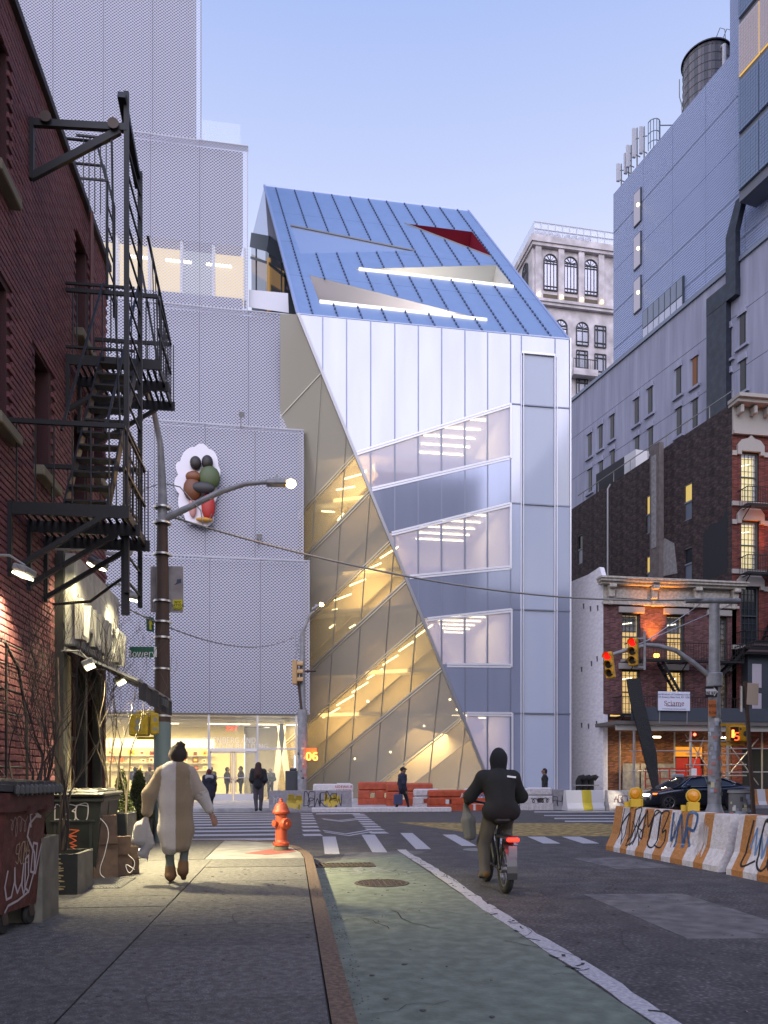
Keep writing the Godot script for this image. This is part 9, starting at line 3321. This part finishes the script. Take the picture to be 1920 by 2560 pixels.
func people() -> void:
	# --- woman in the long two-tone fleece coat, walking away
	var w := person("person in a long white and tan fleece coat walking away with a white bag", Vector3(-1.029, 0.15, -9.27), STREET + 0.08, {
		"pelvis": Vector3(0, 0.9, 0), "waist": Vector3(0, 1.04, -0.01), "chest": Vector3(0, 1.22, -0.02), "neck": Vector3(0.01, 1.38, -0.03), "head": Vector3(0.02, 1.5, -0.05),
		"shl": Vector3(-0.17, 1.32, 0), "ell": Vector3(-0.31, 1.06, 0.05), "wrl": Vector3(-0.33, 0.8, 0.03), "shr": Vector3(0.17, 1.32, -0.02), "elr": Vector3(0.3, 1.05, 0.04), "wrr": Vector3(0.4, 0.82, 0.0),
		"hil": Vector3(-0.08, 0.88, 0), "knl": Vector3(-0.08, 0.47, -0.02), "anl": Vector3(-0.06, 0.09, 0.03), "tol": Vector3(-0.07, 0.035, -0.12), "hir": Vector3(0.08, 0.88, 0), "knr": Vector3(0.1, 0.5, -0.1), "anr": Vector3(0.085, 0.15, 0.12), "tor": Vector3(0.09, 0.06, 0.02)},
		{"skin": Color(0.45, 0.25, 0.18), "top": Color(0.4, 0.36, 0.3), "legs": Color(0.11, 0.13, 0.11), "shoe": Color(0.17, 0.085, 0.03), "boot": 1, "puff": -0.04, "hair": Color(0.045, 0.03, 0.022), "hands": "lr", "palm_r": Vector3(-0.6, 0, -0.6), "cell": 0.012,
		"cap": [[Vector3(0, 0.04, 0.015), Vector3(0, 0.02, 0.03), 0.1, 0.098], [Vector3(0, 0.0, 0.05), Vector3(0, -0.06, 0.055), 0.075, 0.055], [Vector3(0.02, 0.1, 0.06), Vector3(0.04, 0.125, 0.065), 0.042, 0.036], [Vector3(0.03, 0.13, 0.06), Vector3(0.035, 0.175, 0.07), 0.014, 0.006], [Vector3(0.06, 0.12, 0.06), Vector3(0.09, 0.135, 0.07), 0.012, 0.006], [Vector3(0.01, 0.12, 0.06), Vector3(-0.01, 0.16, 0.07), 0.012, 0.006]]})
	var white := Color(0.74, 0.68, 0.64)
	var tan := Color(0.36, 0.26, 0.155)
	var coat := []
	for q in [[-1.0, white], [1.0, tan]]:
		var e: float = q[0]
		var c: Color = q[1]
		coat.append([Vector3(0.05 * e, 1.32, -0.01), Vector3(0.13 * e, 1.28, 0.0), 0.085, 0.085, c])
		coat.append([Vector3(0.07 * e, 1.25, 0.0), Vector3(0.072 * e, 0.95, 0.01), 0.112, 0.115, c])
		coat.append([Vector3(0.072 * e, 0.95, 0.01), Vector3(0.082 * e, 0.62, 0.01), 0.115, 0.122, c])
		coat.append([Vector3(0.082 * e, 0.62, 0.01), Vector3(0.07 * e, 0.42 if e < 0 else 0.46, 0.0 if e < 0 else 0.03), 0.12, 0.1, c])
		# long vertical folds down the back
		coat.append([Vector3(0.12 * e, 1.15, 0.08), Vector3(0.1 * e, 0.45, 0.09), 0.022, 0.04, c])
		coat.append([Vector3(0.03 * e, 1.2, 0.085), Vector3(0.035 * e, 0.42, 0.1), 0.024, 0.034, c])
		coat.append([Vector3(0.03 * e, 1.37, 0.015), Vector3(0.07 * e, 1.37, 0.01), 0.058, 0.052, c])
	coat.append([Vector3(-0.16, 1.29, 0.0), Vector3(-0.3, 1.05, 0.05), 0.078, 0.074, tan])
	coat.append([Vector3(-0.3, 1.05, 0.05), Vector3(-0.325, 0.84, 0.04), 0.074, 0.066, tan])
	coat.append([Vector3(0.16, 1.29, 0.0), Vector3(0.29, 1.05, 0.04), 0.078, 0.072, Color(0.5, 0.41, 0.32)])
	coat.append([Vector3(0.29, 1.05, 0.04), Vector3(0.38, 0.87, 0.01), 0.072, 0.062, white])
	var b := B.new()
	body_surface(b, coat, 0.012, 0.022)
	var fleece := wear(mat("fleece", Color.WHITE, 0.95), tex["grain"], 5.0, tex["lump"], 1.2)
	fleece.vertex_color_use_as_albedo = true
	fleece.rim_enabled = true
	fleece.rim = 0.4
	part("coat", b, fleece, w)
	var bag := thing("carrier_bag", "thin white plastic carrier bag hanging from the walking person's left hand", "bag", w.position + Basis(Vector3.UP, STREET + 0.08) * Vector3(-0.34, 0.3, 0.06), STREET)
	b = B.new()
	var bb := [[Vector3(0, 0.46, 0), Vector3(-0.06, 0.3, 0.0), 0.025, 0.07, Color(0.62, 0.6, 0.64)], [Vector3(-0.06, 0.36, 0), Vector3(-0.07, 0.22, 0.01), 0.075, 0.085, Color(0.62, 0.6, 0.64)], [Vector3(0, 0.44, 0), Vector3(0.05, 0.16, 0), 0.03, 0.055, Color(0.6, 0.58, 0.62)], [Vector3(0.03, 0.24, 0), Vector3(-0.01, 0.03, 0.02), 0.05, 0.03, Color(0.6, 0.58, 0.62)], [Vector3(0.0, 0.1, 0), Vector3(-0.05, 0.06, 0.03), 0.05, 0.035, Color(0.64, 0.62, 0.66)], [Vector3(0.02, 0.05, 0), Vector3(0.03, -0.07, 0), 0.012, 0.005, Color(0.64, 0.62, 0.66)]]
	body_surface(b, bb, 0.011, 0.012)
	var bm := wear(mat("bag_film", Color.WHITE, 0.4), tex["grain"], 5.0, tex["lump"], 3.0)
	bm.vertex_color_use_as_albedo = true
	part("film", b, bm, bag)
	# --- rider
	var r := person("person in a black hooded jacket riding the bicycle away up the road", S(2.56, 0, -8.9), STREET - 0.04, {
		"pelvis": Vector3(0, 0.97, -0.27), "waist": Vector3(0, 1.1, -0.29), "chest": Vector3(0, 1.28, -0.36), "neck": Vector3(0.01, 1.46, -0.42), "head": Vector3(0.02, 1.575, -0.46),
		"shl": Vector3(-0.18, 1.38, -0.4), "ell": Vector3(-0.33, 1.15, -0.52), "wrl": Vector3(-0.31, 1.09, -0.76), "shr": Vector3(0.18, 1.38, -0.4), "elr": Vector3(0.33, 1.15, -0.52), "wrr": Vector3(0.31, 1.09, -0.76),
		"hil": Vector3(-0.1, 0.95, -0.3), "knl": Vector3(-0.16, 0.56, -0.5), "anl": Vector3(-0.16, 0.2, -0.42), "tol": Vector3(-0.18, 0.14, -0.58), "hir": Vector3(0.1, 0.95, -0.3), "knr": Vector3(0.16, 0.76, -0.66), "anr": Vector3(0.16, 0.5, -0.46), "tor": Vector3(0.17, 0.47, -0.62)},
		{"skin": Color(0.25, 0.15, 0.1), "top": Color(0.012, 0.012, 0.014), "legs": Color(0.16, 0.14, 0.11), "shoe": Color(0.28, 0.15, 0.045), "hair": Color(0.01, 0.01, 0.012), "puff": 0.03, "baggy": 0.02, "cell": 0.013, "cap_name": "hood",
		"cap": [[Vector3(0, 0.06, 0.02), Vector3(0, 0.04, 0.0), 0.108, 0.11], [Vector3(0, 0.1, 0.02), Vector3(0, 0.12, 0.01), 0.085, 0.075], [Vector3(0, 0.0, 0.02), Vector3(0, -0.12, 0.0), 0.1, 0.1]],
		"extra": [[Vector3(-0.12, 0.98, -0.22), Vector3(0.12, 0.98, -0.22), 0.12, 0.12, Color(0.012, 0.012, 0.014)], [Vector3(0, 1.05, -0.24), Vector3(0, 1.3, -0.34), 0.17, 0.19, Color(0.012, 0.012, 0.014)]]})
	b = B.new()
	b.box(Vector3(0.12, 1.4, -0.19), Vector3(0.11, 0.022, 0.02), Basis(Vector3.BACK, -0.12))
	part("jacket_mark", b, mat("paper_white"), r)
	var rb := thing("carrier_bag", "pale plastic bag swinging from the rider's left handlebar", "bag", S(2.25, 0.62, -9.45))
	b = B.new()
	body_surface(b, [[Vector3(0, 0.42, -0.2), Vector3(-0.02, 0.22, 0), 0.03, 0.08, Color(0.3, 0.3, 0.26)], [Vector3(-0.02, 0.22, 0), Vector3(0, 0.05, 0.02), 0.09, 0.08, Color(0.3, 0.3, 0.26)]], 0.014, 0.012)
	part("film", b, bm, rb)
	# --- small figures across the avenue
	var far := 0.021
	person("child in a dark coat with red hat and white collar walking by the museum door", Vector3(-1.946, 0.15, -27.944), 0.1, {"anl": Vector3(-0.13, 0.09, -0.06), "tol": Vector3(-0.14, 0.035, -0.22), "knl": Vector3(-0.12, 0.5, -0.08), "anr": Vector3(0.13, 0.09, 0.1), "tor": Vector3(0.14, 0.035, -0.05)},
		{"scale": 0.86, "cell": 0.019, "top": Color(0.02, 0.022, 0.045), "legs": Color(0.015, 0.015, 0.018), "hair": Color(0.15, 0.03, 0.03), "puff": 0.03, "cap_name": "hat", "extra": [[Vector3(0, 1.0, 0), Vector3(0, 0.68, 0), 0.18, 0.22, Color(0.02, 0.022, 0.045)], [Vector3(-0.09, 1.44, 0.08), Vector3(0.09, 1.44, 0.08), 0.075, 0.075, Color(0.5, 0.48, 0.5)], [Vector3(-0.1, 0.95, 0), Vector3(-0.1, 0.72, 0), 0.16, 0.16, Color(0.02, 0.022, 0.045)], [Vector3(0.1, 0.95, 0), Vector3(0.1, 0.72, 0), 0.16, 0.16, Color(0.02, 0.022, 0.045)]]})
	person("person with long brown hair in a dark jacket standing by the grey concrete barrier", Vector3(-0.2, 0.15, -27.668), -0.1, {"wrl": Vector3(-0.16, 0.98, -0.12), "wrr": Vector3(0.16, 0.98, -0.12), "anl": Vector3(-0.07, 0.09, 0.02), "anr": Vector3(0.07, 0.09, -0.08), "tor": Vector3(0.08, 0.035, -0.24)},
		{"cell": far, "top": Color(0.02, 0.022, 0.03), "legs": Color(0.11, 0.1, 0.12), "hair": Color(0.06, 0.025, 0.02), "puff": 0.04, "baggy": 0.015, "hands": "", "cap": [[Vector3(0, 0.04, 0.015), Vector3(0, 0.02, 0.03), 0.105, 0.105], [Vector3(0, 0.0, 0.06), Vector3(0, -0.3, 0.15), 0.11, 0.12], [Vector3(-0.06, -0.1, 0.1), Vector3(-0.08, -0.42, 0.18), 0.07, 0.05], [Vector3(0.06, -0.1, 0.1), Vector3(0.08, -0.42, 0.18), 0.07, 0.05]]})
	person("person in dark clothes walking with a blue bag before the orange barriers", Vector3(5.436, 0, -29.743), -1.35, {"anl": Vector3(-0.09, 0.1, 0.28), "tol": Vector3(-0.09, 0.05, 0.14), "knl": Vector3(-0.09, 0.5, 0.06), "anr": Vector3(0.09, 0.09, -0.25), "tor": Vector3(0.09, 0.035, -0.4), "knr": Vector3(0.09, 0.5, -0.16)},
		{"cell": far, "top": Color(0.022, 0.024, 0.06), "legs": Color(0.015, 0.015, 0.025), "shoe": Color(0.4, 0.4, 0.4), "puff": 0.03, "cap_name": "cap", "cap": [[Vector3(0, 0.06, 0.0), Vector3(0, 0.05, 0.02), 0.1, 0.1], [Vector3(0, 0.07, -0.08), Vector3(0, 0.06, -0.16), 0.05, 0.03]]})
	var tote := thing("tote_bag", "dark blue shopping bag held by the person at the orange barriers", "bag", Vector3(5.279, 0, -29.768) + Vector3(-0.05, 0.3, 0.22), -1.35)
	b = B.new()
	b.soft(Vector3(0, 0.2, 0), Vector3(0.14, 0.42, 0.36), 0.03)
	part("sack", b, mat("tote_blue", lin(0.04, 0.05, 0.11), 0.8), tote)
	b = B.new()
	b.tube([Vector3(0, 0.4, 0.1), Vector3(0, 0.58, 0.03), Vector3(0, 0.58, -0.03), Vector3(0, 0.4, -0.1)], 0.01, 5)
	part("handle", b, mats["tote_blue"], tote)
	person("person in grey and black behind the barriers, right of the rider", Vector3(12.444, 0, -32.56), 1.2, {}, {"cell": far, "top": Color(0.03, 0.03, 0.035), "legs": Color(0.05, 0.05, 0.06)})
	person("dark figure standing in the right upper window of the low brick house", Vector3(26.1, 7.7, -41.2), 2.9, {}, {"cell": far, "top": Color(0.012, 0.012, 0.012), "legs": Color(0.012, 0.012, 0.012), "skin": Color(0.1, 0.07, 0.06)})
	# --- people inside the hall
	var inside := [[583, 1.66, 1.7, "person in a dark jacket behind the left museum door", Color(0.012, 0.011, 0.01), 1.7, 1.02], [548, 2.6, 0.4, "person in black seen in profile in the hall, facing the shelves", Color(0.01, 0.01, 0.01), -1.4, 1.0], [628, 2.2, 0.9, "person in a green skirt and face mask by the right museum door", Color(0.02, 0.05, 0.04), 2.6, 1.0], [508, 1.2, 0.9, "person in a long dark coat just left of the museum door", Color(0.02, 0.018, 0.016), 0.4, 1.0], [612, 3.4, 0.3, "person in dark clothes deep in the hall between the doors", Color(0.03, 0.025, 0.02), -2.0, 0.97], [658, 1.5, 0.3, "person in grey green clothes inside the glass right of the door", Color(0.03, 0.05, 0.05), 2.9, 0.95], [320, 3.0, 0.3, "person in a blue jacket at the shop shelves behind the cone bush", Color(0.03, 0.04, 0.12), -0.3, 1.0], [356, 2.6, 0.3, "person in brown at the shop shelves above the cone bush", Color(0.12, 0.09, 0.05), 0.6, 1.0]]
	for q in inside:
		var z: float = -40.5 - q[1]
		var p := [Vector3(-13.031, 2.239, -40.5), Vector3(7.27, 2.309, -40.5)]
		var x: float = p[0].x + (p[1].x - p[0].x) * q[0] / 1000.0
		x *= (z / -40.5)
		var lk := {"cell": far, "top": q[4], "legs": q[4] * 0.8, "scale": q[6], "skin": Color(0.42, 0.27, 0.2), "hair": Color(0.03, 0.02, 0.015)}
		if str(q[3]).contains("mask"): lk["extra"] = [[Vector3(0, 1.6, -0.1), Vector3(0, 1.58, -0.08), 0.05, 0.05, Color(0.7, 0.7, 0.7)], [Vector3(0, 0.95, 0), Vector3(0, 0.2, 0), 0.15, 0.24, Color(0.02, 0.06, 0.05)]]
		if str(q[3]).contains("long"): lk["extra"] = [[Vector3(0, 0.95, 0), Vector3(0, 0.35, 0), 0.15, 0.2, q[4]]]
		lk["puff"] = 0.03
		person(q[3], Vector3(x, 0.165, z), q[5], {"ell": Vector3(-0.26, 1.15, 0.02), "wrl": Vector3(-0.12, 1.04 + 0.05 * sin(q[0]), -0.22), "elr": Vector3(0.25, 1.15, 0.02), "wrr": Vector3(0.14, 0.95 + 0.1 * cos(q[0]), -0.18)}, lk)
